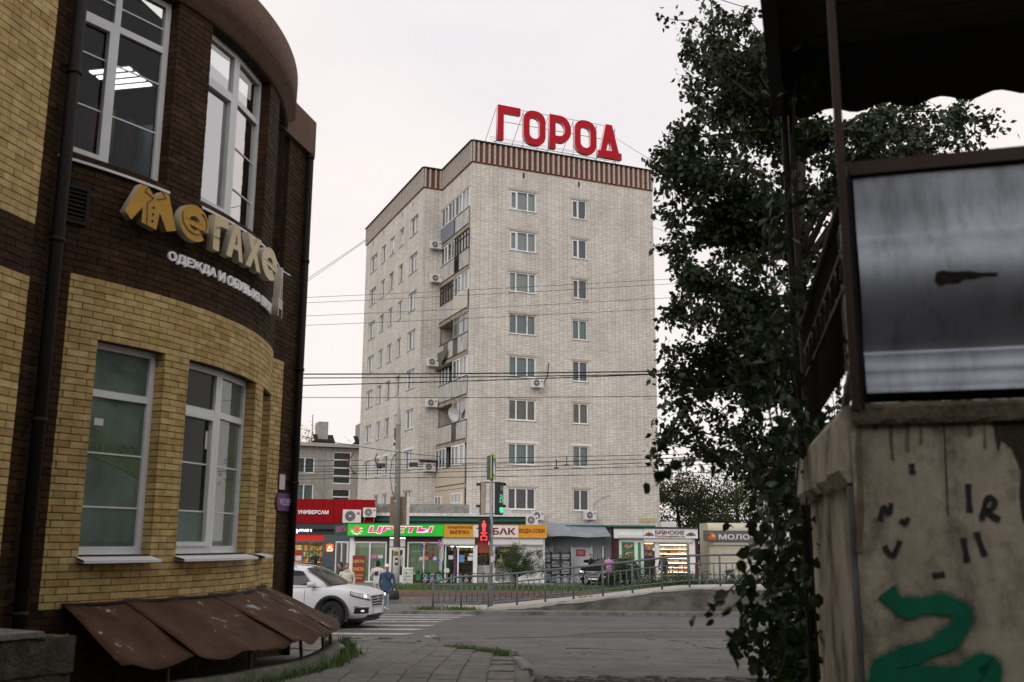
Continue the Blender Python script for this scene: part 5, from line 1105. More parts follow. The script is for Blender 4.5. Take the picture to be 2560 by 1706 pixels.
text('ТАБАК', L_(1250,1375).x, L_(1276,1375).x, L_(1262,1380,.1).z, L_(1262,1373,.1).z, .15, mat('gold_letter',(0.6,0.45,0.15),.5,emit=(1,.7,.2),es=.25), kt, 'lettering', .02, .02)
vp = MB().box(L_(1219,1366).x,L_(1250,1366).x,.5,.52,L_(1230,1373).z,L_(1230,1361).z).build('violet_board', glow('violet_light',(0.14,.03,.45),.6), kt)
MB().box(xk[2]+.1,xk[4],.7,1.2,zf_,zf_+.95).build('counter', M_whited, kt); MB().box(L_(1193,1358).x,L_(1232,1358).x,.12,.2,zt_-.4,zs0-.04).build('head_panel', mat('warm_red',(0.3,0.05,0.03),.6), kt)
ac(KT @ Matrix.Translation((L_(1317,1310).x,.6,zs1+.05)), 'small air conditioner standing on the drinks kiosk roof', .62, .5)
# --- corrugated lean-to ---
KC = kiosk_frame(1368, 55.0, 84); kc = thing('corrugated_lean_to', 'corrugated grey lean-to with a sloping metal awning and white doors', 'shed', M=KC)
L_ = lambda x, y, n=0.0: loc(KC, x, y, 0, n); W = L_(1533,1400).x
M_corr = mat('corrugated_grey', (0.27,0.30,0.32), .45, .08, 3, metal=.3)
def corr(pts_fn, x0, x1, n, m, par, nm):
    A, Bq = [], []
    for i in range(n*4+1):
        x = x0+(x1-x0)*i/(n*4); o_ = .018*math.sin(i*math.pi/2); a_, b_ = pts_fn(x, o_); A.append(a_); Bq.append(b_)
    return MB().loft([A,Bq], closed=False).build(nm, m, par)
corr(lambda x,o: ((x,o,0),(x,o,3.3)), -.3, W, 36, M_corr, kc, 'wall_sheet')
zt1, zt0 = L_(1440,1308).z, L_(1440,1342,-1.4).z; xe = L_(1528,1343,-1.4).x; xs = L_(1507,1310).x
corr(lambda x,o: ((x*(xs/xe),-.02,zt1+o),(x,-1.4,zt0+o+.03*math.sin(x*2.3))), -.25, xe, 34, mat('awning_metal',(0.30,0.33,0.36),.4,.15,2,metal=.5), kc, 'awning_sheet')
for x in (.1, xe-.2): MB().cyl((x,-1.3,zt0),(x,-.02,zt0-.4),.02,n=6).build('bracket', M_steel, kc)
zf_ = fz(4,55)
for xa, xb in ((1355,1379),(1430,1478)):
    a_, b_ = L_(xa,1400).x, L_(xb,1400).x; d_ = MB().box(a_,b_,-.08,-.02,zf_,L_(xa,1369).z).build('door', mat('pale_grey_door',(0.5,0.52,0.54),.5,.05), kc); mb = MB(); mb.box(a_-.06,a_,-.1,0,zf_,L_(xa,1369).z+.06); mb.box(b_,b_+.06,-.1,0,zf_,L_(xa,1369).z+.06); mb.build('door_frame', M_white, kc)
nt_ = MB().box(L_(1440,1400).x,L_(1463,1400).x,-.1,-.085,L_(1450,1391).z,L_(1450,1374).z).build('red_notice', mat('notice_red',(0.33,0.03,0.03),.6,.1), kc)
for i in range(5): MB().box(L_(1444,1400).x,L_(1444,1400).x+.35-.04*(i%3),-.104,-.1,L_(1450,1377.5+i*2).z-.012,L_(1450,1377.5+i*2).z).build('print_line', M_whited, nt_)
MB().box(L_(1505,1400).x,L_(1508.5,1400).x,-.12,-.05,zf_,L_(1506,1366).z).build('white_pipe', M_white, kc)
# wrapped pallets
M_wrap = mat('grey_wrap', (0.20,0.21,0.22), .35, .35, 5, bump=.5)
for i, (xa, xb, rows_) in enumerate(((1357,1376,3),(1379,1399,4),(1403,1424,4))):
    a_, b_ = L_(xa,1440,-1.0).x, L_(xb,1440,-1.0).x; zt_ = L_(xa,1382,-1.0).z; z_ = fz(3,54); t = thing('wrapped_pallet', ['wrapped grey pallet leaning by the drinks kiosk','wrapped grey pallet stack in the middle of three','wrapped grey pallet stack nearest the white door'][i], 'pallet', M=KC)
    for r in range(rows_):
        za, zb = z_+(zt_-z_)*r/rows_, z_+(zt_-z_)*(r+1)/rows_; mb = MB(); rings = []
        for j in range(6):
            z = za+.05+(zb-za-.09)*j/5; bl = .03*math.sin(j*2.1+r); rings.append([(a_-bl,-1.05,z),((a_+b_)/2,-1.1-bl,z),(b_+bl,-1.05,z),(b_,-.5,z),(a_,-.5,z)])
        MB().loft(rings).build('bundle', M_wrap, t); MB().box(a_-.03,b_+.03,-1.08,-.45,zb-.05,zb).build('tray', M_black, t)
    MB().box(a_-.05,a_-.01,-1.1,-.48,z_,zt_+.05).build('upright', M_black, t); MB().box(b_+.01,b_+.05,-1.1,-.48,z_,zt_+.05).build('upright', M_black, t)
# --- white food kiosk ---
KW = kiosk_frame(1533, 55, 87); kw = thing('food_kiosk', 'white food kiosk with a lit display window and a green poster door', 'kiosk', M=KW)
L_ = lambda x, y, n=0.0: loc(KW, x, y, 0, n); W = L_(1743,1400).x; zf_ = fz(8,55); X = lambda x: L_(x,1400).x; Zz = lambda y, n=0.0: L_(1640,y,n).z
M_mar = mat('maroon_panel', (0.065,0.006,0.014), .5, .08)
MB().box(X(1532),X(1543),-.1,.3,zf_,Zz(1320)).build('side_panel', M_mar, kw); MB().box(X(1738),X(1745),-.05,.3,zf_,Zz(1347)).build('side_panel', M_mar, kw)
MB().box(X(1534),X(1608),-.28,0,Zz(1347),Zz(1323)).build('fascia', M_white, kw); MB().box(X(1608)+.01,X(1743),-.3,0,Zz(1346),Zz(1322)).build('sign_board', M_white, kw)
MB().box(X(1531),X(1745),-.4,2.5,Zz(1321),Zz(1321)+.06).build('roof', M_black, kw); MB().box(X(1530)-2.5,X(1640),-.1,.3,Zz(1318),Zz(1318)+.08).build('roof_trim', MAT['dark_green_fascia'], kw)
shutter_box(kw, X(1544), X(1607), Zz(1347), Zz(1337), -.32); shutter_box(kw, X(1609), X(1730), Zz(1357), Zz(1347), -.2)
for s_, xa, xb, ya, yb in (('БРЯНСКИЕ',1638,1711,1327,1337),('ПОЛУФАБРИКАТЫ',1638,1712,1339,1344.5)): text(s_, L_(xa,1335,-.3).x, L_(xb,1335,-.3).x, L_(1675,yb,-.3).z, L_(1675,ya,-.3).z, -.302, mat('maroon_letter',(0.12,0.005,0.02),.5), kw, 'lettering', .012, .03)
for cx_ in (1623,1727):
    c_ = L_(cx_,1336,-.31); t_ = MB().ell((c_.x,-.312,c_.z),(.09,.01,.12),10,6).build('emblem', mat('emblem_red',(0.35,0.02,0.03),.5), kw); lv = MB()
    for s_ in (-1,1): lv.ell((c_.x+s_*.16,-.308,c_.z-.05),(.12,.008,.055),8,4); lv.ell((c_.x+s_*.12,-.307,c_.z+.03),(.07,.008,.05),8,4)
    lv.build('leaf_print', mat('emblem_green',(0.01,0.22,0.12),.5), t_)
dr = MB().box(X(1548),X(1604),-.03,.03,zf_,Zz(1348)).build('door', M_white, kw)
pg = MB().box(X(1554),X(1586),-.05,-.032,zf_+.05,Zz(1356)).build('green_poster', mat('poster_bright_green',(0.01,0.26,0.07),.5,.05), dr)
food = island_mat('food_print', [(0.5,0.45,0.35),(0.25,0.10,0.03),(0.35,0.05,0.03),(0.55,0.52,0.45),(0.15,0.2,0.05)], .6, 0, .2)
for ya, yb in ((1359,1375),(1379,1395),(1399,1415)):
    a_, b_, c_, d_ = X(1558), X(1583), Zz(yb), Zz(ya); pp_ = shape([rr(a_,b_,c_,d_,.06)], .006, mat('photo_dark',(0.10,0.06,0.04),.6,.4,8), dr, 'photo_print', M=Matrix.Translation((0,-.052,0))); f_ = MB()
    for i in range(22): f_.ell((rng.uniform(a_+.08,b_-.08),-.062,rng.uniform(c_+.06,d_-.06)),(.06,.006,.045),7,4)
    f_.build('food_print', food, pg, kind='stuff')
MB().box(X(1595),X(1602),-.05,-.032,zf_+.02,Zz(1357)).build('green_strip', MAT['poster_bright_green'], dr)
MB().box(X(1604),X(1609),-.06,.1,zf_,Zz(1347)).build('post', M_white, kw); MB().box(X(1609)+.01,X(1612),-.03,.06,zf_,Zz(1357)).build('blue_post', mat('blue_post',(0.02,0.04,0.22),.5), kw)
MB().box(X(1637),X(1648),-.06,.06,zf_,Zz(1357)).build('post', M_white, kw); MB().box(X(1724),X(1738),-.06,.06,zf_,Zz(1347)).build('post', M_white, kw); MB().box(X(1612),X(1724),-.05,.08,zf_,zf_+.22).build('base', M_white, kw)
M_cp = glass('case_pane',(0.95,0.97,0.96),1.45,0,.01)
MB().quad((X(1612),0,zf_+.2),(X(1637),0,zf_+.2),(X(1637),0,Zz(1358)),(X(1612),0,Zz(1358))).build('pane', M_cp, kw); MB().quad((X(1648),0,zf_+.2),(X(1724),0,zf_+.2),(X(1724),0,Zz(1358)),(X(1648),0,Zz(1358))).build('pane', M_cp, kw)
mb = MB(); mb.quad((X(1609),1.0,zf_),(X(1736),1.0,zf_),(X(1736),1.0,Zz(1350)),(X(1609),1.0,Zz(1350))); mb.quad((X(1609),.1,Zz(1352)),(X(1736),.1,Zz(1352)),(X(1736),1,Zz(1352)),(X(1609),1,Zz(1352))); mb.quad((X(1643),.1,zf_),(X(1643),1,zf_),(X(1643),1,2.6),(X(1643),.1,2.6)); mb.build('interior', mat('pale_interior',(0.6,0.5,0.36),.8,.1), kw)
MB().box(X(1544),X(1740),1.05,2.4,zf_,Zz(1322)).build('shell', M_whited, kw)
fgm = island_mat('packed_food', [(0.75,0.7,0.6),(0.5,0.25,0.08),(0.8,0.75,0.65),(0.6,0.4,0.15),(0.7,0.15,0.05),(0.55,0.5,0.4)], .5, 0, .1)
goods(kw, X(1650), X(1722), .35, zf_+.3, Zz(1362,.4), 7, fgm, .09, .18, M_whited, .6); goods(kw, X(1613), X(1637), .5, zf_+.3, Zz(1362,.4), 6, gc[0], .09, .18, M_whited, .7)
for i in range(7):
    z = zf_+.3+(Zz(1362,.4)-zf_-.3)*(i+.9)/7; MB().box(X(1653),X(1720),.3,.33,z,z+.025).build('case_light', glow('case_tube',(1,.86,.62),5.5), kw)
MB().box(X(1614),X(1636),.3,.34,Zz(1360),Zz(1360)+.03).build('case_light', glow('case_tube_warm',(1,.6,.2),9), kw)
c_ = L_(1635,1374,-.12); MB().cyl((c_.x,-.1,c_.z),(c_.x,-.14,c_.z),.09,n=14).build('round_lamp', M_white, kw)
MB().box(X(1660),X(1698),.5,1.2,Zz(1320)+.02,Zz(1320)+.35).build('roof_unit', M_acw, kw)
# --- milk kiosk ---
KM = kiosk_frame(1760, 57, 90); km = thing('milk_kiosk', 'closed cream kiosk with a grey sign and roller shutter', 'kiosk', M=KM)
L_ = lambda x, y, n=0.0: loc(KM, x, y, 0, n); X = lambda x: L_(x,1400).x; Zz = lambda y, n=0.0: L_(1850,y,n).z; zf_ = fz(13,57)
M_cr = mat('cream_kiosk', (0.50,0.47,0.36), .6, .08, 3)
MB().box(X(1760),X(1962),-.4,0,Zz(1354,-.4),Zz(1327,-.4)).build('sign_board', mat('taupe_board',(0.10,0.095,0.09),.5,.05), km)
mb = MB(); xs_ = [X(1772), X(1950)]; mb.loft([[(x,-.1+.35-.35*math.cos(a),Zz(1327)+.42*math.sin(a)) for a in np.linspace(0,math.pi*.5,7)] + [(x,2.5,Zz(1327)+.42),(x,2.5,zf_),(x,.1,zf_)] for x in xs_]); mb.build('shell', M_cr, km)
for xa, xb in ((1770,1782),(1922,1936)): MB().add([(X(xa)-.08 if xa<1800 else X(xa),-.3,Zz(1355)),(X(xb),-.3,Zz(1355)),(X(xb),-.08,Zz(1368)),(X(xa)+.1 if xa<1800 else X(xa),-.08,Zz(1368)),(X(xa)+.1 if xa<1800 else X(xa),-.08,zf_),(X(xb),-.08,zf_)], [(0,1,2,3),(3,2,5,4)]).build('pier', M_cr, km)
slats(km, X(1783), X(1921), zf_, Zz(1362), 0.02, mat('cream_shutter',(0.55,0.52,0.47),.5,.04)); shutter_box(km, X(1782), X(1921), Zz(1363), Zz(1355), -.2)
text('МОЛОЧНЫЙ', L_(1797,1340,-.4).x, L_(1950,1340,-.4).x, Zz(1349.5,-.4), Zz(1332.5,-.4), -.402, mat('pale_letter',(0.62,0.58,0.64),.5), km, 'lettering', .012, .02)
c_ = L_(1780,1341,-.41); eb = shape([[(c_.x-.25,c_.z-.05),(c_.x-.16,c_.z-.2),(c_.x+.16,c_.z-.2),(c_.x+.25,c_.z-.05),(c_.x+.1,c_.z+.05),(c_.x+.1,c_.z+.2),(c_.x-.1,c_.z+.2),(c_.x-.1,c_.z+.05)]], .01, mat('crest_orange',(0.5,0.12,0.03),.5), km, 'emblem', M=Matrix.Translation((0,-.405,0))); MB().ell((c_.x,-.42,c_.z+.02),(.1,.008,.1),10,5).build('emblem_centre', mat('crest_yellow',(0.6,0.42,0.08),.5), eb)
# ================= ramp wall and railing =================
RAMP = [(-2.9,.09),(-1.71,.12),(-.76,.15),(.23,.24),(1.21,.35),(2.19,.45),(3.21,.55),(4.24,.67),(5.27,.79),(6.23,.88),(7.3,.91),(8.4,.93),(40,.95)]
def rz_(x):
    for (a, za), (b, zb) in zip(RAMP, RAMP[1:]):
        if a <= x <= b: return za+(zb-za)*(x-a)/(b-a)
    return RAMP[0][1] if x < RAMP[0][0] else .95
rw_ = thing('ramp_wall', 'cracked grey concrete retaining wall of the ramp along the road', 'wall', (0,35.5,0))
rows = [[], [], [], []]; top = [[], [], [], []]; x = -2.4
while x < 34:
    c = rz_(x)-.075-.035*abs(math.sin(x*1.9))-.03*math.sin(x*.7+1)-rand(0,.02); c = max(c, .03)
    for j, f_ in enumerate((-.2, .35, .75, 1)): rows[j].append((x, -.08+.02*math.sin(x*2.3+j)+rand(-.012,.012)-(.02 if j < 2 else 0), (c*f_ if f_ > 0 else -.2)))
    z = rz_(x); top[0].append((x,-.045+rand(-.012,.012),c-.004)); top[1].append((x,-.05+rand(-.01,.01),z-.015)); top[2].append((x,-.02,z)); top[3].append((x,1.75,z)); x += .17
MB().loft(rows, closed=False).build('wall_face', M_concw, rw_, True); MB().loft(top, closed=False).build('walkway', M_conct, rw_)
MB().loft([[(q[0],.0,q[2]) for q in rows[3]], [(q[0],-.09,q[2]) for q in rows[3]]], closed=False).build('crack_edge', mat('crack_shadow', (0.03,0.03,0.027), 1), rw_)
MB().add([(-2.4,1.7,-.1),(34,1.7,-.1),(34,1.7,.9),(6.2,1.7,.85),(-2.4,1.7,.05)], [(0,1,2,3,4)]).build('back_face', M_concw, rw_)
rl_ = thing('ramp_railing', 'grey painted tube railing with upright bars along the ramp', 'railing', (0,35.6,0))
PX = [-2.68,-1.71,-.76,.23,1.21,2.19,3.21,4.24,5.27,6.23,7.3,8.4,9.45,10.5,11.55,12.6,13.65,14.7]
for x in PX: MB().cyl((x,0,rz_(x)-.05),(x,0,rz_(x)+1.05),.036,n=8).build('post', M_grail, rl_, True)
tp = [(-2.80,0,.78),(-2.84,0,.90),(-2.78,0,.98)]+[(x,0,rz_(x)+1.07) for x in PX[1:]]; tp[2] = (-2.7,0,1.02)
MB().tube(tp, .04, 8).build('top_rail', M_grail, rl_, True); MB().tube([(x,0,rz_(x)+.79) for x in PX], .024, 6).build('mid_rail', M_grail, rl_, True); MB().tube([(x,0,rz_(x)+.23) for x in PX], .024, 6).build('bottom_rail', M_grail, rl_, True)
for a, b in zip(PX, PX[1:]):
    for i in range(1, 5): x = a+(b-a)*i/5; MB().cyl((x,0,rz_(x)+.23),(x,0,rz_(x)+.79),.019,n=6).build('baluster', M_grail, rl_, True)
# ================= concrete lamp pole =================
pole = thing('concrete_pole', 'tall tapering concrete pole with a pale painted base by the flower kiosk', 'pole', (-5.66,50.5,.22))
M_polec = mat('pole_concrete', (0.20,0.19,0.17), .9, .15, 4, bump=.4)
MB().cyl((0,0,1.85),(-.1,0,7.9),.175,.125,n=12).build('shaft', M_polec, pole, True); MB().cyl((0,0,0),(0,0,1.85),.185,.178,n=12).build('painted_base', mat('pale_base',(0.42,0.42,0.40),.8,.12,5), pole, True)
MB().loft([[(-.1+r*math.cos(a),r*math.sin(a),z) for a in np.linspace(0,6.283,10,endpoint=False)] for r,z in ((.13,7.9),(.14,8.0),(.10,8.4),(.05,8.9),(.035,9.3))]).build('cap', mat('cap_grey',(0.33,0.33,0.33),.6,.1), pole, True)
MB().tube([(-.1,0,9.2),(-.06,0,9.7),(.15,0,10.1),(.5,0,10.3)], .02, 6).build('lamp_arm', M_steel, pole)
for z in (6.6,5.9,4.9,4.1): MB().cyl((-.09,0,z),(-.09,0,z+.06),.165-.006*(z-2),n=12).build('clamp_band', M_steel, pole)
mb = MB(); mb.box(-.28,-.12,-.05,.05,7.2,7.8); mb.box(-.32,-.2,-.04,.04,6.9,7.05); mb.build('junction_box', M_rust, pole)
MB().box(-.42,.52,.22,.27,2.95,4.35).build('sign_back', mat('rusty_plate',(0.20,0.15,0.10),.8,.25,3), pole); MB().box(.42,.56,.2,.22,2.95,4.35).build('sign_edge', M_whited, pole)
MB().box(-.15,.12,-.19,-.178,1.45,1.68).build('number_plate', mat('number_yellow',(0.35,0.28,0.03),.7,.2), pole); text('220', -.13, .09, 1.48, 1.65, -.192, M_black, pole, 'lettering', .004, .03)
MB().box(-.05,.10,-.195,-.18,1.0,1.35).build('sticker', M_black, pole); MB().ell((.025,-.198,1.18),(.06,.005,.07),8,5).build('sticker_print', M_whited, pole)
MB().tube([(-.14,-.1,6.5),(-.35,-.1,6.2),(-.42,-.1,5.4),(-.3,-.1,4.6),(-.15,-.1,4.2)], .018, 5).build('hanging_cable', M_black, pole)
# ================= traffic signal =================
ts = thing('traffic_signal', 'grey signal pole with a red walk light and a green countdown light', 'traffic light', (-.68,36.3,.12))
M_pole2 = mat('signal_pole', (0.30,0.31,0.33), .5, .12, 5, metal=.3)
MB().cyl((0,0,0),(-.04,0,5.3),.065,.058,n=12).build('pole', M_pole2, ts, True); MB().cyl((0,0,2.42),(0,0,2.5),.075,n=12).build('clamp_band', M_steel, ts)
def SL(x, y): p = at(x, y, 36.3); return p.x+.68, p.z-.12
xa, za = SL(1196,1355); xb, zb = SL(1224,1297)
ped = MB().box(xa,xb,-.16,.05,za,zb).build('walk_light', M_black, ts)
M_rl = glow('red_led', (1,.025,.03), 4.0); cx = (xa+xb)/2; h = zb-za
man = MB(); man.ell((cx,-.165,zb-.12),(.035,.006,.04),8,5); man.loft([[(cx-w_,-.17,z),(cx+w_,-.17,z),(cx+w_,-.164,z),(cx-w_,-.164,z)] for w_, z in ((.035,zb-.17),(.075,zb-.22),(.06,zb-.31),(.045,zb-.34))]); man.loft([[(cx-.04-q,-.17,z),(cx-.005-q,-.17,z),(cx-.005-q,-.164,z),(cx-.04-q,-.164,z)] for q,z in ((0,zb-.33),(.005,zb-.45))]); man.loft([[(cx+.005+q,-.17,z),(cx+.04+q,-.17,z),(cx+.04+q,-.164,z),(cx+.005+q,-.164,z)] for q,z in ((0,zb-.33),(.005,zb-.45))]); man.build('red_figure', M_rl, ped)
SEG = {'2':'abged','5':'afgcd','1':'bc'}
def digit(ch, x, z, w, hh, y, m, par, t=.018):
    mb = MB(); S = {'a':(0,w,hh-t,hh),'d':(0,w,0,t),'g':(0,w,hh/2-t/2,hh/2+t/2),'b':(w-t,w,hh/2,hh),'c':(w-t,w,0,hh/2),'f':(0,t,hh/2,hh),'e':(0,t,0,hh/2)}
    for c_ in SEG[ch]: a_,b_,c2,d2 = S[c_]; mb.box(x+a_,x+b_,y-.006,y,z+c2,z+d2)
    return mb.build('countdown_digit', m, par)
digit('2', cx-.11, za+.06, .09, .26, -.165, M_rl, ped); digit('5', cx+.02, za+.06, .09, .26, -.165, M_rl, ped)
for yv in (1207,1285): z_ = SL(1228,yv)[1]; MB().cyl((-.36,0,z_),(.24,0,z_),.018,n=6).build('arm', M_dkmetal, ts)
def head(px_, rot, lit):
    x_, z0_ = SL(px_,1288); z1_ = SL(px_,1206)[1]; Mh = Matrix.Translation((x_,0,0)) @ Matrix.Rotation(RAD(rot),4,'Z')
    o = MB().box(-.15,.15,-.1,.08,z0_,z1_).build('vehicle_light', M_black, ts, M=Mh); H = (z1_-z0_)/3
    MB().cyl((0,-.105,z1_-H/2),(0,-.12,z1_-H/2),.12,n=18).build('lens', mat('lens_off',(0.14,0.14,0.145),.4,.2,9), o)
    gl_ = glow('green_led',(0.02,.85,.36),1.3)
    if lit:
        MB().cyl((0,-.105,z0_+H/2),(0,-.12,z0_+H/2),.12,n=18).build('lens', gl_, o); digit('2', -.1, z0_+H+.06, .08, H-.12, -.102, gl_, o); digit('1', .0, z0_+H+.06, .08, H-.12, -.102, gl_, o)
    else: MB().cyl((0,-.105,z0_+H/2),(0,-.12,z0_+H/2),.12,n=18).build('lens', mat('lens_off2',(0.03,0.05,0.04),.4), o); MB().box(.13,.16,-.09,.07,z0_,z1_).build('edge_strip', mat('pale_strip',(0.35,0.28,0.22),.6), o)
    for zz in (z1_-H*.05, z0_+H*.95): MB().loft([[(.13*math.cos(a),-.1-d_,zz-.13+.13*math.sin(a)) for a in np.linspace(.2,2.94,8)] for d_ in (0,.14)], closed=False).build('visor', M_black, o)
head(1246.5, 62, True); head(1207, -84, False)
x_, z0_ = SL(1230.5,1199); z1_ = SL(1230.5,1137)[1]
cs_ = MB().box(-.44,.44,-.02,.0,z0_,z1_).build('crossing_sign', mat('sign_lime',(0.50,0.62,0.10),.5,.05), ts, M=Matrix.Translation((.03,-.08,0)) @ Matrix.Rotation(RAD(79),4,'Z'))
MB().box(-.33,.33,-.026,-.021,z0_+.13,z1_-.13).build('blue_field', mat('sign_blue',(0.04,0.06,0.32),.5), cs_); shape([[(-.3,z0_+.16),(.3,z0_+.16),(0,z1_-.16)]], .004, M_white, cs_, 'white_triangle', M=Matrix.Translation((0,-.027,0)))
MB().box(-.4,.4,-.02,.0,z0_,z1_-.03).build('sign_back', mat('sign_back_grey',(0.05,0.07,0.075),.6,.1), ts, M=Matrix.Translation((-.08,-.02,0)) @ Matrix.Rotation(RAD(-74),4,'Z') @ Matrix.Translation((0,0,0)))
MB().box(-.03,.05,-.075,-.07,1.55,1.75).build('paper_notice', M_whited, ts)
# ================= overhead wires =================
M_wire = mat('wire_black', (0.012,0.012,0.013), .6); M_wire2 = mat('wire_brown', (0.10,0.06,0.065), .7)
def wire(x0, y0, x1, y1, Y, r, lab, sag=0.15, m=None, Y1=None):
    a, b = at(x0,y0,Y), at(x1,y1,Y1 or Y); pts = []
    for i in range(17): f_ = i/16; p = a.lerp(b, f_); p.z -= sag*4*f_*(1-f_); pts.append(p)
    MB().tube(pts, r, 5).build('overhead_wire', m or M_wire, None, label=lab, cat='wire', group='overhead wires')
wire(300,934,2000,922,38,.026,'thick black cable across the tower, uppermost of the mid bundle',.1); wire(300,944,2000,927,38.2,.022,'black cable across the tower, second of the mid bundle',.12); wire(300,973,2000,921,38.4,.02,'black cable across the tower, lowest of the mid bundle',.1)
wire(300,990,2000,986,38,.012,'thin black wire just below the mid cable bundle',.1)
for i, (ya, yb) in enumerate(((762,678),(776,690),(808,725),(830,752))): wire(300,ya,2000,yb,44,.010,['uppermost of four thin brown wires across the upper tower','second of four thin brown wires across the upper tower','third of four thin brown wires across the upper tower','lowest of four thin brown wires across the upper tower'][i],.12,M_wire2)
wire(500,868,918,597,62,.014,'upper of two thin wires climbing to the left edge of the tower',.1,M_wire2); wire(500,880,918,600,62,.014,'lower of two thin wires climbing to the left edge of the tower',.1,M_wire2)
for i, (ya, yb, r, Y) in enumerate(((1152,1132,.012,42),(1166,1141,.013,42.2),(1182,1148,.014,41),(1189,1158,.013,40.8),(1196,1180,.013,40),(1178,1136,.010,43))):
    wire(500,ya+4,2000,yb-4,Y,r,['top tram span wire crossing the lower tower','second tram span wire crossing the lower tower','third tram span wire crossing the lower tower','fourth tram span wire crossing the lower tower','lowest tram span wire crossing the lower tower','faint tram wire among the span wires on the lower tower'][i],.06)
wire(728,1085,1100,1142,44,.014,'cable dropping from the left corner toward the concrete pole',.1); wire(1540,346,1900,560,66,.012,'thin stay running right from the roof sign',.05,M_wire2,20)
wire(1780,-8,1990,52,30,.014,'dark wire at the top right above the tree',.05); wire(1630,545,1760,590,66,.012,'upper short wire leaving the right edge of the tower',.03,M_wire2,40); wire(1630,568,1760,606,66,.012,'lower short wire leaving the right edge of the tower',.03,M_wire2,40)
M_ins = mat('insulator_red', (0.18,0.05,0.035), .7)
for i, (pts, lab) in enumerate(((((886,1128),(869,1158),(886,1184)),'left red insulator rod hanging on the tram wires'),(((944,1134),(936,1150),(950,1170)),'right red insulator rod hanging on the tram wires'))):
    q = [at(x_,y_,42) for x_,y_ in pts]; t = thing('wire_insulator', lab, 'insulator', q[1], 0, 'insulators on the tram wires')
    MB().tube([p-q[1] for p in q], .03, 6).build('rod', M_ins, t); MB().ell(q[2]-q[1],(.1,.05,.04),8,5).build('shoe', M_black, t)
for i, (x_, y_, lab) in enumerate(((1391,1160,'left small trolley hanger on the wires before the tower'),(1417,1152,'right small trolley hanger on the wires before the tower'),(952,1163,'black feeder clamp left of the concrete pole'),(1034,1161,'black feeder clamp right of the concrete pole'))):
    p = at(x_,y_,42); t = thing('wire_hanger', lab, 'hanger', p, 0, 'hangers on the tram wires')
    if i < 2: MB().cyl((0,0,-.18),(0,0,.2),.02,n=6).build('stem', M_black, t); MB().box(-.1,.1,-.02,.02,-.2,-.15).build('foot', M_black, t)
    else: MB().box(-.18,.18,-.08,.08,-.09,.07).build('clamp', M_black, t)
from mathutils.bvhtree import BVHTree
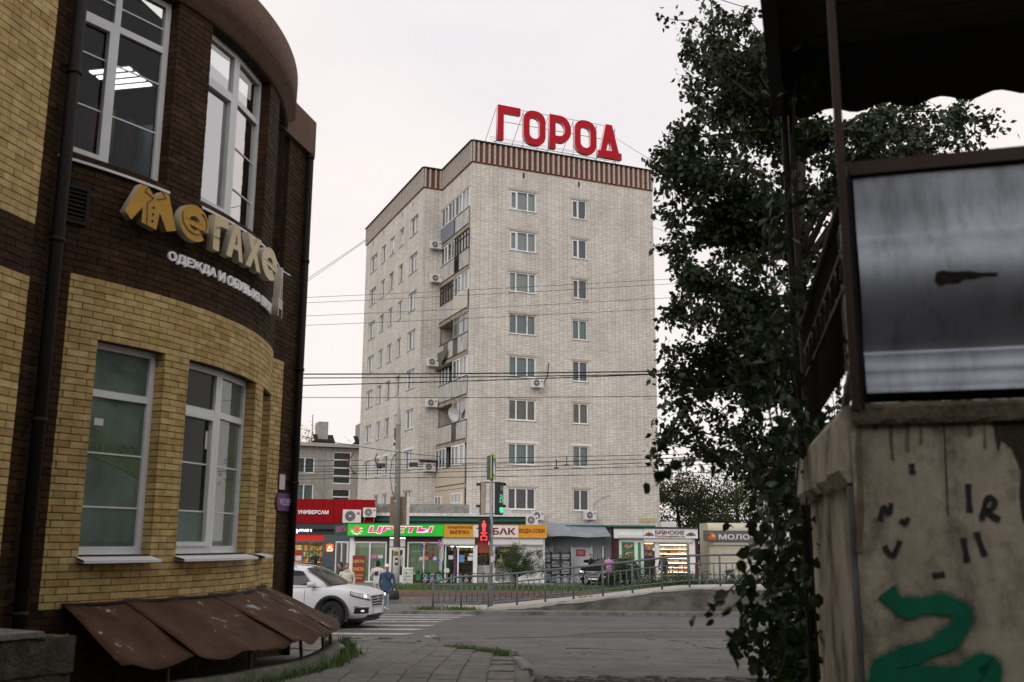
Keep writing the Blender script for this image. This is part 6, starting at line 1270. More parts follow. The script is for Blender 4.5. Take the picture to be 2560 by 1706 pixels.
# ================= cars =================
def subsurf_mesh(mb, name, mats, lv=2, boolean=()):
    o = temp(mb.mesh(name, mats)); md = o.modifiers.new('s','SUBSURF'); md.levels = lv; md.render_levels = lv
    tmp = []
    for (p0, p1, r) in boolean:
        c = temp(MB().cyl(p0, p1, r, n=36).mesh('cut', mats)); tmp.append(c); b = o.modifiers.new('b','BOOLEAN'); b.object = c; b.operation = 'DIFFERENCE'; b.solver = 'EXACT'
    me = eval_mesh(o); drop(o)
    for c in tmp: drop(c)
    me.polygons.foreach_set('use_smooth', [True]*len(me.polygons)); me.name = name; return me
def set_sharp(me, ang=40):
    try: me.set_sharp_from_angle(angle=RAD(ang))
    except Exception: pass
def suv(name, label, loc, heading, paint, clad, suv_h=1.0):
    """x forward, y left, z up; origin under the middle of the wheelbase"""
    t = thing(name, label, 'car', loc, heading)
    H = suv_h
    # lower body: stations from nose to tail
    st = [ (2.36,.44,.36,.62,.84,.86), (2.31,.72,.30,.62,.92,.955), (2.16,.88,.26,.66,1.00,1.05), (1.85,.935,.25,.72,1.06,1.12), (1.35,.945,.25,.74,1.10,1.165), (.92,.945,.25,.74,1.10,1.17), (.2,.945,.25,.72,1.08,1.13), (-.6,.945,.25,.72,1.10,1.14), (-1.4,.945,.26,.74,1.13,1.16), (-1.9,.925,.30,.76,1.15,1.18), (-2.2,.86,.36,.76,1.14,1.17), (-2.33,.70,.42,.76,1.08,1.10)]
    rings = []
    for x, w, zb, zm, zs, zt in st:
        half = [(w*.0,zb),(w*.72,zb),(w*.95,zb+.08),(w*1.0,zm-.12),(w*1.0,zm+.05),(w*.985,zs-.06),(w*.93,zs-.005),(w*.72,zs+(zt-zs)*.75),(w*.3,zt)]
        ring = [(x,y,z*H) for y,z in half]+[(x,-y,z*H) for y,z in reversed(half[1:])]
        rings.append(ring)
    fa, ra, wr = 1.38, -1.32, .38
    me = subsurf_mesh(MB().loft(rings), 'body', paint, 2, [((fa,-1.2,.38),(fa,1.2,.38),.45),((ra,-1.2,.38),(ra,1.2,.38),.45)]); set_sharp(me, 50); body = link('body', me, t)
    bvh = BVHTree.FromPolygons([v.co.copy() for v in me.vertices], [tuple(q.vertices) for q in me.polygons])
    def snap(y, z, off=.012, yaw=0.0):   # point of the body skin seen from the front, yaw turns towards the side
        d = Vector((-math.cos(yaw), -math.copysign(math.sin(yaw), y), 0)); o_ = Vector((1.9, y, z)) - d*3.0
        hit, nrm, i_, ds = bvh.ray_cast(o_, d)
        return (hit + nrm*off) if hit is not None else Vector((2.3, y, z))
    # cabin
    cab = [(1.24,.80,1.12,.76,1.155),(.80,.80,1.12,.70,1.43),(.36,.80,1.11,.63,1.63),(-.2,.80,1.11,.60,1.675),(-1.1,.80,1.12,.59,1.665),(-1.75,.78,1.14,.57,1.60),(-2.15,.72,1.15,.60,1.35),(-2.25,.70,1.14,.68,1.16)]
    def cring(x,wb,zb,wt,zt): 
        half = [(wb+.06,zb-.04),(wb+.05,zb),(wb+(wt-wb)*.5+.035,zb+(zt-zb)*.5),(wt+.02,zt-.06*min(1,(zt-zb)/.3)),(wt*.7,zt+.0),(wt*.3,zt+.015)]
        return [(x,y,z*H) for y,z in half]+[(x,-y,z*H) for y,z in reversed(half)]
    me = subsurf_mesh(MB().loft([cring(*c) for c in cab]), 'cabin', paint, 2); set_sharp(me, 45); link('cabin', me, t)
    gls = mat('car_glass', (0.010,0.012,0.012), .05, .1, spec=.35); blk = mat('car_black', (0.012,0.012,0.013), .5, .1); chrome = mat('chrome', (0.6,0.6,0.62), .15, .02, metal=1.0)
    def pt(u, v, s):   # point on the cabin side: u along x, v 0..1 up
        for a, b in zip(cab, cab[1:]):
            if a[0] >= u >= b[0]:
                f_ = (a[0]-u)/(a[0]-b[0]); wb, zb, wt, zt = [a[i]+(b[i]-a[i])*f_ for i in (1,2,3,4)]
                return Vector((u, s*(wb+(wt-wb)*v+.03*math.sin(math.pi*v)+.048), (zb+(zt-zb)*v)*H))
    for s in (1,-1):
        for (u0,u1) in ((.88,-.12),(-.20,-1.15),(-1.25,-1.95)):
            rows = []
            for j in range(5):
                v = .10+.74*j/4; row = []
                for i in range(7):
                    u = u0+(u1-u0)*i/6
                    if u0 > .5: u = u0 - (u0-.34)*min(1,(v-.08)*1.15)*(1-i/6)*1.0 + (u1-u0)*i/6*1.0
                    row.append(pt(max(min(u,.9),-2.1), v, s))
                rows.append(row)
            MB().loft(rows, closed=False).build('side_window', gls, t, True)
        # mirror
        mm = MB(); mm.loft([[(.84+dx, s*(.98+dy), 1.17+dz) for dx,dy,dz in ((.06,-.02,-.05),(.07,.1,-.05),(.05,.16,0),(.05,.14,.07),(.06,0,.09),(.06,-.06,.03))],[(.72+dx, s*(.98+dy), 1.17+dz) for dx,dy,dz in ((0,-.02,-.06),(0,.1,-.06),(0,.17,0),(0,.15,.085),(0,0,.1),(0,-.06,.03))]]); mo = mm.build('mirror', paint, t, True); MB().cyl((.82,s*.86,1.11),(.79,s*.96,1.14),.03,n=6).build('mirror_arm', blk, mo)
        # headlight, fog light
        rows = []
        for j in range(5):
            f_ = j/4; rows.append([snap(s*(.50+.36*g), (.775+.15*g+(.135-.045*g)*f_)*H, .010, .95*g) for g in np.linspace(0,1,8)])
        hl_o = MB().loft(rows, closed=False).build('headlight', mat('headlamp',(0.50,0.51,0.54),.08,.3,14,spec=.9), t, True)
        bc = snap(s*.60, .885*H, .0, .25); MB().ell(bc, (.05,.055,.045), 8, 6).build('bulb', glow('headlamp_lit',(1,.93,.9),1.6), hl_o)
        MB().tube(rows[0], .014, 5).build('lamp_trim', blk, hl_o); MB().tube(rows[4], .010, 5).build('lamp_trim', chrome, hl_o); MB().tube([r[7] for r in rows], .012, 5).build('lamp_trim', blk, hl_o)
        rows = [[snap(s*(.56+.24*g), (.43+.15*f_)*H, .006, .5*g) for g in np.linspace(0,1,6)] for f_ in (0,.5,1)]
        fo = MB().loft(rows, closed=False).build('fog_recess', blk, t, True)
        MB().ell(snap(s*.66, .50*H, .0, .3), (.05,.085,.03), 8, 5).build('fog_light', mat('fog_lens',(0.7,0.7,0.68),.1,.05,emit=(1,.9,.8),es=.5), t); MB().tube([snap(s*(.54+.28*g), (.60+.01*g)*H, .012, .5*g) for g in np.linspace(0,1,7)], .016, 5).build('fog_trim', chrome, t)
        # wheels and arches
        for ax in (fa, ra):
            w = thing('wheel', None, None, (ax, s*.80, wr), 0); w.parent = t
            prof = [(.215,-.10),(.25,-.115),(.345,-.115),(.372,-.085),(wr,-.05),(wr,.05),(.372,.085),(.33,.115),(.25,.115),(.215,.10)]
            MB().loft([[(r*math.cos(a), y, r*math.sin(a)) for (r,y) in prof] for a in np.linspace(0,2*math.pi,37)], cap=False).build('tyre', mat('tyre',(0.018,0.018,0.018),.85,.15), w, True)
            rm = MB(); y_ = s*.06; rm.cyl((0,y_-s*.06,0),(0,y_-s*.05,0),.225,n=24)
            for k in range(5):
                for dd in (-.13,.13):
                    a = k*1.2566+dd; a2 = k*1.2566+dd*1.7; rm.add([Vector((.05*math.cos(a-.3),y_+s*.02,.05*math.sin(a-.3))),Vector((.05*math.cos(a+.3),y_+s*.02,.05*math.sin(a+.3))),Vector((.215*math.cos(a2+.07),y_+s*.03,.215*math.sin(a2+.07))),Vector((.215*math.cos(a2-.07),y_+s*.03,.215*math.sin(a2-.07)))], [(0,1,2,3),(3,2,1,0)])
            rm.tube([(.215*math.cos(a),y_+s*.03,.215*math.sin(a)) for a in np.linspace(0,6.283,25)], .016, 5); rm.cyl((0,y_,0),(0,y_+s*.03,0),.06,n=12); rm.build('rim', mat('rim_metal',(0.05,0.05,0.052),.4,.1,metal=.6), w)
            MB().cyl((ax,s*.55,wr),(ax,s*.60,wr),.43,n=24).build('wheel_well', blk, t)
            rows = [[(ax+r*math.cos(a), s*(.952+o_), wr+r*math.sin(a)) for a in np.linspace(-.35,3.5,24)] for r, o_ in ((.44,-.03),(.445,.012),(.52,.015),(.535,-.005))]
            MB().loft(rows, closed=False).build('arch_trim', clad, t, True)
        MB().box(-.92,.95,s*.93-.03,s*.93+.03,.24*H,.36*H).build('side_skirt', clad, t); MB().box(-.14,.02,s*.955-.012,s*.955+.012,.90*H,.935*H).build('door_handle', chrome, t); MB().box(-1.1,-.94,s*.955-.012,s*.955+.012,.92*H,.955*H).build('door_handle', chrome, t)
        MB().box(.56,.566,s*.947-.002,s*.947+.002,.4,1.06*H).build('door_gap', blk, t); MB().box(-.33,-.324,s*.952-.002,s*.952+.002,.4,1.08*H).build('door_gap', blk, t)
        MB().tube([(.15,s*.64,1.655*H),(-.6,s*.63,1.71*H),(-1.5,s*.6,1.68*H)], .018, 6).build('roof_bar', chrome, t)
    # windscreen
    rows = []
    for j in range(7):
        f_ = j/6; x = 1.225+(.41-1.225)*f_; z = 1.175+(1.63-1.175)*f_+.02*math.sin(math.pi*f_); w = .76+(.60-.76)*f_; rows.append([(x+.06*(1-(y_/w)**2)+.015, y_, z*H+.012-.03*(y_/w)**4) for y_ in np.linspace(-w,w,9)])
    MB().loft(rows, closed=False).build('windscreen', mat('windscreen_glass',(0.030,0.038,0.034),.06,.2,2,spec=.45), t, True)
    MB().box(-2.0,.85,-.72,.72,.95*H,1.2*H).build('cabin_floor', blk, t); 
    for y_ in (-.38,.38): MB().loft([[(-.35+dx*.12-.05*z, y_+dy*.24, z*H) for dx,dy in ((1,-1),(1,1),(-1,1),(-1,-1))] for z in (1.0,1.3,1.42)]).build('front_seat', mat('seat_dark',(0.03,0.03,0.03),.8), t)
    # grille
    go = MB().loft([[snap(y_*(1-.25*f_), (.89-.29*f_)*H, .006) for y_ in np.linspace(-.44,.44,11)] for f_ in np.linspace(0,1,5)], closed=False).build('grille', blk, t, True)
    for f_ in (0,.25,.5,.75,1): MB().tube([snap(y_*(1-.25*f_), (.89-.29*f_)*H, .014) for y_ in np.linspace(-.44,.44,11)], .012 if 0 < f_ < 1 else .016, 6).build('grille_bar', chrome, go, True)
    bc = snap(0, .81*H, .02); MB().tube([bc+Vector((0, .075*math.cos(a), .045*math.sin(a))) for a in np.linspace(0,6.283,16)], .011, 5).build('badge', chrome, go)
    pc = snap(0, .46*H, .012); pl = MB().box(pc.x-.005,pc.x+.012,-.26,.26,.405*H,.515*H).build('number_plate', M_white, t)
    MB().loft([[snap(y_, z_*H, .01) for y_ in np.linspace(-.6,.6,9)] for z_ in (.30,.34,.385)], closed=False).build('lower_grille', blk, t, True)
    MB().box(-2.2,2.2,-.6,.6,.2,.3).build('underbody', blk, t)
    rr_ = MB().box(-2.36,-2.30,-.55,.55,.55,.85).build('tailgate', paint, t)
    return t
M_carw = mat('white_car_paint', (0.66,0.665,0.69), .25, .02, 1, spec=.5); M_clad = mat('black_cladding', (0.02,0.02,0.021), .6, .1)
hd = math.atan2(-.40, 1.53)
fwdv = Vector((math.cos(hd), math.sin(hd), 0)); base = Vector((-4.70,29.25,0)) - fwdv*1.38
suv('white_suv', 'white SUV with lit headlights turning at the crossing', (base.x, base.y, 0), hd, M_carw, M_clad, 1.0)
M_carb = mat('dark_car_paint', (0.010,0.006,0.007), .5, .05, 1, spec=.04)
p = at(1447, 1440, 51.0)
suv('dark_car', 'dark maroon car parked behind the railing before the corrugated lean-to', (p.x+1.75, 52.6, .24), RAD(243), M_carb, M_clad, .80)
# ================= people =================
M_skin = mat('skin', (0.42,0.25,0.18), .6, .06); 
def person(label, loc, heading, H, top, legs, hair, shoes=(0.03,0.03,0.03), pose=None, stout=1.0, hem=.80, stride=.0, hair_len=0, cap=None, voxel=.012, bow=0.0, boots_h=.09):
    """body facing -y, one continuous surface; materials follow the garment nearest the skin"""
    t = thing('person', label, 'person', loc, heading); k = H/1.75; S = stout
    mb = MB(); bones = []
    def ell_ring(c, rx, ry, n=12, ax=None):
        c = Vector(c)
        if ax is None: return [c+Vector((rx*math.cos(2*math.pi*i/n), ry*math.sin(2*math.pi*i/n), 0)) for i in range(n)]
        d = Vector(ax).normalized(); a = d.cross(Vector((0,1,0))); a = a.normalized() if a.length > .1 else Vector((1,0,0)); b = d.cross(a)
        return [c+a*(rx*math.cos(2*math.pi*i/n))+b*(ry*math.sin(2*math.pi*i/n)) for i in range(n)]
    def chain(pts, lab):
        rings = []
        for i, (p, rx, ry) in enumerate(pts):
            a = Vector(pts[max(i-1,0)][0]); b = Vector(pts[min(i+1,len(pts)-1)][0]); rings.append(ell_ring(p, rx, ry, 12, b-a))
        mb.loft(rings)
        for (p, r1, _), (q, r2, _) in zip(pts, pts[1:]): bones.append((Vector(p), Vector(q), (r1+r2)/2, lab))
    by = -bow
    chain([((0,0,.86),.15*S,.115*S),((0,0,.98),.165*S,.125*S),((0,by*.3,1.12),.155*S,.12*S),((0,by*.7,1.30),.18*S,.125*S),((0,by,1.41),.165*S,.095*S),((0,by-.005,1.455),.10,.075)], 'top')
    chain([((0,0,hem),.165*S,.125*S),((0,0,hem+.1),.17*S,.13*S),((0,0,.98),.168*S,.128*S)], 'top')
    chain([((0,by-.005,1.45),.058,.058),((0,by-.02,1.54),.052,.054)], 'skin')
    hc = Vector((0,by*1.2-.03,1.635)); mb.ell(hc, (.078,.098,.118), 14, 10); mb.ell(hc+Vector((0,-.035,-.06)), (.052,.06,.055), 10, 6); bones.append((hc+Vector((0,0,-.05)), hc+Vector((0,0,.05)), .095, 'skin'))
    mb.ell(hc+Vector((0,-.10,-.015)), (.014,.022,.024), 8, 5)
    for s in (-1,1): mb.ell(hc+Vector((s*.078,.01,-.01)), (.014,.02,.03), 8, 5)
    for s in (-1,1):
        st = stride*s; kn = Vector((s*.095*S,-.03-max(0,st)*.55,.49)); an = Vector((s*.10*S, .01-st*.9 if st > 0 else .01-st*1.0, .085+(abs(st)*.12 if st < 0 else 0)))
        chain([((s*.085*S,0,.90),.088*S,.095*S),((s*.09*S,-.01-max(0,st)*.2,.72),.08*S,.085*S),(tuple(kn),.06,.062),((kn.x,(kn.y+an.y)/2+.015,(kn.z+an.z)/2),.056,.06),(tuple(an),.042,.046)], 'legs')
        mb.ell(an+Vector((0,-.06,-.045)), (.045,.12,.042), 10, 6); mb.ell(an+Vector((0,.01,-.03)), (.04,.05,.05), 8, 6); bones.append((an+Vector((0,.03,-.06)), an+Vector((0,-.14,-.06)), .045, 'shoes'))
    P = dict(le=(-.25,.02,1.13), lw=(-.26,-.06,.90), re=(.25,.02,1.13), rw=(.26,-.06,.90)); P.update(pose or {})
    for s, e, w in ((-1,P['le'],P['lw']), (1,P['re'],P['rw'])):
        sh = Vector((s*.175*S, by, 1.385)); e, w = Vector(e), Vector(w); e.x *= (S+1)/2; w.x *= (S+1)/2
        chain([(tuple(sh-Vector((s*.04,0,0))),.06,.06),(tuple(sh+Vector((s*.02,0,-.03))),.062,.062),(tuple(sh.lerp(e,.6)),.054,.055),(tuple(e),.046,.046),(tuple(e.lerp(w,.5)),.044,.045),(tuple(w),.036,.036)], 'top')
        d = (w-e).normalized(); side = d.cross(Vector((0,0,1))); side = side.normalized() if side.length > .2 else Vector((1,0,0)); nrm = side.cross(d).normalized()
        pl = w+d*.055; chain([(tuple(w-d*.01),.026,.026),(tuple(w+d*.03),.034,.020),(tuple(w+d*.085),.036,.017)], 'skin')
        for i, ln in enumerate((.062,.072,.068,.052)):
            b0 = w+d*.085+side*(-.027+.018*i); b1 = b0+d*ln*.55+nrm*.006; b2 = b1+d*ln*.4+nrm*.018; mb.tube([b0,b1,b2],[.0095,.009,.0075],6); bones.append((b0,b2,.01,'skin'))
        tb = w+d*.03+side*.03; mb.tube([tb, tb+side*.028+d*.028, tb+side*.032+d*.06],[.012,.010,.008],6); bones.append((tb,tb+d*.06+side*.03,.011,'skin'))
    cols = {'top':mat('cloth_%.2f%.2f%.2f' % top, top, .85, .14, 9, bump=.3), 'legs':mat('cloth_%.2f%.2f%.2f' % legs, legs, .85, .14, 9, bump=.3), 'skin':M_skin, 'shoes':mat('shoe_%.2f' % shoes[0], shoes, .6, .1)}
    names = list(cols); o = temp(mb.mesh('body', [cols[n] for n in names])); md = o.modifiers.new('r','REMESH'); md.mode = 'VOXEL'; md.voxel_size = voxel; s2 = o.modifiers.new('s','SMOOTH'); s2.factor = .5; s2.iterations = 2
    me = eval_mesh(o); drop(o); me.name = 'body'
    me.materials.clear()
    for n in names: me.materials.append(cols[n])
    n = len(me.polygons); ce = np.empty(n*3); me.polygons.foreach_get('center', ce); ce = ce.reshape(-1,3); best = np.full(n, 1e9); idx = np.zeros(n, np.int32)
    for a, b, r, lab in bones:
        a, b = np.array(a), np.array(b); d = b-a; tt = np.clip(((ce-a)@d)/max(d@d,1e-9),0,1); dist = np.linalg.norm(ce-(a+tt[:,None]*d),axis=1)-r; m_ = dist < best; best[m_] = dist[m_]; idx[m_] = names.index(lab)
    idx[(ce[:,2] > 1.495) & (np.abs(ce[:,0]) < .115)] = names.index('skin')
    me.polygons.foreach_set('material_index', idx); me.polygons.foreach_set('use_smooth', [True]*n)
    co = np.empty(len(me.vertices)*3); me.vertices.foreach_get('co', co); me.vertices.foreach_set('co', co*k); me.update()
    body = link('body', me, t)
    # hair
    hm = mat('hair_%.2f%.2f%.2f' % hair, hair, .7, .25, 30, bump=.6); rings = []
    for i in range(8):
        th_ = RAD(5+ i*(14 if hair_len else 12.5)); ring = []
        for j in range(16):
            ph = 2*math.pi*j/16; front = max(0, -math.sin(ph)); tt = th_*(1-.38*front)
            ring.append((hc+Vector((.088*math.sin(tt)*math.cos(ph), .012+.108*math.sin(tt)*math.sin(ph), .012+.124*math.cos(tt))))*k)
        rings.append(ring)
    if hair_len:
        for q in range(1, 4): rings.append([(Vector(v)+Vector((0,.0,-.05*q*hair_len*k))) if Vector(v).y > hc.y*k-.02 else Vector(v) for v in rings[7]])
    MB().loft(rings).build('hair', hm, t, True)
    ey = MB(); 
    for s in (-1,1): ey.ell((hc+Vector((s*.030,-.088,.012)))*k, (.011,.006,.006), 6, 4)
    ey.build('eyes', mat('eye_dark',(0.03,0.02,0.02),.4), t); MB().ell((hc+Vector((0,-.094,-.058)))*k, (.022,.006,.006), 6, 4).build('mouth', mat('lips',(0.30,0.10,0.09),.6), t)
    if cap:
        cm = mat('cap_%.2f' % cap[0], cap, .8, .05); rings = [[(hc+Vector((.094*math.sin(RAD(a))*math.cos(2*math.pi*j/16), .008+.112*math.sin(RAD(a))*math.sin(2*math.pi*j/16), .035+.112*math.cos(RAD(a)))))*k for j in range(16)] for a in (4,25,48,70,88,95)]
        c_ = MB().loft(rings).build('cap', cm, t, True); MB().loft([[(hc+Vector((x_,-.09-.07*math.cos(x_*14),.040-.012*abs(x_)*10)))*k for x_ in np.linspace(-.08,.08,7)],[(hc+Vector((x_,-.06,.045)))*k for x_ in np.linspace(-.085,.085,7)]], closed=False).build('cap_peak', cm, c_, True)
    t['_h'] = 0.0; del t['_h']; return t, k, hc
def stand(px_, ytop, Y, base):
    p = at(px_, ytop, Y); return (p.x, Y, base), max(1.5, min(1.85, p.z-base))
DEN = (0.032,0.075,0.14); JN = (0.22,0.32,0.42)
l, h = stand(968, 1418, 34.9, .10)
t, k, hc = person('woman in a blue denim jacket and white cap carrying a black bag', l, RAD(-14), h, DEN, JN, (0.25,0.2,0.16), (0.5,0.5,0.48), dict(le=(-.27,.06,1.12),lw=(-.25,.0,.88),re=(.27,.05,1.12),rw=(.30,-.02,.86)), 1.28, .72, .10, 0, (0.75,0.73,0.72), .011)
MB().tube([Vector(p)*k for p in ((-.16,-.02,1.44),(-.08,-.16,1.36),(.05,-.19,1.25),(.16,-.16,1.12))], .014, 6).build('strap', M_black, t); MB().tube([Vector(p)*k for p in ((.13,.0,1.46),(.05,-.13,1.38),(-.02,-.165,1.34))], .014, 6).build('strap', M_black, t)
bag = thing('handbag', 'black handbag held by the woman in the blue jacket', 'bag', Vector(l)+Matrix.Rotation(RAD(-14),3,'Z') @ (Vector((.34,-.03,.40))*k), RAD(20))
MB().loft([[(w_*a_,d_*b_,z_) for a_,b_ in ((-1,-1),(0,-1.25),(1,-1),(1,1),(0,1.25),(-1,1))] for w_,d_,z_ in ((.13,.07,0),(.16,.085,.06),(.15,.07,.22),(.13,.04,.29))]).build('bag_body', M_black, bag, True)
for s in (-1,1): MB().tube([(-.07,.03*s,.28),(-.05,.02*s,.40),(0,.01*s,.455),(.05,.02*s,.40),(.07,.03*s,.28)], .010, 6).build('handle', M_black, bag)
l, h = stand(868, 1410, 36.0, .10); t, k, hc = person('woman with short red hair in a cream hoodie behind the white SUV', l, RAD(4), h, (0.60,0.56,0.48), (0.08,0.08,0.10), (0.20,0.025,0.015), pose=dict(le=(-.27,.03,1.12),lw=(-.25,-.05,.88),re=(.27,.03,1.12),rw=(.25,-.05,.88)), stout=1.3, hem=.76, stride=.05)
MB().tube([(x_*k,(.09-.20*max(0,math.cos(a)))*k*0+(-.02+.10*math.sin(a+math.pi/2)*-1)*k,(1.45+.03*math.sin(a))*k) for a in np.linspace(0,6.28,17) for x_ in (.10*math.sin(a),)], .035, 8).build('hood', MAT['cloth_0.600.560.48'], t, True)
l, h = stand(853, 1407, 38.0, .10); person('dark haired person in black walking left behind the red haired woman', l, RAD(-70), h, (0.02,0.02,0.022), (0.03,0.03,0.035), (0.03,0.02,0.018), stride=.12, hair_len=.6, voxel=.014)
l, h = stand(945, 1401, 38.1, .10); t, k, hc = person('person in a white jacket with a dark print seen from behind', l, RAD(172), h, (0.58,0.56,0.52), (0.13,0.02,0.025), (0.02,0.015,0.014), pose=dict(le=(-.28,.02,1.13),lw=(-.22,-.12,.98),re=(.27,.03,1.13),rw=(.20,-.14,1.0)), stout=1.08, hem=.80, stride=.06, hair_len=.8)
pr = MB()
for (a,b,r) in ((0,0,.07),(-.05,-.05,.05),(.05,-.04,.05),(0,-.11,.03),(-.06,.05,.03)): pr.ell((a*k+.02,.128*k,(1.24+b)*k),(r,.012,r),10,6)
pr.build('print', mat('dark_print',(0.05,0.02,0.05),.8), t)
p = SMK @ Vector((loc(SMK,787,1400,0,-.1).x,-.1,0)); tp_ = at(787,1380.6,p.y); person('shop guard in a dark jacket with a green vest at the supermarket door', (p.x,p.y,.28), RAD(-6), max(1.55,tp_.z-.28), (0.02,0.02,0.022), (0.025,0.025,0.03), (0.10,0.08,0.06), pose=dict(le=(-.26,-.02,1.13),lw=(-.05,-.20,1.02),re=(.26,-.04,1.14),rw=(.03,-.19,1.12)), voxel=.014)
l, h = stand(1477, 1387, 53.6, .28); person('man in a black shirt holding a hand to his face beside the white door', l, RAD(20), h, (0.02,0.02,0.024), (0.05,0.05,0.06), (0.02,0.016,0.015), pose=dict(le=(-.2,-.14,1.18),lw=(-.03,-.17,1.46),re=(.24,.02,1.14),rw=(.10,-.16,1.10)), voxel=.014)
l, h = stand(1522, 1386, 48.6, .28); person('person in a pink jacket seen from behind at the shrub', l, RAD(196), h, (0.50,0.22,0.42), (0.03,0.035,0.06), (0.10,0.085,0.075), pose=dict(re=(.2,-.14,1.2),rw=(.07,-.16,1.46)), stout=1.1, hem=.74, voxel=.013)
l, h = stand(1624, 1377, 53.4, .28); person('tall man in a dark navy suit standing at the food kiosk', l, RAD(178), h, (0.016,0.018,0.032), (0.015,0.017,0.03), (0.02,0.016,0.014), pose=dict(le=(-.26,-.02,1.12),lw=(-.20,-.16,1.0)), stout=1.1, hem=.72, voxel=.013)
l, h = stand(1658, 1389, 52.9, .28); t, k, hc = person('stooped person in a dark jacket and cap with a black backpack', l, RAD(170), h, (0.03,0.033,0.038), (0.03,0.03,0.03), (0.08,0.07,0.06), cap=(0.03,0.032,0.035), stout=1.12, bow=.06, voxel=.013)
bk = thing('backpack', 'black backpack worn by the stooped person in the cap', 'backpack', Vector(l)+Matrix.Rotation(RAD(170),3,'Z') @ (Vector((0,.13,.98))*k), RAD(170)); MB().loft([[(w_*math.cos(a),.02+d_*math.sin(a),z_) for a in np.linspace(0,6.283,12,endpoint=False)] for w_,d_,z_ in ((.12,.06,0),(.15,.09,.06),(.15,.09,.28),(.10,.05,.40))]).build('pack', M_black, bk, True)
p = KT @ Vector((loc(KT,1203,1400,0,1.3).x,1.35,0)); person('seller behind the counter of the drinks kiosk', (p.x,p.y,.28), RAD(-8), 1.62, (0.10,0.10,0.12), (0.05,0.05,0.05), (0.04,0.03,0.02), hair_len=.5, voxel=.015)
l, h = stand(1253, 1399, 51.6, .28); person('customer in a beige jacket half hidden by the bush at the drinks kiosk', l, RAD(175), h, (0.30,0.25,0.18), (0.05,0.05,0.06), (0.15,0.12,0.10), voxel=.015)
l, h = stand(1924, 1381, 52.5, .28); person('person in a grey jacket behind the leaves near the closed kiosk', l, RAD(100), h, (0.10,0.105,0.11), (0.06,0.06,0.05), (0.02,0.02,0.02), stride=.12, voxel=.015)
# ================= foliage =================
def leaf_mat(name, cols, trans=.35):
    m = bpy.data.materials.new(name); m.use_nodes = True; nt = m.node_tree; N, L = nt.nodes, nt.links; b = N['Principled BSDF']; b.inputs['Roughness'].default_value = .5; b.inputs['Specular IOR Level'].default_value = .35
    g = N.new('ShaderNodeNewGeometry'); r = N.new('ShaderNodeValToRGB')
    while len(r.color_ramp.elements) < len(cols): r.color_ramp.elements.new(.5)
    for i, c in enumerate(cols): r.color_ramp.elements[i].position = i/(len(cols)-1); r.color_ramp.elements[i].color = (*c, 1)
    L.new(g.outputs['Random Per Island'], r.inputs[0]); L.new(r.outputs[0], b.inputs['Base Color'])
    t = N.new('ShaderNodeBsdfTranslucent'); L.new(r.outputs[0], t.inputs[0]); mx = N.new('ShaderNodeMixShader'); mx.inputs[0].default_value = trans; L.new(b.outputs[0], mx.inputs[1]); L.new(t.outputs[0], mx.inputs[2]); L.new(mx.outputs[0], N['Material Output'].inputs[0]); MAT[name] = m; return m
LM1 = leaf_mat('tree_leaf', [(0.013,0.026,0.008),(0.022,0.040,0.011),(0.017,0.031,0.009),(0.040,0.048,0.014)], .2)
LM2 = leaf_mat('vine_leaf', [(0.016,0.032,0.010),(0.022,0.045,0.012),(0.028,0.058,0.014)], .2)
LM3 = leaf_mat('shrub_leaf', [(0.04,0.07,0.02),(0.06,0.10,0.028),(0.05,0.085,0.03)], .3)
LM4 = leaf_mat('far_tree_leaf', [(0.05,0.065,0.02),(0.08,0.09,0.025),(0.10,0.10,0.03),(0.05,0.06,0.02)], .4)
LM5 = leaf_mat('autumn_leaf', [(0.35,0.18,0.02),(0.45,0.25,0.03)], .3)
M_bark = mat('bark', (0.05,0.042,0.034), .95, .3, 8, bump=.8)
rg = np.random.RandomState(11)
def leaves(name, P, size, m, parent=None, droop=.5, fold=.18, aspect=.55, broad=False, **kw):
    """P: n x 3 leaf bases; each leaf a folded blade"""
    n = len(P); P = np.asarray(P, float)
    d = rg.normal(size=(n,3)); d[:,2] -= droop; d /= np.linalg.norm(d,axis=1)[:,None]
    u = rg.normal(size=(n,3)); s = np.cross(d,u); s /= np.linalg.norm(s,axis=1)[:,None]; nn = np.cross(s,d)
    L_ = size*rg.uniform(.65,1.25,n)[:,None]; W_ = L_*aspect
    if broad: prof = [(0,0,0),(.18,.42,.5),(.55,.5,.5),(1,0,0),(.55,-.5,.5),(.18,-.42,.5)]; faces = [(0,1,2,3),(0,3,4,5)]
    else: prof = [(0,0,0),(.42,.5,.5),(1,0,0),(.42,-.5,.5)]; faces = [(0,1,2),(0,2,3)]
    q = len(prof); V = np.empty((n,q,3))
    for i, (a,b,c) in enumerate(prof): V[:,i] = P + d*L_*a + s*W_*b + nn*L_*fold*c - np.array([0,0,1])*L_*(.12*a*a)
    F = [[f*q+i for i in fc] for f in range(n) for fc in faces]
    me = bpy.data.meshes.new(name); me.from_pydata(V.reshape(-1,3).tolist(), [], F); me.materials.append(m); me.update()
    return link(name, me, parent, **kw)
def branch_path(a, b, n=6, wob=.12, lift=.15):
    a, b = Vector(a), Vector(b); L_ = (b-a).length; pts = []
    for i in range(n+1):
        f_ = i/n; p = a.lerp(b,f_); p.z += lift*L_*math.sin(math.pi*f_)*.6
        if 0 < i < n: p += Vector(rg.normal(size=3))*wob*L_/n
        pts.append(p)
    return pts
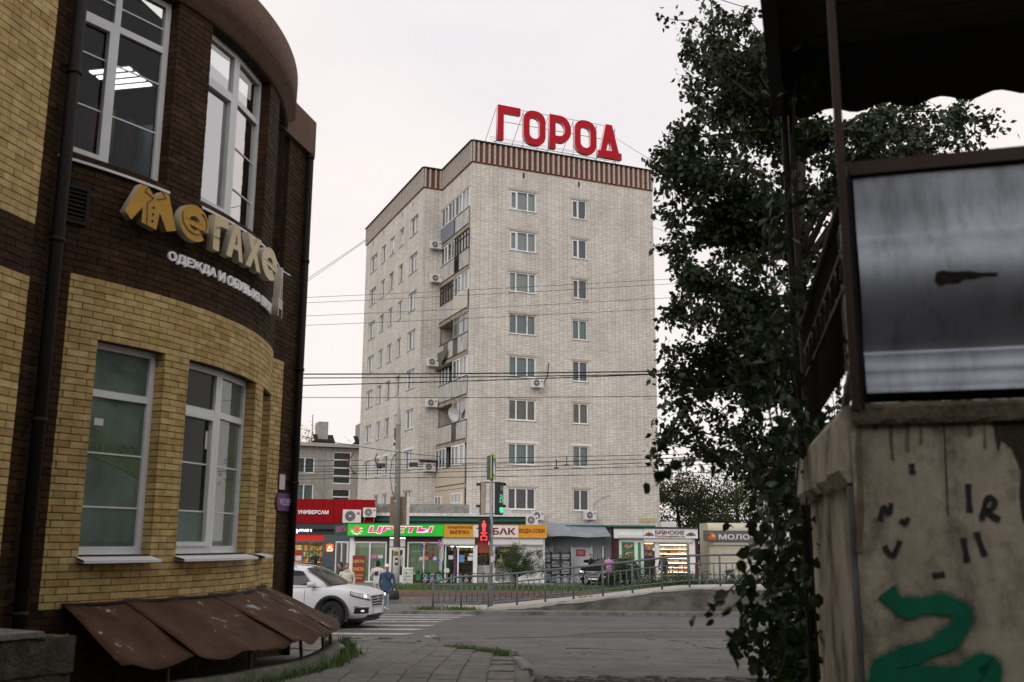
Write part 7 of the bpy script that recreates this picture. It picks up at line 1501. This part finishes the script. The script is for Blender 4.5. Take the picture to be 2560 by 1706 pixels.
def tree(name, label, base, spine, targets, leaf_n, size, m, spread=.45, trunk_r=.16, twigs=5, group=None, cat='tree', droop=.5, aspect=.6, broad=False, tw_len=.7):
    t = thing(name, label, cat, base, 0, group); B = Vector(base); wood = MB(); sp = [Vector(p)-B for p in spine]
    wood.tube(sp, [trunk_r*(1-.75*i/(len(sp)-1)) for i in range(len(sp))], 8); P = []
    per = max(1, leaf_n//max(1,len(targets)))
    for tg in targets:
        tg = Vector(tg)-B; c = min(sp[:-1] if len(sp) > 2 else sp, key=lambda q: (q-tg).length + max(0, q.z-tg.z+.3)*2.5)
        path = branch_path(c, tg); n = len(path); wood.tube(path, [max(.008,trunk_r*.30*(1-i/(n-.5))) for i in range(n)], 5)
        for k in range(twigs):
            i = rg.randint(n//2, n); a = path[i]; dv = Vector(rg.normal(size=3)); dv.z = dv.z*.6+.1; b = a + dv.normalized()*tw_len*rg.uniform(.4,1.1); tp = branch_path(a, b, 3, .15, .1); wood.tube(tp, [.012,.009,.006,.004], 4)
            for j in range(per//twigs):
                f_ = rg.uniform(.1,1.08); q = a.lerp(b,min(1,f_)) + Vector(rg.normal(size=3))*spread*.28; P.append(q)
        
    wood.build('trunk', M_bark, t, True); leaves('crown', P, size, m, t, droop, aspect=aspect, broad=broad); return t
# ---- big tree right of the tower ----
base = Vector((5.0,14.6,.7)); 
spine = [base, Vector((4.8,14.5,2.4)), Vector((4.35,14.3,4.4)), Vector((4.2,14.1,6.4)), Vector((4.35,14.1,8.3)), Vector((4.5,14.2,9.6))]
tips = [(1815,60),(1775,75),(1760,110),(1880,60),(1840,150),(1760,170),(1745,165),(1790,215),(1850,260),(1800,285),(1760,270),(1745,330),(1815,360),(1700,360),(1655,375),(1690,430),(1650,445),(1740,430),(1780,470),(1700,500),(1690,560),(1750,560),(1800,590),(1720,610),(1690,650),(1760,690),(1715,720),(1690,775),(1760,800),(1800,760),(1720,850),(1700,900),(1780,900),(1745,950),(1690,930),(1720,1010),(1790,1040),(1690,1060),(1650,1100),(1750,1120),
 (1860,420),(1880,520),(1860,640),(1880,760),(1860,880),(1900,980),(1850,1090),(1920,350),(1960,450),(1990,330),(2040,380),(2100,330),(2160,350),(2200,400),(2260,340),(2320,400),(2380,330),(2430,300),(2400,380),(2300,300),(2150,420),(2060,470),(1950,600),(2040,640),(1940,760),(2030,820),(1940,900),(2040,960),(1930,1120),(1980,1080),(2060,1060),(1840,160),(1900,200),(1870,330),(1830,720),(1820,540),(2350,360),(2240,300),(2200,340)]
targets = [at(x_, y_, rg.uniform(12.6,15.6)) for x_, y_ in tips]
tree('broadleaf_tree', 'tall dark leafy tree to the right of the tower', base, spine, targets, 42000, .095, LM1, .22, .15, 10, aspect=.7, tw_len=.62)
# ---- trees far behind the kiosks ----
def far_tree(nm, lab, x_, ytop, Y, w, n, m, size=.22, gp='trees beyond the kiosks'):
    b = Vector((at(x_,1400,Y).x, Y, .2)); h = at(x_,ytop,Y).z; sp = [b, b+Vector((.1,0,h*.35)), b+Vector((-.1,.2,h*.65)), b+Vector((0,.1,h*.92))]
    tg = [b+Vector((rg.normal()*w*.42, rg.normal()*w*.35, h*rg.uniform(.28,1.0))) for i in range(34)]; tree(nm, lab, b, sp, tg, n, size, m, 1.5, .22, 6, gp, tw_len=1.3)
far_tree('far_tree', 'golden green tree directly right of the tower behind the white kiosk', 1700, 1185, 78, 5.5, 6500, LM4); far_tree('far_tree', 'dark tree behind the gap between the white and cream kiosks', 1760, 1215, 76, 5.0, 5500, LM1, .2); far_tree('far_tree', 'tree behind the cream kiosk, left of the lamp', 1850, 1180, 80, 6.5, 5000, LM4); far_tree('far_tree', 'dark tree behind the right end of the cream kiosk', 1950, 1160, 74, 7, 5000, LM1, .2); far_tree('far_tree', 'distant tree at the far right behind the porch wall', 2150, 1120, 80, 9, 4500, LM1, .24)
far_tree('far_tree', 'yellow topped tree showing over the panel block roof', 775, 1075, 118, 4, 1500, LM5, .25)
# ---- bushes on the strip ----
def bush(nm, lab, x_, ytop, Y, w, n, m, size, grp='shrubs on the strip'):
    zb = .28; b = Vector((at(x_,1450,Y).x, Y, zb)); h = at(x_,ytop,Y).z-zb; tg = [b+Vector((rg.normal()*w*.33, rg.normal()*w*.25, h*rg.uniform(.35,1.02))) for i in range(26)]; tree(nm, lab, b, [b, b+Vector((0,0,h*.25)), b+Vector((0,0,h*.5))], tg, n, size, m, .30, .05, 5, grp, 'shrub', .0, .35, tw_len=.4)
bush('bush', 'loose feathery bush in front of the drinks kiosk', 1290, 1358, 45.5, 2.7, 12000, LM3, .065); bush('bush', 'bright green shrub beside the person in the pink jacket', 1562, 1396, 46.5, 1.0, 1800, LM3, .10); bush('bush', 'low shrub in front of the person in the pink jacket', 1528, 1415, 46.5, .9, 900, LM3, .09)
# plants along the kiosk fence
for i, (x0_, x1_, lab) in enumerate(((1600,1745,'low green hedge before the white food kiosk'),(1750,1960,'low green hedge with blades before the cream kiosk'))):
    P = []
    for j in range(2600): x_ = rg.uniform(x0_,x1_); p = at(x_,1450,50.0); P.append((p.x, 50+rg.normal()*.25, .28+abs(rg.normal())*.28))
    t = thing('hedge', lab, 'hedge', (0,0,0)); leaves('foliage', P, .10, LM3, t, -.2); blades('blades', [(at(rg.uniform(x0_+(60 if i else 90),x1_),1450,50).x, 50.1+rg.normal()*.15, .4) for j in range(120)], .55, LM3, t, .02)
# ---- climbing vine and undergrowth beside the porch ----
vine = thing('climbing_vine', 'dark large leaved vine hanging beside the porch post', 'vine', (2.2,7.2,.8)); VB = Vector((2.2,7.2,.8)); P = []; wood = MB()
strands = [[(1985,430),(1960,560),(1985,700),(1965,860),(1990,1000)],[(1950,500),(1930,640),(1950,800),(1930,960),(1950,1080)],[(1990,120),(1985,300),(1975,470)],[(1930,540),(1915,700),(1935,860),(1920,1000),(1940,1150)],[(2000,700),(1985,900),(2000,1100),(1985,1300),(2000,1500)],[(1960,1000),(1930,1180),(1950,1350),(1920,1500),(1930,1690)],[(1960,1080),(1930,1250),(1950,1400),(1930,1560),(1950,1700)],[(2010,1180),(2030,1400),(2040,1560),(2050,1700)]]
for sidx, s_ in enumerate(strands):
    Yd = 6.9+.12*(sidx%4); pts = [at(x_,y_,Yd)-VB for x_,y_ in s_]; wood.tube(pts, .008, 5)
    for a, b in zip(pts, pts[1:]):
        for j in range(14): f_ = rg.uniform(); P.append(a.lerp(b,f_)+Vector(rg.normal(size=3))*.09)
sprigs = [[(1900,950),(1800,975),(1720,975),(1690,990)],[(1900,1130),(1790,1150),(1700,1150),(1660,1180),(1640,1215)],[(1960,1340),(1880,1420),(1800,1500),(1760,1540)],[(1950,1400),(1870,1480),(1830,1520)],[(1960,1500),(1900,1530),(1850,1580),(1830,1600)],[(1960,1560),(1880,1590),(1850,1610),(1815,1620)],[(1980,1620),(1920,1650),(1890,1680)],[(1950,1300),(1900,1370),(1850,1380)]]
for s_ in sprigs:
    pts = [at(x_,y_,6.6)-VB for x_,y_ in s_]; wood.tube(pts, [.008-.004*i/(len(pts)-1) for i in range(len(pts))], 5)
    for a, b in zip(pts, pts[1:]):
        for j in range(7): f_ = rg.uniform(); P.append(a.lerp(b,f_)+Vector(rg.normal(size=3))*.035)
wood.build('stems', M_bark, vine, True); leaves('foliage', P, .088, LM2, vine, .7, .2, .85, True)
und = thing('undergrowth', 'dense dark bushes at the foot of the porch wall', 'bush', (2.85,9.6,.7)); UB = Vector((2.85,9.6,.7)); P = []; wood = MB()
for i in range(110):
    b = Vector((rg.uniform(-.2,1.5), rg.uniform(-2.0,1.6), 0)); tp_ = b+Vector((rg.normal()*.18+.05, rg.normal()*.25, rg.uniform(.8,3.6))); path = branch_path(b, tp_, 4, .1, 0); wood.tube(path, [.015,.012,.009,.006,.004], 4)
    for j in range(120): f_ = rg.uniform(.05,1.0); P.append(b.lerp(tp_,f_)+Vector(rg.normal(size=3))*.17)
wood.build('stems', M_bark, und); leaves('foliage', P, .10, LM2, und, .4, .18, .75, True)
# ================= porch with graffiti wall =================
PO = Matrix.Translation((1.72,4.95,0)) @ Matrix.Rotation(face_rz(106.8),4,'Z'); porch = thing('porch', 'old raised porch with a stained plaster wall, metal panel and tiled roof', 'porch', M=PO)
def plaster_mat():
    m = mat('old_plaster', (0.60,0.545,0.43), .95, .22, 2.2, bump=.35, stain=(0.06,0.053,0.04), stain_amt=.9, stain_scale=(1.9,1.9,1.1), grain=.12, gscale=24); return m
M_pl = plaster_mat(); rows = []; rp = PO.inverted() @ Vector((2.36,8.0,0)); SH = rp.x/rp.y
for j in range(26):
    z = -.2+3.25*j/25; rows.append([(-.03+3.23*i/40, .002*math.sin(i*.9+j*.7)+rand(-.001,.001), z) for i in range(41)])
MB().loft(rows, closed=False).build('front_wall', M_pl, porch, True)
mb = MB(); mb.loft([[(x_,-.035+rand(-.008,.008),2.98),(x_,-.045,3.0),(x_,-.05+rand(-.008,.008),3.06),(x_,-.02,3.085),(x_,.3,3.09)] for x_ in np.linspace(-.02,3.2,60)], closed=False); mb.build('ledge', mat('mossy_ledge',(0.20,0.17,0.12),.95,.3,6,bump=.7,stain=(0.04,0.045,0.03),stain_amt=.95,stain_scale=(2,2,2)), porch)
mb = MB(); mb.loft([[(-.01,0,-.2),(-.015+SH*2.7,2.7,-.2)],[(-.01,0,2.72),(-.015+SH*2.7,2.7,2.72)]], closed=False); mb.build('side_wall', M_pl, porch)
rings = []
for i in range(14):
    y_ = .03+3.05*i/13; n_ = rand(-.03,.03); rings.append([(X_+SH*y_,y_,Z_) for X_, Z_ in ((.0,2.70+n_),(-.05,2.70+n_),(-.09+n_,2.76),(-.085,3.02+n_*.5),(-.05,3.08),(.0,3.085))])
MB().loft(rings).build('deck_slab', M_pl, porch)
MB().box(-.06,-.015,.02,.20,.3,2.68).build('grey_board', mat('scuffed_grey_board',(0.17,0.17,0.165),.7,.3,5,stain=(0.4,0.4,0.4),stain_amt=.7,stain_scale=(6,6,1)), porch)
# graffiti strokes: flat paint on the plaster
def stroke(pts, wd, m, nm, y=-.008):
    q = [loc(PO, x_, y_, 0, 0) for x_, y_ in pts]; q = [Vector((p.x,p.z)) for p in q]; out = []
    for _ in range(2):
        out = [q[0]]
        for a, b in zip(q, q[1:]): out += [a*.75+b*.25, a*.25+b*.75]
        out.append(q[-1]); q = out
    L1, L2 = [], []
    for i, p in enumerate(q):
        d = (q[min(i+1,len(q)-1)]-q[max(i-1,0)]).normalized(); n_ = Vector((-d.y,d.x)); w_ = wd*(1+.15*math.sin(i*1.3)); L1.append((p.x+n_.x*w_,y,p.y+n_.y*w_)); L2.append((p.x-n_.x*w_,y,p.y-n_.y*w_))
    MB().loft([L1,L2], closed=False).build(nm, m, porch)
def spray(nm, col, a):
    m = mat(nm, col, .85, .2, 6); N, L = m.node_tree.nodes, m.node_tree.links; o_ = N['Material Output']; tr = N.new('ShaderNodeBsdfTransparent'); mx = N.new('ShaderNodeMixShader'); g = N.new('ShaderNodeNewGeometry'); x = N.new('ShaderNodeTexNoise'); x.inputs['Scale'].default_value = 260; x.inputs['Detail'].default_value = 4; L.new(g.outputs['Position'], x.inputs[0]); r = N.new('ShaderNodeMapRange'); r.inputs[1].default_value = .5-a*.2; r.inputs[2].default_value = .62-a*.2; L.new(x.outputs['Fac'], r.inputs[0]); L.new(r.outputs[0], mx.inputs[0]); L.new(N['Principled BSDF'].outputs[0], mx.inputs[2]); L.new(tr.outputs[0], mx.inputs[1]); L.new(mx.outputs[0], o_.inputs[0]); return m
M_halo = spray('green_overspray', (0.008,0.20,0.12), .1); M_halo2 = spray('green_overspray_thin', (0.01,0.14,0.08), -.3)
GS = [[(2215,1478),(2255,1525),(2330,1510),(2400,1515),(2410,1560),(2360,1610),(2270,1640),(2205,1660),(2190,1715)],[(2180,1700),(2300,1690),(2420,1692),(2470,1640),(2478,1706)]]
for i_, p_ in enumerate(GS): stroke(p_, .058, M_halo, 'overspray', -.0045-.001*i_); stroke(p_, .074, M_halo2, 'overspray', -.0035-.0005*i_)
M_gr = mat('green_spray', (0.008,0.21,0.125), .8, .18, 6); M_tag = mat('dark_marker', (0.045,0.045,0.05), .8, .3, 12)
stroke([(2215,1478),(2255,1525),(2330,1510),(2400,1515),(2410,1560),(2360,1610),(2270,1640),(2205,1660),(2190,1715)], .042, M_gr, 'spray_stroke'); stroke([(2180,1700),(2300,1690),(2420,1692),(2470,1640),(2478,1706)], .044, M_gr, 'spray_stroke', -.0095)
for pts in ([(2200,1302),(2208,1260),(2222,1292),(2228,1258)],[(2210,1365),(2232,1398),(2250,1352)],[(2454,1300),(2466,1240),(2490,1250),(2480,1275),(2462,1280),(2500,1300)],[(2408,1345),(2418,1405)],[(2440,1330),(2462,1390)],[(2420,1210),(2424,1280)],[(2330,1440),(2362,1436)],[(2250,1300),(2262,1310),(2272,1295)]): stroke(pts, .013, M_tag, 'marker_stroke')
stroke([(2360,1060),(2366,1200),(2370,1290)], .003, M_tag, 'crack_line'); stroke([(2278,1160),(2282,1185)], .014, M_tag, 'stain_mark')
q = [loc(PO,x_,y_,0,0) for x_,y_ in ((2480,1035),(2600,1030),(2600,1340),(2556,1300),(2548,1240),(2552,1180),(2530,1120),(2505,1100),(2495,1130),(2488,1100))]; shape([[(p.x,p.z) for p in q]], .003, mat('bare_render',(0.07,0.06,0.045),.95,.35,8,bump=.6), porch, 'peeled_patch', M=Matrix.Translation((0,-.006,0)))
for pts, wd in (([(2150,1030),(2146,1120),(2152,1230),(2148,1380)],.016),([(2230,1030),(2226,1090),(2232,1150)],.008),([(2270,1040),(2268,1130)],.010),([(2300,1030),(2303,1110)],.007),([(2420,1040),(2424,1090)],.010),([(2190,1020),(2188,1075)],.012),([(2460,1035),(2462,1120)],.006)): stroke(pts, wd, mat('rain_streak',(0.24,0.205,0.15),.95,.4,10), 'rain_streak', -.006)
# metal panel
M_sheet = mat('scuffed_sheet_metal', (0.36,0.40,0.46), .47, .18, 2.5, metal=.6, stain=(0.08,0.078,0.075), stain_amt=.5, stain_scale=(3.5,3.5,.8))
prof = [(.0,4.27),(.0,4.22),(-.002,4.1),(-.004,3.96),(-.012,3.93),(-.03,3.89),(-.055,3.82),(-.065,3.73),(-.06,3.64),(-.04,3.56),(-.005,3.48),(.03,3.41),(.05,3.36),(.05,3.335),(.012,3.33),(.004,3.24),(0,3.17),(-.008,3.165),(-.010,3.135)]
MB().loft([[(x_, y_+.003*math.sin(x_*7+z_*5), z_) for y_, z_ in prof] for x_ in np.linspace(.06,3.2,40)], closed=False).build('metal_panel', M_sheet, porch, True)
MB().box(.03,3.2,-.03,.03,4.28,4.35).build('panel_rail', mat('brown_post',(0.055,0.028,0.019),.55,.2,8), porch); MB().box(.0,3.2,.06,.09,3.1,4.3).build('panel_back', M_dark, porch)
q = [loc(PO,x_,y_,0,-.06) for x_,y_ in ((2340,682),(2356,677),(2380,681),(2420,679),(2450,683),(2496,683),(2490,692),(2462,691),(2440,697),(2410,698),(2395,708),(2370,707),(2350,714),(2337,702))]; shape([[(p.x,p.z) for p in q]], .004, mat('rust_hole',(0.03,0.022,0.018),.95,.3), porch, 'rust_hole', M=Matrix.Translation((0,-.066,0)))
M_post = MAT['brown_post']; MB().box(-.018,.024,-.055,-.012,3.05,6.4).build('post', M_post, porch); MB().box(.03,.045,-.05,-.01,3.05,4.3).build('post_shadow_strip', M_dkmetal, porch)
rp = PO.inverted() @ Vector((2.39,8.0,0)); MB().box(rp.x-.02,rp.x+.02,rp.y-.02,rp.y+.02,1.0,7.2).build('post', M_post, porch); MB().cyl((rp.x-.06,rp.y+.1,1.0),(rp.x-.06,rp.y+.1,7.2),.035,n=8).build('post', M_dkmetal, porch)
MB().cyl((-.0,.0,4.16),(rp.x,rp.y,4.16),.03,n=8).build('hand_rail', M_dkmetal, porch); MB().cyl((-.0,.0,3.92),(rp.x,rp.y,3.92),.012,n=6).build('rail', M_post, porch); MB().cyl((-.0,.0,3.72),(rp.x,rp.y,3.72),.012,n=6).build('rail', M_post, porch); MB().box(-.02,.02,0,rp.y,3.24,3.29).build('bottom_beam', M_conc, porch)
for i in range(1, 26):
    f_ = i/26; MB().cyl((rp.x*f_,rp.y*f_,3.29),(rp.x*f_,rp.y*f_,4.14),.007,n=5).build('bar', M_dkmetal, porch)
for i in range(9):
    f_ = (i+.5)/9; MB().tube([(rp.x*f_,rp.y*f_+.09*math.cos(a),3.82+.09*math.sin(a)) for a in np.linspace(0,6.283,13)], .007, 5).build('ring', M_post, porch)
# roof: boarded soffit and tile profile edge
M_board = mat('soffit_board', (0.06,0.058,0.045), .8, .2, 6); M_tile = mat('dark_tile_sheet', (0.028,0.026,0.025), .7, .2)
xl = [loc(PO,1922,y_,0,n_).x for y_, n_ in ((0,0.8),(60,1.6),(290,3.0))]
for i in range(16):
    y0_ = -.9+i*.235; MB().box(-.32-.02*0,3.6,y0_,y0_+.222,6.45,6.47).build('soffit_board', M_board, porch)
rows = []
for j in range(5):
    f_ = j/4; rows.append([(-.36+3.96*i/60, 2.75+.42*f_, 6.52-.50*f_ + .030*math.cos(i*.95)*(.6+f_*.4) - (.03 if j in (2,) else 0)) for i in range(61)])
MB().loft(rows, closed=False).build('tile_sheet', M_tile, porch, True)
MB().box(-.40,-.30,-1.0,3.15,6.02,6.62).build('verge_board', mat('verge',(0.03,0.028,0.027),.8,.2), porch); MB().box(-.4,3.6,-1,3.0,6.62,6.66).build('roof_deck', M_tile, porch)
# ================= unseen houses added round the viewer to shade the foreground =================
M_ab = brick_mat('old_red_brick', (0.20,0.09,0.06), (0.15,0.07,0.05), (0.16,0.14,0.12), .26, .077, .010, .5, 2, .2)
def block(nm, lab, x0, x1, y0, y1, h, face, n):
    t = thing(nm, lab, 'building', (0,0,0)); MB().box(x0,x1,y0,y1,.3,h).build('wall', M_ab, t); MB().box(x0-.25,x1+.25,y0-.25,y1+.25,h,h+.3).build('roof', M_dkmetal, t)
    for i in range(n):
        for z in (1.9, 5.0):
            if face == 'x': yy = y0+(y1-y0)*(i+.5)/n; M = Matrix.Translation((x0-.04,yy+.6,0)) @ Matrix.Rotation(RAD(-90),4,'Z')
            else: xx = x0+(x1-x0)*(i+.5)/n; M = Matrix.Translation((xx+.6,y1+.04,0)) @ Matrix.Rotation(RAD(180),4,'Z')
            o = pvc(t, M, 1.2, z, z+1.5, (), [.6], M_film)
block('side_shade_house', 'unseen red brick house added beside the porch to shade the foreground', 4.4, 15, -14, 6.6, 9.0, 'x', 4)  # added out of view, keeps skylight off the foreground from the right
block('rear_shade_house', 'unseen red brick house added behind the viewer to shade the foreground', -9, 4.0, -24, -9, 9.5, 'y', 4)  # added out of view, cuts the light from behind the viewer
# unseen tree added above the viewer to block overhead skylight
yb = Vector((-1.8,-4.5,.8)); ysp = [yb, Vector((-1.8,-4.3,4)), Vector((-2.0,-3.4,7.5)), Vector((-2.2,-2.6,10.5))]
ytg = [Vector((rg.uniform(-5.5,1.6), rg.uniform(-7.5,4.2), rg.uniform(7.2,12.5))) for i in range(80)]
ytg = [q for q in ytg if q.z > 4.6+max(0,q.y)*.85+1.2]
tree('overhead_shade_tree', 'unseen tall tree added over the viewer to darken the foreground', yb, ysp, ytg, 4600, .28, LM1, 1.6, .22, 5, aspect=.75, tw_len=1.2)
